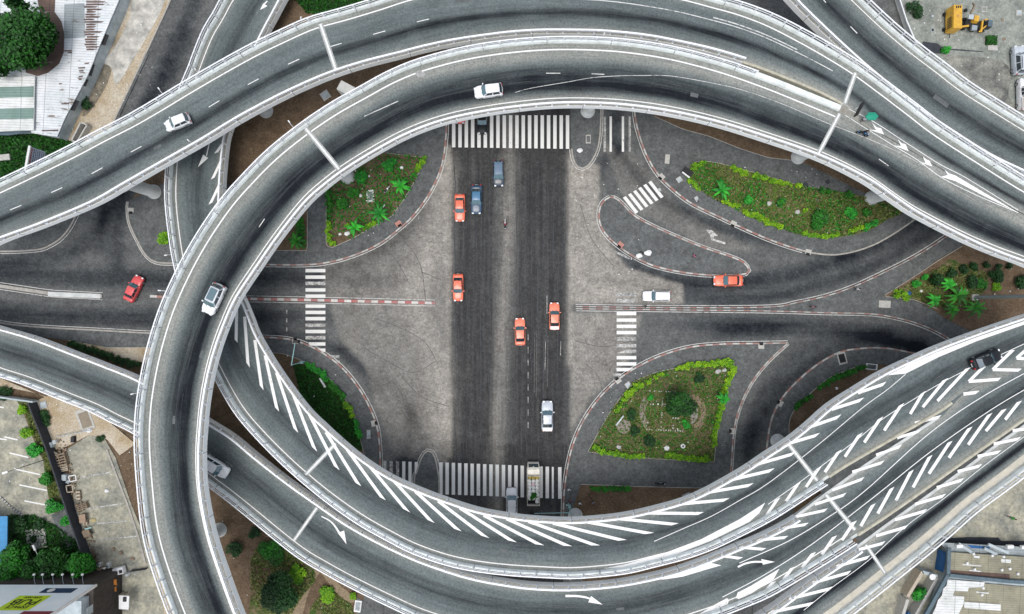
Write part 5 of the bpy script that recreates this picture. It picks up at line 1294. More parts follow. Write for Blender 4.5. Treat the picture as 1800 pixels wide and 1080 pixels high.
# umbrella: two joined panels seen from above
t = thing('umbrella', 'green parasol standing on the gore between the high loop and the outer overpass', 'parasol', tuple(pu))
mb = MB(); mb.tube([(0, 0, 0), (0, 0, 2.1)], .025); mb.build('pole', M_RIM, t)
M_UMB = mat_plain('green_canvas', (0.01, 0.24, 0.14), 0.7, c2=(0.02, 0.32, 0.22), scale=1.5)
V = [(0, 0, 2.15)]; n = 12
for k in range(n):
    a_ = 2 * PI * k / n; q = 1.12 if k % 2 == 0 else 1.0
    V.append((math.cos(a_) * .80 * q, math.sin(a_) * .55 * q, 1.85))
for k in range(n): V.append((V[k + 1][0], V[k + 1][1], 1.72))
mobj('canopy', V, [(0, k + 1, (k + 1) % n + 1) for k in range(n)] + [(k + 1, k + 1 + n, (k + 1) % n + 1 + n, (k + 1) % n + 1) for k in range(n)], M_UMB, t)
for lb, x, y, a_, c, ps in (
    ('pedestrian in white top nearest the lower zebra crossing, above the others on the pavement', 999, 857, -80, C_WH, 'walk'),
    ('pedestrian in dark red at the kerb beside the lower right overpass', 1001, 877, 200, C_RED, 'walk'),
    ('pedestrian in pale green top carrying a bag at the kerb by the crossing', 996, 884, 250, C_TEAL, 'stand'),
    ('pedestrian in white shirt and black trousers in the middle of the lower pavement', 1018, 881, 270, C_WH, 'stand'),
    ('pedestrian in orange and black beside the low dark bushes', 1037, 869, 200, C_OR, 'walk'),
    ('pedestrian in grey furthest right of the group on the lower pavement', 1041, 880, 120, cloth('grey_cloth', (0.3, 0.31, 0.33)), 'stand'),
    ('pedestrian in black waiting on the striped median in front of the white estate car', 1132, 538.5, 180, C_BLK, 'stand'),
    ('pedestrian in pink crossing the teardrop island', 1216, 451, 30, C_PNK, 'walk'),
    ('person in light top standing in the drain recess of the tan-kerbed wedge island', 1423, 539.5, 100, C_PNK, 'stand'),
    ('person with white bag at the kerb of the right wedge island', 1500, 509, 60, C_WH, 'walk'),
    ('person in bright green walking on the dirt lot at the lower right', 1768, 906, 330, C_GRN, 'walk'),
    ('person in white beside the junk row at the lower left', 193, 993, 80, C_WH, 'stand'),
    ('person in pale clothes on the bank by the junk row, above the white tub', 177, 988, 40, C_TEAL, 'stand')):
    person(lb, gpos(x, y, .14 if y < 890 else .24), R(a_), c, ps)
# ------------------------------------------------------------------ vegetation
ML_HEDGE = mat_leaf('hedge_leaf', (0.035, 0.16, 0.008), (0.26, 0.50, 0.01)); ML_DARK = mat_leaf('dark_leaf', (0.005, 0.022, 0.006), (0.02, 0.09, 0.015))
ML_MID = mat_leaf('mid_leaf', (0.010, 0.055, 0.008), (0.035, 0.27, 0.015)); ML_BAN = mat_leaf('broad_leaf', (0.012, 0.13, 0.02), (0.045, 0.44, 0.03))
ML_TREE = mat_leaf('tree_leaf', (0.004, 0.022, 0.004), (0.022, 0.14, 0.010)); ML_GRASS = mat_leaf('grass_blade', (0.06, 0.085, 0.02), (0.20, 0.24, 0.06)); ML_DRY = mat_leaf('dry_grass', (0.12, 0.10, 0.05), (0.26, 0.21, 0.12)); ML_YEL = mat_leaf('lime_leaf', (0.06, 0.20, 0.008), (0.32, 0.55, 0.01))
M_BARK = mat_plain('bark', (0.10, 0.075, 0.05), 0.95, var=0.4, scale=8, bump=0.4)
def leaves(P, size, aspect=1.6, tilt=0.7, tone=None, droop=0.25, rng=RNG):
    """one leaf (two triangles folded on the midrib) per point"""
    n = len(P); a = rng.uniform(0, 2 * PI, n); s = size * rng.uniform(.6, 1.35, n)
    d = np.stack([np.cos(a), np.sin(a), rng.uniform(-droop, droop * 2, n)], 1); d /= np.linalg.norm(d, axis=1)[:, None]
    side = np.stack([-np.sin(a), np.cos(a), rng.uniform(-tilt, tilt, n)], 1); side /= np.linalg.norm(side, axis=1)[:, None]
    L = (s * aspect / 2)[:, None]; w = (s / 2)[:, None]
    p0 = P - d * L; p2 = P + d * L; up = np.array([0, 0, 1.0])
    p1 = P + side * w + up * w * .3; p3 = P - side * w + up * w * .3
    V = np.stack([p0, p1, p2, p3], 1).reshape(-1, 3); i = np.arange(n) * 4
    Fc = np.concatenate([np.stack([i, i + 1, i + 2], 1), np.stack([i, i + 2, i + 3], 1)])
    tn = np.repeat(rng.uniform(0, 1, n) if tone is None else tone, 4)
    return V.tolist(), Fc.tolist(), tn
def clump_points(c, r, n, squash=.75, nb=9, rng=RNG):
    """points on the shells of several lobes; returns points and tone"""
    C_ = []; 
    for k in range(nb):
        v = rng.normal(size=3); v /= np.linalg.norm(v); v[2] = abs(v[2]) * .9
        C_.append((np.array([v[0] * r[0], v[1] * r[1], v[2] * r[2] * squash]) * rng.uniform(.35, .75), rng.uniform(.32, .55), rng.uniform(-.28, .28)))
    P = []; T = []
    for (cc, rad, tn) in C_:
        m = n // nb; v = rng.normal(size=(m, 3)); v /= np.linalg.norm(v, axis=1)[:, None]; v *= (rng.uniform(.6, 1.08, m))[:, None]
        q = cc + v * np.array(r) * rad; P.append(q); T.append(np.clip(.42 + tn + rng.normal(0, .2, m), 0, 1))
    P = np.concatenate(P) + np.array(c); T = np.concatenate(T); return P, T
def bush(name, label, cat, px, py, r, h, mat, n=900, leaf=.2, z0=0.18, group=None, stem=True, nb=8):
    b = W(px, py, z0); t = thing(name, label, cat, tuple(b), 0, group)
    P, T = clump_points((0, 0, h * .42), (r, r, h * .6), n, nb=nb); P[:, 2] = np.maximum(P[:, 2], .04)
    V, Fc, tn = leaves(P, leaf, tone=T); mobj('foliage', V, Fc, mat, t, attrs={'tone': tn})
    if stem:
        mb = MB()
        for k in range(4):
            a = 2 * PI * k / 4 + px; mb.tube([(0, 0, -.05), (math.cos(a) * r * .25, math.sin(a) * r * .25, h * .35), (math.cos(a) * r * .5, math.sin(a) * r * .5, h * .6)], [.04, .03, .015], 5)
        mb.build('stem', M_BARK, t)
    return t
def tree(name, label, px, py, z0, r, h, mat, n=9000, leaf=.32, lobes=22, group=None):
    b = W(px, py, z0 + h * .6); b.z = z0; t = thing(name, label, 'tree', tuple(b), 0, group)
    P, T = clump_points((0, 0, h * .62), (r, r, h * .45), n, nb=lobes, squash=.8); V, Fc, tn = leaves(P, leaf, tone=T); mobj('crown', V, Fc, mat, t, attrs={'tone': tn})
    mb = MB(); mb.tube([(0, 0, -.1), (.05, 0, h * .2), (0, .1, h * .42), (0, 0, h * .7)], [.30, .22, .17, .08], 9)
    for k in range(6):
        a = k * 1.05 + .3; mb.tube([(0, 0, h * .35), (math.cos(a) * r * .35, math.sin(a) * r * .35, h * .55), (math.cos(a) * r * .7, math.sin(a) * r * .7, h * .7)], [.12, .08, .03], 6)
    mb.build('trunk', M_BARK, t)
    return t
def hedge(label, pts, wd, h, mat, dens=260, leaf=.17, z0=.18, group='clipped hedges edging the planting beds', gap=0.12):
    pts = resample([tuple(W(p[0], p[1], z0)) for p in (crom(pts, 4) if len(pts) > 2 else pts)], .45)
    t = thing('hedge', label, 'hedge', tuple(pts[0]), 0, group); P = []; T = []
    for p in pts:
        rr = RNG.uniform(.8, 1.15); q, tt = clump_points((p[0] + RNG.normal(0, .06), p[1] + RNG.normal(0, .06), z0 + h * .4), (wd * .62 * rr, wd * .62 * rr, h * .7), int(dens * .45), nb=4)
        P.append(q); T.append(np.clip(tt + RNG.uniform(-.15, .2), 0, 1))
    P = np.concatenate(P); T = np.concatenate(T); P[:, 2] = np.maximum(P[:, 2], z0 + .03)
    V, Fc, tn = leaves(P, leaf, aspect=1.3, tone=T); mobj('foliage', V, Fc, mat, t, world=True, attrs={'tone': tn})
    mb = MB()
    for p in pts[::2]: mb.tube([(p[0], p[1], z0 - .03), (p[0] + .04, p[1], z0 + h * .6)], .02, 5)
    mb.build('stem', M_BARK, t, world=True)
    return t
def banana(label, px, py, z0=.18, r=2.0, h=2.2, n=11, seed=1, mat=None, group='broad leaved plants in the beds', wd=.42):
    rr = random.Random(seed); b = W(px, py, z0); t = thing('banana_plant', label, 'plant', tuple(b), 0, group)
    mb = MB(); mb.tube([(0, 0, -.05), (.03, 0, h * .3), (0, 0, h * .62)], [.14, .11, .07], 8); mb.build('stem', mat_plain('green_stalk', (0.10, 0.16, 0.05), 0.7), t)
    for k in range(n):
        a = 2 * PI * k / n + rr.uniform(-.3, .3); ln = r * rr.uniform(.65, 1.1); V = []; Fc = []; m = 9; w_ = wd * rr.uniform(.8, 1.2); tone = rr.uniform(.1, .95)
        for i in range(m + 1):
            f = i / m; x = ln * f; z = h * .6 + h * .42 * math.sin(f * 2.1) - f * f * h * .38; ww = w_ * math.sin(PI * min(1, f * .92 + .06)) ** .7 * .5
            jag = 1 + rr.uniform(-.14, .14)
            for s in (-1, 0, 1):
                p = Vector((x, s * ww * jag, z - abs(s) * ww * .35)); V.append(Matrix.Rotation(a, 3, 'Z') @ p)
            if i:
                q = (i - 1) * 3
                for j in (0, 1): Fc.append((q + j, q + j + 3, q + j + 4, q + j + 1))
        mobj('leaf', V, Fc, mat or ML_BAN, t, attrs={'tone': [min(1, max(0, tone + rr.uniform(-.1, .1))) for _ in V]})
    return t
def tufts(name, poly, n, mat, size=.22, h=.12, z0=.2, keep=None, nz=1.0):
    P = np.array(poly, float); lo, hi = P.min(0), P.max(0); out = []
    seeds = RNG.uniform(lo, hi, (26, 2)); sr = RNG.uniform(12, 42, 26)
    while len(out) < n:
        q = RNG.uniform(lo, hi)
        if nz and min(np.hypot(*(seeds - q).T) / sr) > RNG.uniform(.3, 1.6): continue
        ins = False; j = len(P) - 1
        for i in range(len(P)):
            if ((P[i][1] > q[1]) != (P[j][1] > q[1])) and q[0] < (P[j][0] - P[i][0]) * (q[1] - P[i][1]) / (P[j][1] - P[i][1] + 1e-12) + P[i][0]: ins = not ins
            j = i
        if ins: out.append(W(q[0], q[1], z0 + RNG.uniform(0, h)))
    V, Fc, tn = leaves(np.array([tuple(p) for p in out]), size, aspect=1.8, tilt=1.2, droop=.8)
    o = mobj(name, V, Fc, mat, attrs={'tone': tn}); o['kind'] = 'stuff'; return o

# hedges of the four beds
hedge('bright green hedge along the straight left edge of the upper left bed', [(579,330),(579,345),(579,385)], .9, .55, ML_MID)
hedge('yellow green hedge at the bottom left corner of the upper left bed', [(578,394),(578,412),(579,424),(588,429)], .9, .6, ML_HEDGE)
hedge('short green hedge up the right edge of the upper left bed', [(745,280),(740,290),(734,300)], 1.0, .7, ML_HEDGE); hedge('tiny green hedge just below it, right edge of upper left bed', [(730,307),(725,314)], .6, .5, ML_MID)
hedge('yellow green hedge on the lower edge of the upper left bed', [(643,402),(650,397),(660,392)], .8, .6, ML_HEDGE)
hedge('lime hedge clump at the left tip of the upper right bed', [(1218,296),(1224,289),(1233,288)], 1.1, .8, ML_HEDGE)
hedge('green hedge on the lower left edge of the upper right bed', [(1210,314),(1216,324),(1226,333)], .8, .6, ML_HEDGE)
hedge('yellow hedge along the top edge of the upper right bed', [(1285,297),(1298,302),(1310,305)], .9, .6, ML_YEL); hedge('green and yellow hedge midway along the upper right bed top edge', [(1323,309),(1340,314),(1360,318)], .9, .6, ML_HEDGE)
hedge('oval lime bush row ending the top hedge of the upper right bed', [(1370,321),(1388,325)], .8, .6, ML_YEL); hedge('single lime tuft after the top hedge of the upper right bed', [(1400,325),(1404,326)], .7, .5, ML_YEL)
hedge('lime hedge running diagonally on the lower edge of the upper right bed', [(1310,373),(1325,381),(1342,388),(1355,395),(1370,400)], 1.1, .7, ML_YEL)
hedge('short lime hedge beside the broad leaved plant in the upper right bed', [(1270,355),(1282,359),(1295,364)], .8, .6, ML_YEL)
hedge('pale lime hedge along the bottom edge of the upper right bed', [(1412,411),(1430,414),(1450,416),(1470,414)], .8, .5, ML_HEDGE)
hedge('green hedge at the lower right corner of the upper right bed', [(1490,408),(1503,403),(1515,400)], .8, .6, ML_YEL); hedge('dark green hedge at the right end of the upper right bed', [(1516,402),(1530,396),(1538,390)], 1.0, .8, ML_BAN)
hedge('lime hedge along the top edge of the lower right bed', [(1190,648),(1205,643),(1225,640),(1248,639),(1270,637)], .95, .7, ML_YEL, dens=300)
hedge('green hedge rounding the top right corner of the lower right bed', [(1270,636),(1280,637),(1287,645)], 1.1, .8, ML_HEDGE, dens=300)
hedge('yellow green hedge on the right edge of the lower right bed', [(1288,648),(1282,662),(1276,676),(1272,690)], 1.0, .7, ML_YEL, dens=300)
hedge('green lower hedge down the right edge of the lower right bed', [(1269,704),(1264,722),(1260,740),(1256,758),(1255,780)], 1.0, .7, ML_HEDGE, dens=300)
hedge('bright hedge along the bottom left edge of the lower right bed', [(1046,785),(1056,793),(1075,796),(1100,800),(1130,802)], .95, .7, ML_HEDGE, dens=300)
hedge('green hedge along the bottom right edge of the lower right bed', [(1172,800),(1195,803),(1220,806),(1243,806)], 1.0, .7, ML_HEDGE, dens=260)
hedge('lime hedge on the upper left edge of the lower right bed', [(1097,702),(1106,690),(1116,680),(1128,676)], 1.1, .7, ML_YEL, dens=300); hedge('small lime hedge on the left edge of the lower right bed', [(1083,720),(1089,712)], .9, .6, ML_HEDGE)
hedge('short lime hedge on the slanting edge of the lower right bed', [(1138,672),(1142,669)], .9, .6, ML_YEL); hedge('lime bush beyond the gap on the slanting edge of the lower right bed', [(1154,663),(1164,657)], .8, .6, ML_YEL)
hedge('bright hedge at the top of the curved lower left bed', [(541,640),(552,647),(565,655),(576,664)], 1.1, .8, ML_BAN); hedge('green hedge midway along the curved lower left bed', [(583,676),(595,686),(606,699)], 1.1, .8, ML_MID)
hedge('yellow green hedge near the bottom of the curved lower left bed', [(608,711),(616,720),(622,732)], 1.0, .8, ML_HEDGE); hedge('dark green hedge at the bottom end of the curved lower left bed', [(626,740),(630,752),(633,765)], .9, .8, ML_BAN)
hedge('dark green hedge along the shaded bed by the lower right overpass', [(1440,680),(1458,668),(1478,660),(1492,655)], .9, .7, ML_MID); hedge('upper dark hedge of the shaded bed by the lower right overpass', [(1490,654),(1505,648),(1516,644)], .9, .7, ML_MID)
hedge('lowest dark hedge of the shaded bed by the lower right overpass', [(1398,716),(1410,705),(1424,696)], .8, .6, ML_MID)
hedge('low dark hedge on the brown strip above the lower overpass', [(1040,856),(1052,858),(1065,858),(1080,858),(1103,859)], .85, .7, ML_MID, z0=.16)
hedge('lime hedge at the left tip of the right hand wedge bed', [(1572,518),(1580,519),(1592,524)], 1.5, .8, ML_HEDGE)
hedge('dark hedge along the ramp edge at the left', [(130,604),(165,616),(200,628),(240,642)], 1.2, .8, ML_DARK, z0=.14)
hedge('dark green hedge by the left edge under the loop', [(525,375),(530,400),(530,430)], 1.6, .9, ML_MID)
# broad leaved plants
for i, (lb, x, y, r_, n_) in enumerate((('broad leaved plant with long dark leaves on the right edge of the upper left bed', 707, 331, 1.9, 11), ('bright broad leaved plant on the lower right edge of the upper left bed', 671, 378, 2.1, 10),
        ('broad leaved plant low in the upper left bed next to the yellow tuft', 628, 402, 1.6, 9), ('broad leaved plant on the lower left edge of the upper right bed', 1262, 338, 2.0, 11),
        ('big dark broad leaved plant in the right hand wedge bed', 1670, 520, 2.3, 12), ('dark broad leaved plant on the right of the wedge bed clump', 1700, 540, 1.9, 11), ('broad leaved plant nearest the pole in the wedge bed', 1660, 545, 1.7, 10),
        ('fanned light green plant below the blue bucket in the wedge bed', 1630, 528, 1.4, 9), ('fernlike plant at the middle of the right hedge of the lower right bed', 1266, 699, 1.3, 9),
        ('broad leaved plant half under the loop next to the upper left bed', 527, 425, 1.7, 10), ('broad leaved plant on the right of the wedge bed path', 1655, 500, 1.5, 10))):
    banana(lb, x, y, r=r_, n=n_, seed=i + 3, mat=(ML_MID if 4 <= i <= 6 or i == 9 else ML_BAN), h=1.6 + r_ * .3)
# single bushes
for lb, x, y, r_, h_, m_, n_ in (('leafy green bush near the top of the upper left bed', 686, 292, 1.25, 1.1, ML_BAN, 900), ('green bush beside the pale pier in the upper left bed', 634, 312, 1.2, 1.0, ML_BAN, 800), ('green bush left of the grate in the upper left bed', 622, 341, .9, .8, ML_MID, 600),
        ('low green bush on the left of the upper left bed', 604, 361, 1.1, .8, ML_MID, 700), ('lime tuft above the low plants of the upper left bed', 612, 398, .5, .5, ML_YEL, 250),
        ('round dark bush in the middle of the upper right bed', 1371, 357, .9, .8, ML_MID, 500), ('large flowering green bush in the lower part of the upper right bed', 1432, 392, 1.9, 1.1, ML_MID, 1500), ('green bush at the right of the upper right bed', 1493, 377, 1.0, .8, ML_BAN, 500),
        ('small green bush near the right tip of the upper right bed', 1520, 375, .8, .8, ML_MID, 400), ('bush close to the lime hedge in the upper right bed', 1314, 352, .8, .6, ML_BAN, 400),
        ('yellow green bush centre right of the upper right bed', 1414, 370, .5, .5, ML_YEL, 260), ('small bush on the top edge of the upper right bed by the tree pits', 1443, 336, .6, .6, ML_MID, 300), ('small bush on the upper right edge of the upper right bed', 1456, 337, .6, .6, ML_MID, 300), ('dark small bush nearer the loop in the upper right bed', 1490, 342, .7, .6, ML_MID, 300),
        ('dark bush left of centre in the lower right bed', 1108, 728, 1.0, .9, ML_DARK, 600), ('dark bush below the rubble in the lower right bed', 1113, 758, .9, 1.2, ML_DARK, 600), ('dark bush near the bottom of the lower right bed', 1142, 772, 1.1, .9, ML_DARK, 700), ('dark shrub under the top right stone of the lower right bed', 1228, 664, 1.0, .7, ML_DARK, 500),
        ('green bush right of the round ring in the lower right bed', 1204, 745, .8, .8, ML_BAN, 500), ('low bush on the left of the paved cross in the lower right bed', 1144, 700, .6, .6, ML_BAN, 350),
        ('bright green bush left of the dark tree in the wedge bed', 1608, 497, .75, .7, ML_BAN, 500), ('round bright bush near the upper edge of the wedge bed', 1624, 487, .6, .6, ML_BAN, 350), ('tall dark bush in the wedge bed', 1637, 492, 1.2, 2.0, ML_DARK, 900),
        ('round dark bush upper left of the wedge bed row', 1669, 482, .8, 1.0, ML_DARK, 500), ('dark bush second in the wedge bed row', 1691, 475, .8, .9, ML_DARK, 450), ('dark bush third in the wedge bed row', 1708, 471, .8, .9, ML_DARK, 450), ('dark bush fourth in the wedge bed row', 1731, 467, .6, .8, ML_DARK, 350),
        ('dark bush fifth in the wedge bed row', 1753, 468, .5, .7, ML_DARK, 280), ('dark bush under the loop at the end of the wedge bed row', 1771, 469, .6, .7, ML_DARK, 300), ('large dark bush in the middle of the wedge bed', 1703, 496, 1.1, 1.3, ML_DARK, 800), ('dark bush beside the white bag in the wedge bed', 1747, 487, 1.1, 1.2, ML_DARK, 800),
        ('dark scrub bush right of the wedge bed', 1792, 495, 1.4, 1.2, ML_DARK, 700), ('ring of low green plants in the wedge bed', 1723, 499, 1.2, .4, ML_MID, 500), ('pale green low plant next to the white bag in the wedge bed', 1748, 505, .9, .4, ML_HEDGE, 350),
        ('dark green bush left of the trodden path below the loop', 415, 960, 1.5, .9, ML_DARK, 700), ('bright edged bush touching the lower ramp rail', 483, 967, 2.4, 1.2, ML_MID, 1800), ('small dark shrub higher on the bare ground below the loop', 450, 938, 1.1, .6, ML_DARK, 500),
        ('bright yellow green plant in the fork of the trodden paths', 577, 1043, 1.6, .7, ML_HEDGE, 900), ('small lime plant by the drain grate at the bottom', 622, 1047, .6, .5, ML_HEDGE, 300), ('green bush above the fork of the trodden paths', 525, 1008, 1.7, .8, ML_HEDGE, 1000),
        ('bush at the foot of the dark wall, upper of the row', 68, 790, 1.3, 1.3, ML_BAN, 900), ('tall bush below the pole by the dark wall', 88, 840, 1.3, 1.4, ML_MID, 900), ('leafy bush under the shrub row by the dark wall', 100, 885, 1.6, 1.5, ML_BAN, 1100), ('yellowish bush at the top of the row by the dark wall', 50, 760, 1.0, 1.0, ML_HEDGE, 600),
        ('small yellow bush near the corner of the dark wall', 42, 720, .9, .9, ML_HEDGE, 500), ('bush beside the path in the walled garden', 118, 915, .9, .9, ML_BAN, 500), ('dark bush in the upper left of the walled garden', 40, 918, 1.5, 1.3, ML_DARK, 900),
        ('sapling bush inside the square plot of the garden', 64, 946, .6, .8, ML_DARK, 300), ('purplish shrub in the walled garden', 72, 920, 1.0, 1.1, ML_DARK, 500),
        ('black scorched shrub on the tan bank at the left', 84, 733, 1.3, .6, ML_DARK, 600), ('leggy creeper on the concrete beside the corner wall', 1603, 22, 1.6, .9, ML_DARK, 420), ('small leafy shrub beside the corner of the upper right lot wall', 1660, 90, .8, .6, ML_BAN, 350),
        ('bright shrub in the yard between the lower right walls', 1608, 1038, 1.3, 1.8, ML_BAN, 900), ('small round bush under the left ramp at the edge of the pavement', 291, 420, 1.2, 1.0, ML_HEDGE, 900), ('dry dark shrub under the top left wall', 149, 183, 1.2, .8, ML_DARK, 600), ('dark scrub by the left end of the concrete wall', 8, 692, 1.4, .7, ML_DARK, 500),
        ('lone dark shrub on the lower left lot', 178, 770, .7, .6, ML_DARK, 300)):
    bush('bush', lb, 'bush', x, y, r_, h_, m_, n_, group='bushes planted around the interchange', leaf=.22 if r_ > .7 else .16)
# trees
tree('tree', 'large dark round tree overhanging the white corrugated roof', 48, 76, .1, 5.0, 7.5, ML_TREE, 17000, .34, 36)
tree('tree', 'dark tree at the very top left corner beyond the roof', -5, 100, .1, 3.0, 7.0, ML_TREE, 7000, .34, 18); tree('tree', 'small tree crown joining the large tree above the gap in the roof', 38, 12, .1, 1.0, 7.6, ML_DARK, 1500, .3, 8)
tree('tree', 'slim dark conifer casting over the paved ring in the lower right bed', 1194, 710, .18, 2.2, 4.2, ML_TREE, 6000, .22, 16)
tree('tree', 'dark spreading tree under the loop at the bottom left', 492, 1045, .1, 3.4, 4.2, ML_DARK, 9000, .28, 22)
for i, (lb, x, y, r_) in enumerate((('dark tree at the left of the walled garden', 34, 975, 2.3), ('dark tree in the middle of the walled garden', 92, 990, 2.5), ('tree nearest the long dark wall in the walled garden', 145, 990, 2.0), ('low tree behind the row of lamps on the hoarding', 65, 1005, 2.2), ('tree below the blue canopy in the garden', 22, 1003, 1.8))):
    tree('tree', lb, x, y, .2, r_, 4.0, ML_MID if i % 2 == 0 else ML_TREE, 5200, .26, 16, group='trees in the walled garden')
# ground cover
tufts('weeds', bed4, 4200, ML_GRASS, .22); tufts('weeds', bed4, 2600, ML_MID, .24); tufts('dry_grass', bed4, 1300, ML_DRY, .2, nz=0)
tufts('weeds', bed7, 3400, ML_GRASS, .2); tufts('weeds', bed7, 2000, ML_MID, .22); tufts('dry_grass', bed7, 1300, ML_DRY, .2, nz=0)
tufts('weeds', bed1, 3200, ML_MID, .22); tufts('weeds', [(515,640),(550,645),(590,680),(622,735),(637,790),(600,790),(560,740),(530,700)], 2200, ML_TREE, .24, z0=.15)
tufts('weeds', [(1562,521),(1600,497),(1650,470),(1700,465),(1735,480),(1735,500),(1722,520),(1700,540),(1650,540),(1610,527)], 2400, ML_GRASS, .2, z0=.2)
tufts('grass', [(0,232),(58,232),(100,245),(160,255),(150,290),(0,330)], 5200, ML_TREE, .26, z0=.12); tufts('grass', [(20,905),(60,905),(100,925),(150,960),(165,1000),(175,1030),(20,1030)], 4000, ML_TREE, .26, z0=.25)
tufts('grass', [(518,0),(525,-30),(640,-30),(640,8),(590,20),(540,25)], 2200, ML_TREE, .24, z0=.12); tufts('weeds', [(30,700),(62,706),(80,750),(96,800),(115,860),(118,905),(92,900),(78,810),(60,770),(45,730)], 2200, ML_GRASS, .22, z0=.24)
tufts('weeds', [(455,955),(500,950),(530,985),(555,1020),(530,1050),(500,1100),(440,1060),(440,985)], 2200, ML_GRASS, .22, z0=.14); tufts('weeds', [(545,1070),(575,1030),(600,1050),(620,1068),(620,1090)], 800, ML_GRASS, .2, z0=.14)
tb = W(937, 872, 1.75); P_, T_ = clump_points((0, 0, 0), (.75, .6, .35), 420, nb=6); V_, F_, tn_ = leaves(P_, .22, tone=T_)
o = mobj('bough', V_, F_, ML_MID, attrs={'tone': tn_}); o.location = tb; tag(o, 'heap of green boughs on the rear of the cream open truck', 'branches')
# ------------------------------------------------------------------ buildings, walls, signs, small things
def lookloc(px, py, z=0.0): return tuple(W(px, py, z))
M_ROOFW = mat_corrug('white_roof_sheet', (0.82, 0.84, 0.86), (0.62, 0.67, 0.68), (0.20, 0.15, 0.12), pitch=.42, thr=.575, ang=R(3))
M_ROOFW2 = mat_corrug('clean_roof_sheet', (0.84, 0.85, 0.84), (0.64, 0.66, 0.63), (0.36, 0.35, 0.30), pitch=.42, thr=.62, ang=R(2))
M_ROOFD = mat_corrug('rust_and_shadow_sheet', (0.16, 0.10, 0.075), (0.09, 0.055, 0.045), (0.30, 0.27, 0.24), pitch=.42, thr=.62, ang=R(3))
M_ROOFG = mat_corrug('grey_roof_sheet', (0.38, 0.43, 0.44), (0.27, 0.31, 0.32), (0.14, 0.14, 0.14), pitch=.42, thr=.60, ang=R(3))
M_ROOFB = mat_corrug('beige_roof_sheet', (0.36, 0.34, 0.24), (0.25, 0.235, 0.17), (0.12, 0.10, 0.08), pitch=.36, thr=.66, ang=R(3), rows=.9)
M_SKYL = mat_corrug('green_skylight', (0.22, 0.33, 0.29), (0.17, 0.27, 0.23), (0.10, 0.16, 0.14), pitch=.42, thr=.66)
M_WALLG = mat_plain('grey_render', (0.48, 0.54, 0.56), 0.9, c2=(0.28, 0.33, 0.35), scale=.7, bump=.2); M_WALLD = mat_plain('dark_slate_wall', (0.045, 0.05, 0.06), 0.85, var=.35, scale=1.2)
M_BLUE = mat_plain('blue_sheet', (0.015, 0.11, 0.30), 0.5, c2=(0.01, 0.06, 0.17), scale=1.0); M_GUT = mat_plain('blue_grey_gutter', (0.10, 0.15, 0.18), 0.6, var=.3, scale=2); M_BRN = mat_plain('dark_brown_wall', (0.06, 0.052, 0.045), 0.9, var=.4, scale=1.5)
M_WOOD = mat_plain('weathered_wood', (0.30, 0.24, 0.17), 0.9, c2=(0.14, 0.10, 0.07), scale=5, bump=.3); M_WOODP = mat_plain('pale_wood', (0.55, 0.48, 0.38), 0.9, var=.4, scale=5); M_METAL = mat_plain('galvanised_metal', (0.42, 0.47, 0.50), 0.45, metal=.4, var=.3, scale=2)
M_TEAL = mat_plain('teal_metal', (0.30, 0.52, 0.52), 0.5, var=.2); M_WHITE = mat_plain('white_enamel', (0.78, 0.79, 0.78), 0.5, var=.2, scale=2); M_STONE = mat_plain('pale_stone', (0.50, 0.50, 0.47), 0.9, var=.35, scale=4, bump=.4); M_ORP = mat_plain('orange_tarp', (0.55, 0.20, 0.03), 0.7, var=.3, scale=2)
M_PINKS = mat_plain('faded_red_slab', (0.50, 0.24, 0.20), 0.9, var=.3, scale=3); M_SLAB = mat_plain('pale_slab', (0.50, 0.49, 0.45), 0.9, var=.25, scale=3)

def roofpart(t, name, P, z, mat, th=.12):
    mb = MB(); mb.poly([tuple(W(x, y, z))[:2] for x, y in P], z - th, z); return mb.build(name, mat, t, world=True)
def walls(t, P, z, z0, mat, shrink=None):
    mb = MB(); mb.poly([tuple(W(x, y, z))[:2] for x, y in P], z0, z - .14); return mb.build('wall', mat, t, world=True)
# top left warehouse
t = thing('warehouse', 'long warehouse with patched white corrugated roof beside the tan dirt bank at the upper left', 'building', lookloc(100, 150))
Rf = [(-90,-90),(219,-90),(212,-8),(209,0),(194,35),(176,78),(154,133),(130,178),(115,206),(100,241),(55,234),(57,133),(-90,137)]
roofpart(t, 'roof', Rf, 2.1, M_ROOFW); walls(t, [(-85,-88),(217,-88),(207,0),(192,35),(174,78),(152,133),(128,178),(113,206),(99,239),(57,232),(59,135),(-85,139)], 2.1, 0, M_WALLG)
L_ = [(222,-90),(209,0),(194,35),(176,78),(154,133),(130,178),(115,206),(100,241)]; Rr_ = [(243,-90),(231,0),(220,24),(187,93),(165,135),(141,193),(129,222),(117,249)]
mb = MB(); mb.poly([(W(x, y, 1.75).x, W(x, y, 1.75).y) for x, y in L_ + [((a[0]*.8+b[0]*.2), (a[1]*.8+b[1]*.2)) for a, b in zip(L_, Rr_)][::-1]], 0.05, 1.75); mb.build('ledge_wall', M_WALLG, t, world=True)
for a, b in (((186,60),(178,78)), ((161,112),(154,132)), ((150,138),(144,150)), ((134,176),(124,193))):
    mb = MB(); mb.poly([tuple(W(x, y, 1.85))[:2] for x, y in ((a[0] - 1, a[1]), (a[0] + 5, a[1] + 2), (b[0] + 6, b[1] + 2), (b[0] - 1, b[1]))], 1.75, 1.8); mb.build('window', M_BLACK, t, world=True)
rr = random.Random(5)
for P, m_ in (([(113,8),(148,6),(150,66),(112,68)], M_ROOFG), ([(60,25),(95,20),(108,38),(113,60),(112,92),(104,112),(85,128),(66,134),(45,128),(45,60)], M_ROOFD), ([(60,-30),(98,-30),(96,20),(70,22)], M_ROOFD)):  # brown polygon round the tree paints its shadow onto the roof
    roofpart(t, 'roof_patch', P, 2.13, m_, .02)
y = -2
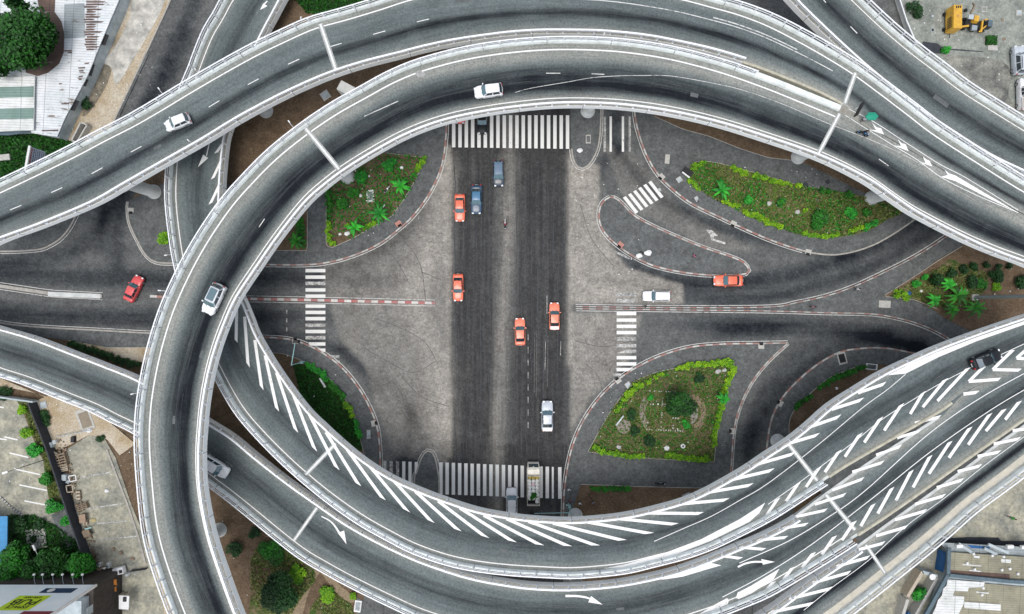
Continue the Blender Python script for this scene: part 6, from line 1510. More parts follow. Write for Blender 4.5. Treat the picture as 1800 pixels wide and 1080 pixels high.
while y < 90:
    x0 = 148 + rr.uniform(-1, 4); x1 = x0 + rr.uniform(16, 36) * (1 - .3 * (y > 60)); roofpart(t, 'roof_patch', [(x0, y), ((x0 + x1) / 2, y - .6), (x1, y + .3), (x1 - 5, y + 2.6), (x0 + 1, y + 2.8)], 2.135, M_ROOFD, .02); y += 4.4
for x, y, w_ in ((112,89,14),(118,92,9),(137,119,13),(138,124,9),(138,134,8),(138,139,6),(107,182,15),(103,147,6),(148,111,9),(73,229,30)): roofpart(t, 'roof_patch', [(x, y), (x + w_, y - 1), (x + w_ - 1, y + 1.6), (x + 1, y + 2)], 2.135, M_ROOFD, .02)
t = thing('warehouse', 'lower white roof with two green skylight strips at the left edge', 'building', lookloc(20, 190))
roofpart(t, 'roof', [(-90,138),(61,134),(59,229),(-90,235)], 2.5, M_ROOFW2); walls(t, [(-88,140),(58,136),(56,226),(-88,232)], 2.5, 0, M_WALLG)
for y in (152, 190): roofpart(t, 'skylight', [(-90, y + 3), (59.5, y), (58.5, y + 19), (-90, y + 22)], 2.53, M_SKYL, .02)
roofpart(t, 'awning', [(-90,232),(58,229),(30,236),(15,238),(-90,236)], 2.0, M_GUT)
# open tank beside it
t = thing('open_tank', 'narrow open concrete tank half under the outer overpass on the tan dirt', 'tank', lookloc(145, 232, .1))
for a, b in (((146,217),(157,222)), ((157,222),(139,252)), ((139,252),(130,249)), ((130,249),(146,217))):
    mb = MB(); mb.bar(W(a[0], a[1], .6), W(b[0], b[1], .6), .22, 1.0); mb.build('rim_wall', M_SLAB, t, world=True)
mb = MB(); mb.poly(PX([(146,218),(156,222),(139,251),(131,249)]), .12, .2); mb.build('water', M_BLACK, t, world=True)
mb = MB(); mb.box(W(9, 277, .3), (1.7, .95, .3), R(6)); tag(mb.build('concrete_slab', M_SLAB), 'small pale concrete slab lying in the grass at the left edge', 'slab')
# hoarding by the outer road
t = thing('hoarding', 'white framed hoarding with blue and red lettering in the grass behind the overpass rail', 'sign', lookloc(75, 285, .1))
za, zb = 2.0, 4.6; A0 = W(80, 267, za); B0 = W(72, 312, za); d = (B0 - A0).normalized(); u = Vector((0, 0, 1)); nrm = Vector((-d.y, d.x, 0)); nrm = nrm if nrm.x > 0 else -nrm; Ln = (B0 - A0).length
def hp(s, z, o=0.0): return A0 + d * s + u * (z - za) + nrm * o
mb = MB(); mb.add([hp(0, za), hp(Ln, za), hp(Ln, zb), hp(0, zb), hp(0, za, -.15), hp(Ln, za, -.15), hp(Ln, zb, -.15), hp(0, zb, -.15)], [(0, 1, 2, 3), (4, 7, 6, 5), (0, 4, 5, 1), (1, 5, 6, 2), (2, 6, 7, 3), (3, 7, 4, 0)]); mb.build('panel', mat_plain('hoarding_board', (0.60, 0.66, 0.76), 0.6, var=.2), t, world=True)
mb = MB(); mb.bar(hp(-.1, zb + .1), hp(Ln + .1, zb + .1), .35, .2); mb.build('frame', M_WHITE, t, world=True)
for (z0, z1, c) in ((4.15, 4.4, 'r'), (3.8, 3.95, 'b'), (3.5, 3.62, 'b'), (3.2, 3.3, 'b'), (2.85, 3.0, 'b'), (2.5, 2.6, 'b'), (2.2, 2.3, 'b')):
    mb = MB(); s = .2
    while s < Ln - .3:
        q = rr.uniform(.12, .4); mb.add([hp(s, z0, .01), hp(s + q, z0, .01), hp(s + q, z1, .01), hp(s, z1, .01)], [(0, 1, 2, 3)]); s += q + .08
    mb.build('lettering', mat_plain('sign_red', (0.45, 0.03, 0.05), .6) if c == 'r' else mat_plain('sign_blue', (0.05, 0.09, 0.25), .6), t, world=True)
for s in (.4, Ln - .4): mb = MB(); mb.bar(hp(s, .1, -.2), hp(s, zb, -.2), .14); mb.build('post', M_METAL, t, world=True)

# bottom right works
t = thing('workshop', 'workshop with beige corrugated roofs, white patches and blue gutters at the lower right corner', 'building', lookloc(1740, 1040))
roofpart(t, 'roof', [(1669,971),(1779,978),(1860,984),(1860,1032),(1800,1027),(1667,1009)], 2.3, M_ROOFB); walls(t, [(1671,973),(1858,986),(1858,1098),(1645,1098),(1669,1010)], 2.2, 0, M_WALLG)
roofpart(t, 'roof', [(1672,1021),(1800,1032),(1860,1037),(1860,1190),(1600,1190),(1640,1090)], 2.25, M_ROOFB)
roofpart(t, 'roof_patch', [(1668,1002),(1775,1010),(1775,1022),(1668,1011)], 2.33, M_ROOFD, .02)
for P in ([(1666,1019),(1731,1024),(1729,1033),(1703,1033),(1701,1040),(1678,1039),(1675,1047),(1695,1049),(1694,1062),(1686,1078),(1680,1100),(1630,1100),(1638,1082),(1645,1068),(1649,1055),(1656,1047),(1658,1035),(1664,1030)], [(1695,1058),(1759,1063),(1759,1074),(1695,1069)], [(1716,1040),(1738,1042),(1738,1044),(1716,1042)], [(1692,992),(1725,994),(1725,996),(1692,994)], [(1704,1002),(1725,1004),(1725,1006),(1704,1004)], [(1760,983),(1777,984),(1777,990),(1760,989)], [(1712,977),(1722,978),(1722,982),(1712,981)]):
    roofpart(t, 'roof_patch', P, 2.36, M_ROOFW2, .02)
for a, b in (((1668,963),(1666,1010)), ((1666,1010),(1622,1090)), ((1667,1011),(1773,1022)), ((1773,1022),(1860,1027))): mb = MB(); mb.bar(W(a[0], a[1], 2.55), W(b[0], b[1], 2.55), .55, .3); mb.build('gutter', M_GUT, t, world=True)
roofpart(t, 'roof', [(1651,954),(1690,956),(1800,962),(1860,966),(1860,983),(1779,976),(1668,970),(1662,964)], 1.9, M_ROOFG)
roofpart(t, 'roof_patch', [(1700,958),(1741,962),(1738,965),(1708,964)], 1.94, M_BLUE, .02)
for a, b in (((1685,956),(1712,974)), ((1737,957),(1772,972)), ((1730,964),(1752,975))): mb = MB(); mb.bar(W(a[0], a[1], 2.2), W(b[0], b[1], 2.2), .45, .2); mb.build('beam', M_WALLG, t, world=True)
mb = MB(); mb.add([W(1648,965,.25), W(1643,1001,.25), W(1658,1006,1.9), W(1664,971,1.9)], [(0, 1, 2, 3)]); mb.build('lean_to', M_BLUE, t, world=True)
for x, y in ((1668,964),(1711,974),(1744,977),(1764,979),(1700,990),(1713,1001),(1761,1002),(1775,1000),(1728,1034),(1726,1046),(1789,1009)): mb = MB(); mb.box(W(x, y, 2.45), (.32, .32, .22), .3); mb.build('roof_vent', M_WHITE, t, world=True)
for x, y in ((1686,960),(1775,961),(1800,962)): mb = MB(); mb.box(W(x, y, 2.2), (1.0, .5, .35), .05); mb.build('roof_box', M_WHITE, t, world=True)
struct((lambda m: (m.poly(PX([(1655,946),(1700,943),(1752,944),(1758,950),(1800,950),(1800,962),(1690,960),(1652,957)]), .2, .26), m.build('painted_shadow', M_WALLD))[1])(MB()))  # flat dark strip painting in the workshop's cast shadow
t = thing('yard_wall', 'low ruined yard walls with a white round basin beside the blue lean-to', 'wall', lookloc(1620, 1020, .2))
for a, b, m_ in (((1616,1002),(1642,1010), M_WALLG), ((1616,1002),(1590,1045), M_WOODP), ((1642,1012),(1600,1085), M_SLAB), ((1590,1050),(1578,1090), M_SLAB)): mb = MB(); mb.bar(W(a[0], a[1], .9), W(b[0], b[1], .9), .5, 1.4); mb.build('wall_run', m_, t, world=True)
t = thing('basin', 'white round basin on the end of the yard wall at the lower right', 'basin', lookloc(1637, 1013, 1.6)); mb = MB(); mb.lathe((0, 0, 0), [(.35, 0), (.52, .25), (.5, .3)], 16); mb.build('bowl', M_WHITE, t)
mb = MB(); mb.poly(PX([(1588,1070),(1600,1077),(1596,1095),(1584,1090)]), .22, 1.0); tag(mb.build('water_tank', M_BLUE), 'blue covered tank at the bottom of the yard by the right overpass', 'tank')

# lower left: walls, hoarding building, canopy
t = thing('boundary_wall', 'long dark slate boundary wall between the junk row and the garden', 'wall', lookloc(125, 870, .1))
wl = [tuple(W(x, y, 0)) for x, y in ((67,706),(100,790),(118,845),(138,905),(160,967),(184,1030))]
for a, b in zip(wl[:-1], wl[1:]): mb = MB(); mb.bar(Vector(a) + Vector((-.12, 0, .9)), Vector(b) + Vector((-.12, 0, .9)), .22, 1.6); mb.build('wall_run', M_WALLD, t, world=True)
P = [(x - 6, y + 1) for x, y in ((67,706),(100,790),(118,845),(138,905),(160,967),(184,1030))]; Q = [(67,706),(100,790),(118,845),(138,905),(160,967),(184,1030)]
mb = MB()
for i in range(5): mb.poly([tuple(W(*p, 0))[:2] for p in (P[i], P[i + 1], Q[i + 1], Q[i])], .15, 1.2 + .002 * i)
mb.build('wall_roof', M_WALLD, t, world=True)
t = thing('boundary_wall', 'pale low wall at the left edge above the marked parking lot', 'wall', lookloc(30, 700, .1)); mb = MB(); mb.bar(W(-60, 690, .8), W(0, 697, .8), .25, 1.2); mb.bar(W(0, 697, .8), W(63, 706, .8), .25, 1.2); mb.build('wall_run', M_WALLG, t, world=True)
t = thing('corner_wall', 'pale double topped wall running down from the top edge to the upper right ramp', 'wall', lookloc(1590, 38, .1))
mb = MB(); mb.bar(W(1568, -30, .6), W(1590, 38, .6), .2, .9); mb.bar(W(1590, 38, .6), W(1607, 78, .6), .2, .9); mb.build('wall_run', M_CONC, t, world=True)
mb = MB(); mb.bar(W(1572, -30, 1.2), W(1594, 38, 1.2), .14, .14); mb.bar(W(1594, 38, 1.2), W(1610, 76, 1.2), .14, .14); mb.build('coping_rail', M_RAIL, t, world=True)
t = thing('canopy', 'bright blue canopy at the left edge of the walled garden', 'canopy', lookloc(0, 950, .2))
roofpart(t, 'canopy_sheet', [(-60,908),(13,908),(12,991),(-60,991)], 2.6, mat_plain('sky_blue_sheet', (0.05, 0.26, 0.52), .5, var=.2, scale=1)); mb = MB()
for x, y in ((10,911),(10,988),(-50,911)): mb.bar(W(x, y, .2), Vector(W(x, y, 2.5)) * 1.0, .1)
mb.build('post', M_WHITE, t, world=True)

t = thing('hoarding_building', 'dark building carrying a tall white hoarding with a lime panel, bottom left corner', 'building', (-69, -44, .1))
YW = -42.4
mb = MB(); mb.box((-73.0, YW - 4.4, 3.0), (18.2, 8.0, 6.0)); mb.build('wall', M_BRN, t, world=True); mb = MB(); mb.box((-66.6, YW - 4.2, 6.7), (4.0, 5.0, 1.4)); mb.build('roof_room', M_WALLG, t, world=True); mb = MB(); mb.box((-63.78, YW - 3.4, 6.8), (.04, 1.2, 1.1)); mb.build('window', M_WALLG, t, world=True)
mb = MB(); mb.add([(-82, YW, 6.0), (-63.6, YW, 6.0), (-63.6, YW, 14.2), (-82, YW, 14.2), (-82, YW - .3, 6.0), (-63.6, YW - .3, 6.0), (-63.6, YW - .3, 14.2), (-82, YW - .3, 14.2)], [(0, 3, 2, 1), (4, 5, 6, 7), (0, 1, 5, 4), (1, 2, 6, 5), (2, 3, 7, 6), (3, 0, 4, 7)])
mb.build('hoarding_panel', mat_plain('hoarding_white', (0.88, 0.93, 0.97), .6, c2=(0.74, 0.85, 0.94), scale=.35), t, world=True)
mb = MB(); mb.box((-63.5, YW - .1, 10.1), (.25, .35, 8.3)); mb.box((-72.8, YW - .1, 14.25), (18.6, .4, .2)); mb.build('hoarding_frame', M_WHITE, t, world=True)
def panelq(x0, x1, z0, z1, mat, name, off=.02): mb = MB(); mb.add([(x0, YW + off, z0), (x0, YW + off, z1), (x1, YW + off, z1), (x1, YW + off, z0)], [(0, 1, 2, 3)]); return mb.build(name, mat, t, world=True)
M_LIME = mat_plain('lime_panel', (0.55, 0.75, 0.02), .6, c2=(0.48, 0.66, 0.02), scale=.5)
panelq(-72.3, -67.6, 9.0, 12.7, M_LIME, 'lime_panel'); panelq(-70.2, -65.4, 7.0, 8.3, mat_plain('navy_panel', (0.02, 0.05, 0.12), .6, var=.3), 'navy_panel')
panelq(-68, -63.8, 12.9, 14.0, mat_plain('maroon_panel', (0.25, 0.03, 0.06), .6, var=.3), 'maroon_band')
def text_mesh(s, size, loc, mat, name, parent, xs=1.0, rot=None, bold=0.0):
    cu = bpy.data.curves.new('txt', 'FONT'); cu.body = s; cu.size = size; cu.extrude = .01; cu.offset = bold; cu.align_x = 'CENTER'
    o = bpy.data.objects.new('txt', cu); COL.objects.link(o); dg = bpy.context.evaluated_depsgraph_get(); me = bpy.data.meshes.new_from_object(o.evaluated_get(dg)); bpy.data.objects.remove(o)
    me.materials.clear(); me.materials.append(mat); me.transform(Matrix.Translation(Vector(loc) - (parent.location if parent else Vector())) @ (rot or (Matrix.Rotation(PI, 4, 'Z') @ Matrix.Rotation(R(90), 4, 'X'))) @ Matrix.Diagonal((xs, 1, 1, 1)))
    o = bpy.data.objects.new(name, me); COL.objects.link(o)
    if parent: o.parent = parent
    return o
M_INK = mat_plain('black_ink', (0.02, 0.025, 0.01), .7)
text_mesh('ESPACE', .95, (-69.9, YW + .04, 11.6), M_INK, 'lettering', t, 1.0, bold=.01); text_mesh('PUB', 1.9, (-69.9, YW + .04, 10.05), M_INK, 'lettering', t, 1.15, bold=.03); text_mesh('0700 0000', .6, (-69.9, YW + .04, 9.3), M_INK, 'lettering', t, 1.0)
mb = MB(); mb.lathe((-68.9, YW + .05, 7.65), [(.02, -.01), (.5, -.01), (.5, .01), (.02, .01)], 14, Matrix.Rotation(R(90), 3, 'X')); mb.build('panel_emblem', M_WHITE, t, world=True)
for i, x in enumerate((60, 75, 93, 110, 128, 145)):
    q = thing('floodlight', ('first', 'second', 'third', 'fourth', 'fifth', 'sixth')[i] + ' small white floodlight from the left on the arms in front of the hoarding', 'floodlight', (W(x, 1010, 6.2).x, YW, 6.2), 0, 'floodlights in front of the hoarding')
    yo = W(x, 1010, 6.2).y - YW; mb = MB(); mb.tube([(0, 0, -.2), (0, yo * .5, 0), (0, yo, 0)], .03, 5); mb.build('arm', M_METAL, q); mb = MB(); mb.box((0, yo, .05), (.34, .26, .16), taper=.8); mb.build('lamp_head', M_WHITE, q)
for lb, P, z_, m_ in (('orange stall roof at the end of the long dark wall', [(186,1019),(204,1019),(205,1029),(188,1029)], 2.0, M_ORP), ('smaller orange roof below the first one by the brown wall', [(192,1032),(204,1032),(204,1040),(195,1041)], 1.8, M_ORP),
        ('white shed with dark hatch right of the brown building wall', [(209,1047),(227,1048),(226,1072),(209,1071)], 2.2, M_WHITE), ('grey tin roof in the garden trees', [(48,995),(62,990),(56,1004),(46,1006)], 2.2, M_ROOFG)):
    q = thing('stall', lb, 'shelter', lookloc(P[0][0], P[0][1], .2)); roofpart(q, 'roof', P, z_, m_, .1); mb = MB()
    for x, y in P: mb.bar(W(x, y, .2), Vector((W(x, y, z_).x, W(x, y, z_).y, z_ - .1)), .08)
    mb.build('post', M_WOOD, q, world=True)
mb = MB(); mb.box(W(219, 1054, 2.3), (.5, .7, .12)); tag(mb.build('crate', M_BLACK), 'dark hatch box on the white shed roof', 'box')
# parking stripes
mb = MB()
for a, b in (((10,769),(33,774)), ((19,797),(52,805)), ((27,825),(72,835)), ((36,853),(85,863)), ((45,881),(86,889)), ((0,716),(9,718)), ((0,772),(14,774))): mb.poly(PX([a, b, (b[0], b[1] - 2.4), (a[0], a[1] - 2.4)]), .21)
struct(mb.build('road_marking', M_ZEB))
mb = MB()
for a, b in (((142,840),(195,831)), ((155,895),(215,886)), ((165,951),(242,943)), ((172,921),(225,916))): mb.poly(PX([a, b, (b[0], b[1] - 2.2), (a[0], a[1] - 2.2)]), .21)
struct(mb.build('road_marking', M_ZEBW))
kerb([(190,790),(205,830),(228,890),(246,945),(258,990)], M_KERB, .3, .15, .32, None)
kerb([(3,872),(22,890),(45,908)], mat_kerb('kerb_black_white', (0.5, 0.5, 0.47), (0.05, 0.05, 0.05), .5), .25, .2, .34, None)

# poles and lights
def pole(label, bx, by, tipx, tipy, ex, ey, h, z0=.15, head='lamp', r=.09, mat=None):
    b = Vector(W(bx, by, z0)); t = thing('street_lamp' if head == 'lamp' else 'traffic_light', label, 'street lamp' if head == 'lamp' else 'traffic light', tuple(b))
    e = Vector(W(ex, ey, h)) - b; mb = MB(); mb.tube([(0, 0, 0), (0, 0, .25), (0, 0, h - z0)], [r * 1.6, r, r * .8], 10); mb.build('pole', mat or M_TEAL, t)
    mb = MB(); mb.tube([(0, 0, h - z0 - .1), tuple(e)], [r * .8, r * .55], 8); mb.build('arm', mat or M_TEAL, t)
    mb = MB()
    if head == 'lamp': mb.box(tuple(e), (.9, .3, .14), math.atan2(e.y, e.x)); mb.build('lamp_head', M_WHITE, t)
    else:
        mb.box((e.x, e.y, e.z - .45), (.75, .42, 1.0)); hd2 = mb.build('signal_head', M_BLACK, t)
        mb = MB(); mb.box((0, 0, 1.1), (.5, .35, .7)); mb.build('control_box', M_TEAL, t)
        for k in range(3): mb = MB(); mb.lathe((e.x, e.y - .23, e.z - .15 - k * .3), [(.02, -.01), (.1, -.01), (.1, .02)], 10, Matrix.Rotation(R(90), 3, 'X')); mb.build('signal_lens', (M_LAMPR, SACKS[3], M_GUT)[k], hd2)
    return t
pole('pale teal traffic light reaching over the kerb at the curved lower left bed', 535, 636, 511, 642, 519, 601, 5.2, head='signal')
pole('pale teal traffic light with long arm over the lower zebra crossing', 999, 886, 1003, 901, 935, 903, 3.9, head='signal')
pole('dark street lamp with long white head over the marked parking lot', 80, 808, 27, 825, 9, 831, 5.1, z0=.22, r=.06, mat=M_WALLD)
pole('white curved lamp post rising from the garden trees', 95, 979, 80, 985, 60, 963, 2.6, z0=.3, r=.06, mat=M_WHITE)
t = thing('mast', 'tall pale grey mast leaning out of the right edge from the wedge bed', 'mast', lookloc(1712, 523, .2)); mb = MB(); mb.tube([(0, 0, 0), (0, 0, 12), (0, 0, 25)], [.30, .26, .2], 16); mb.build('pole', M_METAL, t)
mb = MB(); mb.box((0, 0, .15), (1.1, 1.0, .3)); mb.build('plinth', M_SLAB, t)
for i, (key, bx, by, ex, ey, lb) in enumerate((('B', 288, 167, 279, 156, 'white bracket lamp outside the upper rail of the outer overpass, left of the ramp'), ('A', 517, 226, 508, 214, 'white bracket lamp outside the rail near the upper left joint of the loop'), ('A', 246, 690, 232, 693, 'white bracket lamp on the left rail of the loop over the left ramp'),
        ('A', 294, 512, 280, 511, 'white bracket lamp on the left rail of the loop above the left road'), ('B', 335, 250, 331, 247, 'small bracket lamp on the inner rail of the outer overpass by the ramp'), ('D', 348, 128, 343, 122, 'bracket lamp on the ramp rail at the top left'), ('A', 1060, 66, 1062, 60, 'bracket lamp on the rail at the top of the loop'), ('D', 303, 448, 291, 449, 'bracket lamp on the left rail of the ramp by the round bush'), ('B', 530, 38, 529, 32, 'globe shaped bracket lamp on the rail at the top left joint'))):
    zz = dz(key, bx, by) + .7; a_ = Vector(W(bx, by, zz)); e = Vector(W(ex, ey, zz + .2)) - a_; q = thing('bracket_lamp', lb, 'lamp', tuple(a_), 0, 'lamps bracketed to the overpass rails')
    mb = MB(); mb.tube([(0, 0, 0), tuple(e * .5 + Vector((0, 0, .25))), tuple(e)], .03, 6); mb.build('arm', M_RAIL, q); mb = MB(); mb.box(tuple(e), (.38, .16, .1), math.atan2(e.y, e.x)); mb.build('lamp_head', M_WHITE, q)
# sign on the gore of the high road
a_ = DW('A', 1492, 211, 0); b_ = DW('A', 1500, 196, 0); t = thing('road_sign', 'dark backed road sign on posts across the gore behind the green umbrella', 'road sign', tuple(a_))
mb = MB(); mb.bar(a_ + Vector((0, 0, 1.5)), b_ + Vector((0, 0, 1.5)) + (b_ - a_) * .5, .12, .9); mb.build('sign_panel', M_BLACK, t, world=True)
for f in (.1, 1.2): mb = MB(); p = a_.lerp(b_, f); mb.bar(p, p + Vector((0, 0, 1.9)), .09); mb.build('post', M_WHITE, t, world=True)

# manholes, gullies, slabs
def cover(label, px, py, w_, h_, rz=0, z=.14, frame=M_SLAB, inner=M_WALLG, name='drain_cover', cat='drain cover', bars=0, grp=None):
    c = W(px, py, z); t = thing(name, label, cat, tuple(c), R(rz), grp); mb = MB(); mb.box((0, 0, .02), (w_, h_, .06)); mb.build('frame', frame, t)
    mb = MB()
    if bars:
        mb.box((0, 0, .054), (w_ * .72, h_ * .72, .01)); mb.build('pit', M_BLACK, t); mb = MB()
        for k in range(bars): mb.box((-w_ * .36 + w_ * .72 * (k + .5) / bars, 0, .068), (w_ * .72 / bars * .5, h_ * .72, .014))
    else: mb.box((0, 0, .056), (w_ * .72, h_ * .72, .014))
    mb.build('lid', inner, t); return t
GY_ = 'kerb gullies around the islands'
for lb, x, y, rz in (('black kerb gully with red slab on the upper left island', 702, 396, 35), ('black kerb gully with white frame at the left of the upper right pavement', 1161, 313, -45), ('black kerb gully in a white frame beside the turn arrow', 1288, 396, -25), ('black kerb gully with pink slab at the lower left of the teardrop island', 1089, 433, -40),
        ('black kerb gully with tan frame on the curved lower left island', 660, 744, -80), ('black kerb gully by the bottom of the right zebra crossing', 1085, 667, 35), ('kerb gully near the tip of the shaded lower right pavement', 1369, 708, 60), ('kerb gully at the bottom of the upper right pavement', 1420, 446, -12), ('kerb gully at the top edge of the triangular lower right island', 1338, 606, 0), ('black kerb gully beside a white slab at the far left junction', 230, 373, 0), ('black kerb gully below the traffic light of the lower left bed', 519, 597, 0), ('small kerb gully on the right edge of the triangular island', 1285, 758, 90)):
    c = W(x, y, .13); t = thing('kerb_gully', lb, 'gully', tuple(c), R(rz), GY_); sd = 1 if y < 470 or x > 1400 else -1
    if rz in (0, 35) and y > 590: sd = -1
    mb = MB(); mb.box((0, .28 * sd, .03), (.95, .8, .06)); mb.build('slab', M_PINKS if 'pink' in lb or 'red' in lb else M_SLAB, t); mb = MB(); mb.box((0, -.12 * sd, .045), (.62, .42, .03)); mb.build('opening', M_BLACK, t)
cover('white framed grate with slots in the middle of the upper left bed', 651, 345, 1.2, 2.0, 8, .2, M_WHITE, M_METAL, bars=4); cover('square manhole cover between the outer road and the loop', 572, 168, 1.4, 1.4, 35, .1, M_SLAB, M_WALLG)
cover('oblong grey cover on the upper middle island', 1034, 245, .8, 1.4, 0, .14, M_SLAB, M_PAVE); cover('oblong pale cover on the upper right pavement', 1173, 280, .75, 1.5, -5, .14, M_SLAB, M_SLAB); cover('large pale framed cover at the tip of the right wedge pavement', 1555, 535, 1.9, 1.15, -3, .14, M_SLAB, M_SLAB)
cover('small square slab beside the black bench at the upper right', 1194, 316, .85, .85, 35, .14); cover('small square slab on the pavement below the upper right bed', 1224, 349, .6, .6, 30, .14); cover('tiny white slab by the kerb near the diagonal zebra', 1159, 334, .5, .5, 30, .01)
cover('slotted white framed grate at the bottom edge by the trodden paths', 629, 1066, 1.1, 1.9, -8, .16, M_WHITE, M_METAL, bars=4); cover('pale slab near the bottom of the curved lower left pavement', 648, 764, .6, 1.4, 0, .14); cover('open square white frame in the shaded lower right pavement', 1532, 645, 1.9, 1.0, -6, .14, M_WHITE, M_PAVE)
cover('raised pale slab with round dark lid on the shaded lower right pavement', 1480, 630, 1.4, 2.0, 15, .14, M_SLAB, M_BLACK); cover('tan square frame on the dirt bank below the left ramp', 150, 738, 2.3, 3.6, 20, .23, M_SLAB, mat_plain('frame_dirt', (0.28, 0.24, 0.18), .95)); cover('pale square plot slab in the garden with a sapling', 64, 947, 3.2, 3.2, 8, .3, M_SLAB, M_SLAB)
cover('rectangular yellowish slab on the left of the lower right bed edge', 1104, 677, .9, .9, 35, .2); cover('grey pit cover on the tan dirt by the dark wall', 76, 712, 1.2, 1.1, 15, .25, M_METAL, M_WALLG); cover('round edged slab in the garden pit of the wedge bed', 1690, 513, 2.0, .7, 3, .2)
cover('outlined square drain in the upper right concrete lot', 1730, 17, .9, .9, 0, .25, M_SLAB, M_LOT); cover('second outlined drain at the top right corner', 1791, 23, .9, .9, 0, .25, M_SLAB, M_WALLG); cover('small dark drain beside the yellow trailer', 1639, 53, .5, .6, 0, .25, M_WALLG, M_BLACK)
for lb, x, y, r_ in (('dark tree pit at the top edge of the upper right bed', 1416, 326, .45), ('dark tree pit by the loop above the upper right bed', 1455, 320, .35), ('dark round pit on the path of the upper right bed', 1438, 353, .38), ('round dark hole in the upper right concrete lot', 1762, 35, .25), ('rusty round lid in the upper right concrete lot', 1765, 69, .28)):
    t = thing('pit', lb, 'pit', lookloc(x, y, .2 if x < 1700 else .245)); mb = MB(); mb.lathe((0, 0, 0), [(r_, 0), (r_, .02), (r_ * .9, .05)], 14); mb.build('rim', M_WALLD if x < 1700 else M_WOOD, t)
# bench-like box and odd pieces in the beds
t = thing('bench', 'black bench with white plank at the left tip of the upper right bed', 'bench', lookloc(1206, 306, .14), R(-38)); mb = MB(); mb.box((0, .25, .5), (1.7, .9, .12)); mb.build('seat', M_BLACK, t); mb = MB(); mb.box((0, -.38, .56), (1.5, .22, .1)); mb.build('plank', M_WHITE, t)
for s in (-.7, .7): mb = MB(); mb.box((s, .1, .22), (.1, .9, .44)); mb.build('leg', M_BLACK, t)
def rock(label, x, y, s, z=.19, mat=M_STONE, flat=.6, name='stone', cat='stone'):
    r2 = random.Random(int(x * 7 + y)); bm = bmesh.new(); bmesh.ops.create_icosphere(bm, subdivisions=2, radius=s)
    for v in bm.verts: k = r2.uniform(.72, 1.12); v.co = Vector((v.co.x * k, v.co.y * k * .85, v.co.z * k * flat))
    me = bpy.data.meshes.new(name); bm.to_mesh(me); bm.free(); me.materials.append(mat); o = bpy.data.objects.new(name, me); COL.objects.link(o); o.location = lookloc(x, y, z + s * .3); tag(o, label, cat); return o
for lb, x, y, s in (('pale stone in the top right corner of the lower right bed', 1262, 653, .5), ('tan stone next to the pale one in the corner of the lower right bed', 1273, 651, .42), ('squarish pale stone by the bottom left hedge of the lower right bed', 1088, 786, .45), ('broken white stone at the bottom of the lower right bed', 1172, 788, .5), ('white boulder in the lower left of the upper left bed', 610, 411, .5), ('smaller white stone left of the boulder in the upper left bed', 598, 412, .3),
        ('white post stone at the top of the upper left bed', 706, 295, .35), ('white stone left of the grate in the upper left bed', 634, 344, .35), ('grey stone among the weeds of the upper right bed', 1402, 373, .5), ('second grey stone among the weeds of the upper right bed', 1352, 358, .45), ('blue bag in the left of the wedge bed', 1597, 516, .42), ('white stone in the left of the wedge bed', 1619, 512, .3), ('white bag beside the dark bush in the wedge bed', 1754, 490, .3),
        ('white stone in the shaded lower right bed', 1471, 683, .28), ('white plaster lump on the dirt between the decks', 649, 310, .2), ('white tub lying on the lower left lot', 188, 863, .42), ('white pile on the teardrop island, left part', 1124, 450, .5), ('white pile on the teardrop island, right part', 1139, 445, .6), ('black rag between the white piles of the teardrop island', 1128, 445, .32),
        ('pale plaster stain lump on the upper middle island', 1019, 265, .5), ('white rubble by the bank fence above the lower left lot', 157, 757, .5), ('white rubble at the foot of the trailer lot wall', 1604, 1041, .5)):
    rock(lb, x, y, s, mat=(M_BLACK if 'black rag' in lb else M_BLUE if 'blue bag' in lb else M_WHITE if 'white' in lb or 'plaster' in lb else M_STONE), flat=.25 if 'pile' in lb or 'stain' in lb else .6, z=.13)
mb = MB(); mb.bar(W(1083, 748, .3), W(1096, 731, .3), .22, .15); tag(mb.build('metal_post', M_METAL), 'fallen grey metal post on rubble at the left of the lower right bed', 'post')
mb = MB(); mb.lathe(W(1200, 784, .25), [(.18, 0), (.36, 0), (.40, .15), (.36, .28), (.18, .28), (.18, 0)], 16); tag(mb.build('white_tyre', M_WHITE), 'white painted tyre at the bottom of the lower right bed', 'tyre')
mb = MB(); mb.bar(W(562, 665, .3), W(572, 681, .3), .3, .1); tag(mb.build('plank', M_WHITE), 'white plank lying in the curved lower left bed', 'plank')
mb = MB(); mb.bar(W(671, 366, .3), W(677, 360, .3), .2, .1); tag(mb.build('plank', M_WHITE), 'short white plank above the bright plant of the upper left bed', 'plank')
pbk = gpos(681, 334, .22); motorbike('toppled black and white motorbike in the upper left bed', pbk, R(50), P_WHITE).scale = (.8, .8, .5)
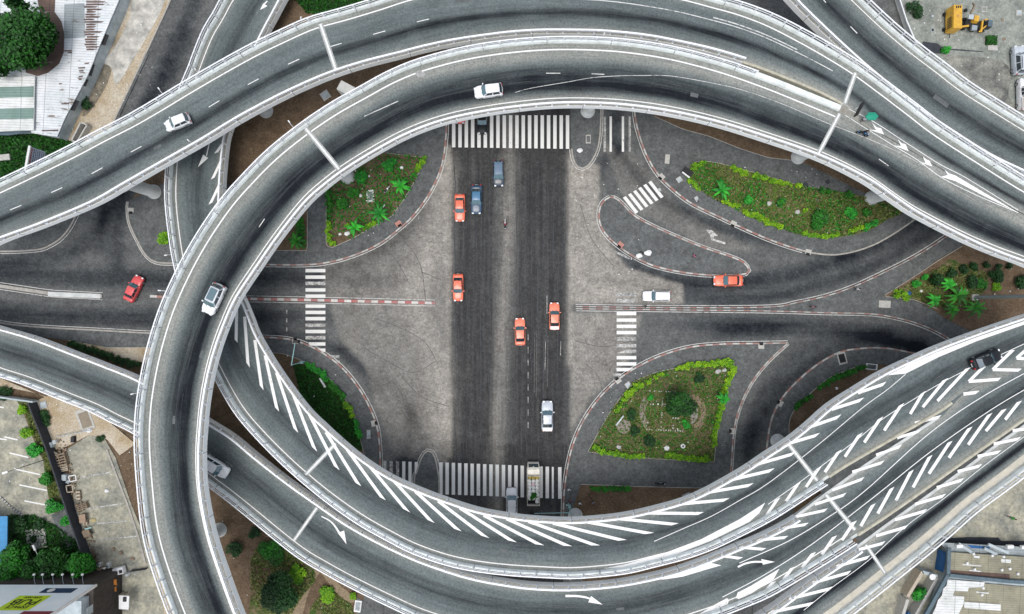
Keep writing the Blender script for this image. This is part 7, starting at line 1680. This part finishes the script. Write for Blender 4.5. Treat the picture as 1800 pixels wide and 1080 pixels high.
# paved cross, rings in the lower right bed
t = thing('paved_cross', 'cross and borders of small pale pavers in the lower right bed', 'paving', lookloc(1165, 715, .19)); mb = MB()
for a, b in (((1165,688),(1162,755)), ((1144,711),(1190,711)), ((1142,687),(1192,690)), ((1137,755),(1200,758)), ((1183,735),(1197,736)), ((1183,748),(1183,757))):
    n_ = int(math.hypot(b[0] - a[0], b[1] - a[1]) / 4)
    for k in range(n_ + 1):
        if rr.random() < .75: mb.box(W(a[0] + (b[0] - a[0]) * k / n_, a[1] + (b[1] - a[1]) * k / n_, .24), (.26, .2, .06), rr.uniform(0, 3))
mb.build('paver', M_SLAB, t, world=True)
for lb, cx, cy, r0, r1, a0, a1, m_ in (('curved tan border ring right of the conifer in the lower right bed', 1217, 726, 15, 24, -80, 125, mat_plain('tan_gravel', (0.30, 0.22, 0.16), .95, var=.4, scale=8)), ('grey gravel crescent inside the tan ring of the lower right bed', 1213, 726, 4, 14.5, -85, 100, mat_plain('grey_gravel', (0.34, 0.32, 0.29), .95, var=.5, scale=8)), ('crescent of pale rubble on the left of the paved cross', 1150, 725, 16, 26, 130, 235, mat_plain('rubble_gravel', (0.33, 0.29, 0.25), .95, var=.5, scale=8))):
    mb = MB(); Vv = []; Ff = []
    for k in range(25):
        a_ = R(a0 + (a1 - a0) * k / 24); w0 = W(cx + math.cos(a_) * r0, cy - math.sin(a_) * r0 * 1.35, .24); w1 = W(cx + math.cos(a_) * r1, cy - math.sin(a_) * r1 * 1.35, .24); Vv += [w0, w1]
        if k: Ff.append((2 * k - 2, 2 * k, 2 * k + 1, 2 * k - 1) if False else (2 * k - 2, 2 * k - 1, 2 * k + 1, 2 * k))
    mb.add(Vv, Ff); tag(mb.build('gravel_ring', m_), lb, 'gravel bed')
mb = MB(); mb.poly(PX(sm([(1083,750),(1092,738),(1105,740),(1108,752),(1098,762),(1086,758)], 3)), .19, .25); tag(mb.build('rubble_patch', MATS['rubble_gravel']), 'flat pale rubble patch at the left of the lower right bed', 'rubble')

# upper right lot machines
t = thing('site_trailer', 'yellow box trailer standing in the upper right concrete lot', 'trailer', lookloc(1664, 41, .24), R(-1)); t.scale = (.88, .88, .8)
mb = MB(); mb.box((.2, 0, 1.45), (1.6, 4.4, 1.9), taper=.97); mb.build('body', P_YEL, t); mb = MB(); mb.box((.2, 0, 2.42), (1.5, 4.2, .05)); mb.build('roof', P_YEL, t)
for k in range(3): mb = MB(); mb.box((-.1 + k * .35, 1.75, 2.46), (.22, .42, .03)); mb.build('vent', M_BLACK, t)
mb = MB(); mb.lathe((.15, .1, 2.44), [(.02, 0), (.13, 0), (.12, .12), (.02, .14)], 10); mb.build('exhaust_cap', M_PINKS, t)
for x in (-.75, 1.0):
    for y in (-1.4, 1.4): mb = MB(); mb.lathe((x, y, .34), [(.2, -.12), (.33, -.1), (.34, 0), (.33, .1), (.2, .12)], 14, Matrix.Rotation(R(90), 3, 'Y')); mb.build('wheel', M_TYRE, t)
mb = MB(); mb.tube([(.2, -2.1, .5), (.2, -3.0, .5)], .07); mb.build('drawbar', M_BLACK, t)
for k in range(6): mb = MB(); mb.box((-.62, -1.6 + k * .35, 1.5), (.02, .18, 1.0)); mb.build('louvre', M_BLACK, t)
t = thing('digger', 'small yellow and black digger with raised arm beside the yellow trailer', 'digger', lookloc(1705, 47, .24), R(-8)); t.scale = (.86, .86, .8)
mb = MB(); mb.box((.1, 0, .8), (3.6, 1.3, .5)); mb.build('chassis', M_BLACK, t); mb = MB(); mb.box((-.2, .7, 1.35), (1.1, 1.3, .7), taper=.8); mb.build('engine_cover', P_YEL, t)
mb = MB(); mb.box((-1.35, .75, 1.75), (.95, .85, .1)); mb.build('canopy', M_WALLG, t); mb = MB(); mb.box((2.2, -.1, 1.5), (.9, 1.4, 1.0), taper=.9); mb.build('cab', M_WALLD, t); mb = MB(); mb.box((2.2, -.1, 2.02), (.8, 1.2, .04)); mb.build('cab_roof', M_GUT, t)
mb = MB(); mb.box((1.2, -.5, 1.3), (.25, 2.2, .3)); mb.bar((.9, -1.5, 1.2), (1.9, -.3, 1.6), .22); mb.bar((1.4, .7, 1.5), (2.0, .9, 1.5), .2); mb.build('lift_frame', P_YEL, t); mb = MB(); mb.box((-.1, -.9, 1.15), (1.0, .9, .4)); mb.build('seat', M_METAL, t)
mb = MB(); mb.bar((-1.5, .9, 1.4), (-1.35, 2.6, 2.2), .22, .3); mb.bar((-1.35, 2.6, 2.2), (-1.0, 3.7, 1.2), .18, .24); mb.build('boom', M_WOOD, t); mb = MB(); mb.box((-1.75, 2.5, .7), (.4, .55, .4), .3); mb.build('bucket', M_BLACK, t)
mb = MB(); mb.bar((-2.6, -.9, .9), (-1.1, -.6, 1.1), .3, .25); mb.build('blade_arm', P_YEL, t)
for x in (-1.7, .3, 1.9):
    for y in (-.85, .85): mb = MB(); mb.lathe((x, y, .45), [(.25, -.18), (.44, -.16), (.45, 0), (.44, .16), (.25, .18)], 16, Matrix.Rotation(R(90), 3, 'X')); mb.build('wheel', M_TYRE, t)
c_ = W(1741, 72, .25); t = thing('planting_patch', 'square dark green planting patch in the upper right lot', 'plant', tuple(c_)); mb = MB(); mb.box((0, 0, .03), (1.75, 1.5, .06)); mb.build('soil', M_SOIL, t)
P_ = RNG.uniform((-.85, -.72, .05), (.85, .72, .3), (900, 3)); V_, F_, tn_ = leaves(P_, .18); mobj('foliage', V_, F_, ML_TREE, t, attrs={'tone': tn_})
 
mb = MB(); mb.poly(PX([(1620,75),(1645,78),(1655,86),(1652,96),(1628,94),(1618,84)]), .24, .30); struct(mb.build('asphalt_patch', M_WALLD))
mb = MB(); mb.poly(PX([(1652,86.5),(1690,89),(1725,92),(1725,93),(1690,91),(1652,88.5)]), .24, .29); struct(mb.build('drain_slot', M_WALLD))
mb = MB(); mb.poly(PX([(1733,80),(1750,81),(1751,91),(1734,90)]), .24, .33); tag(mb.build('slab', M_SLAB), 'white chipped slab below the square planting patch', 'slab')
for lb, x, y, s in (('dark stone left of the yellow trailer', 1639, 29, .28),): rock(lb, x, y, s, .2, M_WALLG)

# junk along the lower left wall
JG = 'junk laid out along the dark wall'
def crate(label, x, y, w_, d_, h_, rz, mat, slats=4, name='pallet'):
    t = thing(name, label, name.replace('_', ' '), lookloc(x, y, .22), R(rz), JG); mb = MB()
    for k in range(slats): mb.box((0, -d_ / 2 + d_ * (k + .5) / slats, h_), (w_, d_ / slats * .55, .05))
    mb.build('slat', mat, t); mb = MB()
    for s in (-1, 0, 1): mb.box((s * w_ * .45, 0, h_ / 2), (.1, d_, h_ - .05))
    mb.build('bearer', M_WOOD, t); return t
for a in (('big dark slatted pallet stack in the middle of the junk row', 108, 808, 2.3, 2.2, .5, 15, M_WOOD, 5), ('pale pallet lying below the dark pallet stack', 112, 821, 1.7, .9, .25, 8, M_WOODP, 3), ('tan plank bundle under the pale pallet', 113, 826, 1.6, .5, .2, 12, M_WOODP, 2), ('narrow pallet leaning at the upper end of the junk row', 101, 797, 1.3, .6, .4, -30, M_WOODP, 3), ('slatted crate near the brown table in the junk row', 148, 889, 1.7, 1.1, .5, 20, M_WOOD, 4), ('broken pallet with twigs below the white chair', 140, 870, .6, 1.6, .3, 5, M_WOODP, 3)): crate(*a)
def table(label, x, y, w_, d_, rz, mat, h_=.7, frame=False, name='table'):
    t = thing(name, label, name, lookloc(x, y, .22), R(rz), JG); mb = MB()
    if frame:
        for s in (-1, 1): mb.box((s * w_ / 2, 0, h_), (.14, d_, .08)); mb.box((0, s * d_ / 2, h_), (w_, .14, .08))
    else: mb.box((0, 0, h_), (w_, d_, .07))
    mb.build('top', mat, t)
    for sx in (-1, 1):
        for sy in (-1, 1): mb = MB(); mb.box((sx * w_ * .44, sy * d_ * .42, h_ / 2), (.08, .08, h_)); mb.build('leg', M_WOOD, t)
    return t
table('white framed chair frame right of the grey tubs in the junk row', 133, 839, 1.1, .9, 10, M_WHITE, .6, True, 'chair'); table('brown framed chair with a dark seat below the white one', 128, 857, 1.0, 1.1, 8, M_WOODP, .6, True, 'chair'); table('brown wooden table near the lower middle of the junk row', 151, 909, 1.0, 1.4, 5, mat_plain('brown_table', (0.38, 0.27, 0.19), .8, var=.3), .7); table('dark table with a teal strip below the brown table', 157, 935, 1.2, 1.1, 25, M_WOOD, .6)
mb = MB(); mb.box(W(155, 929, 1.0), (1.1, .2, .08), R(14)); tag(mb.build('plank', M_TEAL), 'teal strip of wood lying on the dark junk table', 'plank')
for k in (0, 1): mb = MB(); mb.box(W(148 + k * 5, 920, .4), (.25, .6, .3)); tag(mb.build('crate', M_WOODP), ('left' if k == 0 else 'right') + ' cream box in front of the brown junk table', 'box', JG)
mb = MB(); mb.box(W(164, 915, .3), (.8, .45, .1), .1); tag(mb.build('board', mat_plain('straw_board', (0.5, 0.42, 0.2), .9)), 'straw coloured board beside the brown junk table', 'board')
for lb, x, y, w_, d_, m_ in (('pale box at the top of the junk row by the fence', 93, 781, .8, .9, M_WALLG), ('grey tub beside the pale box at the top of the junk row', 100, 776, .55, .6, M_WHITE), ('grey machine casing left of the white chair frame', 118, 838, .8, 1.0, M_WALLG), ('second grey casing just below the first', 122, 846, .6, .6, M_METAL), ('white drum on the rag heap near the hoarding', 194, 992, .4, .9, M_WHITE), ('white bucket by the fence at the end of the junk row', 178, 991, .5, .6, M_WHITE), ('blue crate at the foot of the junk row', 189, 1011, .7, .4, M_GUT), ('black box by the lot entrance at the top of the junk row', 131, 772, .6, 1.0, M_BLACK), ('dark cupboard leaning on the wall near the orange stall', 180, 999, .9, .7, M_WOOD), ('long pale plank box below the orange stalls', 216, 1043, 1.6, .25, M_WOODP), ('white scrap on the dirt right of the orange stalls', 211, 1011, .5, .35, M_WHITE), ('second white scrap further right of the orange stalls', 227, 1008, .4, .4, M_WHITE)):
    c = W(x, y, .22); t = thing('crate', lb, 'box', tuple(c), rr.uniform(-.3, .3), JG); h_ = rr.uniform(.35, .7); mb = MB(); mb.box((0, 0, h_ / 2), (w_, d_, h_), taper=.94); mb.build('body', m_, t); mb = MB(); mb.box((0, 0, h_ + .015), (w_ * .8, d_ * .8, .03)); mb.build('lid', m_ if m_ is not M_WHITE else M_WALLG, t)
t = thing('hand_cart', 'white tilted cooler cart on the lower left lot near the hoarding', 'cart', lookloc(215, 1000, .22), R(14)); mb = MB(); mb.box((0, 0, .65), (1.75, 1.15, .6), taper=.95); mb.build('body', M_WHITE, t); mb = MB(); mb.box((.45, -.1, .97), (.5, .5, .05)); mb.build('lid', M_BLACK, t)
for s in (-1, 1): mb = MB(); mb.lathe((s * .6, -.6, .25), [(.1, -.05), (.25, -.05), (.25, .05), (.1, .05)], 12, Matrix.Rotation(R(90), 3, 'X')); mb.build('wheel', M_TYRE, t)
mb = MB()
for a, b in (((98,769),(158,757)),): mb.bar(W(a[0], a[1], .9), W(b[0], b[1], .9), .1, .1); [mb.bar(W(a[0] + (b[0] - a[0]) * k / 8, a[1] + (b[1] - a[1]) * k / 8, .2), W(a[0] + (b[0] - a[0]) * k / 8, a[1] + (b[1] - a[1]) * k / 8, 1.0), .08) for k in range(9)]
tag(mb.build('rail_fence', M_METAL), 'low metal fence at the top edge of the lower left lot', 'fence')
mb = MB(); mb.bar(W(230, 1004, .5), W(258, 1000, .5), .12, .6); tag(mb.build('rail_fence', M_WALLD), 'short dark barrier right of the cooler cart', 'barrier')
for lb, x, y in (('small dark rag heap in the lower left lot', 199, 966), ('outlined wire heap beside the lower left lot kerb', 232, 983), ('dark rag beside the rag heap of the lower left lot', 212, 972)): rock(lb, x, y, .4, .2, M_WOOD, .3, 'rag_heap', 'rag heap')
# litter: countless scraps
mb = MB()
for (x0, y0, x1, y1, n_) in ((95,700,240,1010,70), (80,700,120,1000,60), (575,275,740,430,26), (1050,640,1280,800,60), (1210,290,1560,415,60), (380,880,640,1075,24), (150,0,290,200,40), (100,225,165,300,40), (500,600,640,780,10), (1600,460,1790,540,18), (1600,0,1800,180,36), (1010,280,1130,520,34), (1560,890,1800,1040,30), (0,700,90,900,20)):
    for _ in range(n_):
        q = rr.uniform(.06, .2); mb.box(W(rr.uniform(x0, x1), rr.uniform(y0, y1), .27), (q, q * rr.uniform(.5, 1), .03), rr.uniform(0, 3))
o = mb.build('litter', M_WHITE); o['kind'] = 'stuff'
mb = MB()
for _ in range(240):
    x, y = rr.uniform(90, 135), rr.uniform(770, 1000); x = 100 + (y - 780) * .30 + rr.uniform(0, 14); q = rr.uniform(.1, .5); mb.box(W(x, y, .3), (q, q * rr.uniform(.15, .7), rr.uniform(.05, .25)), rr.uniform(0, 3))
o = mb.build('scrap', M_WOOD); o['kind'] = 'stuff'
# ------------------------------------------------------------------ camera, light
cd = bpy.data.cameras.new('camera'); cam = bpy.data.objects.new('camera', cd); COL.objects.link(cam)
cam.location = (0, 0, H); cam.rotation_euler = (0, 0, 0)
cd.sensor_width = 36.0; cd.lens = F / 1800 * 36.0; cd.clip_end = 3000; cd.clip_start = 0.5
SC.camera = cam
w = bpy.data.worlds.new('World'); SC.world = w; w.use_nodes = True
nt = w.node_tree; bg = nt.nodes['Background']
sky = nt.nodes.new('ShaderNodeTexSky'); sky.sky_type = 'NISHITA'; sky.sun_disc = False
EL, AZ = R(74), R(205)
sky.sun_elevation = EL; sky.sun_rotation = AZ; sky.air_density = 1.0; sky.dust_density = 3.0; sky.ozone_density = 1.0
hs = nt.nodes.new('ShaderNodeHueSaturation'); hs.inputs['Saturation'].default_value = 0.45; nt.links.new(sky.outputs[0], hs.inputs['Color']); nt.links.new(hs.outputs[0], bg.inputs[0]); bg.inputs[1].default_value = 0.15
sd = bpy.data.lights.new('sun', 'SUN'); sd.energy = 0.85; sd.angle = R(35); sd.color = (1.0, 0.96, 0.90)
so = bpy.data.objects.new('sun', sd); COL.objects.link(so)
d = Vector((math.sin(AZ) * math.cos(EL), math.cos(AZ) * math.cos(EL), math.sin(EL)))
so.rotation_euler = d.to_track_quat('Z', 'Y').to_euler(); so.location = d * 200
SC.view_settings.view_transform = 'Standard'; SC.view_settings.look = 'None'
SC.view_settings.exposure = 0.48; SC.view_settings.gamma = 1.0; SC.view_settings.use_curve_mapping = False
SC.cycles.max_bounces = 6
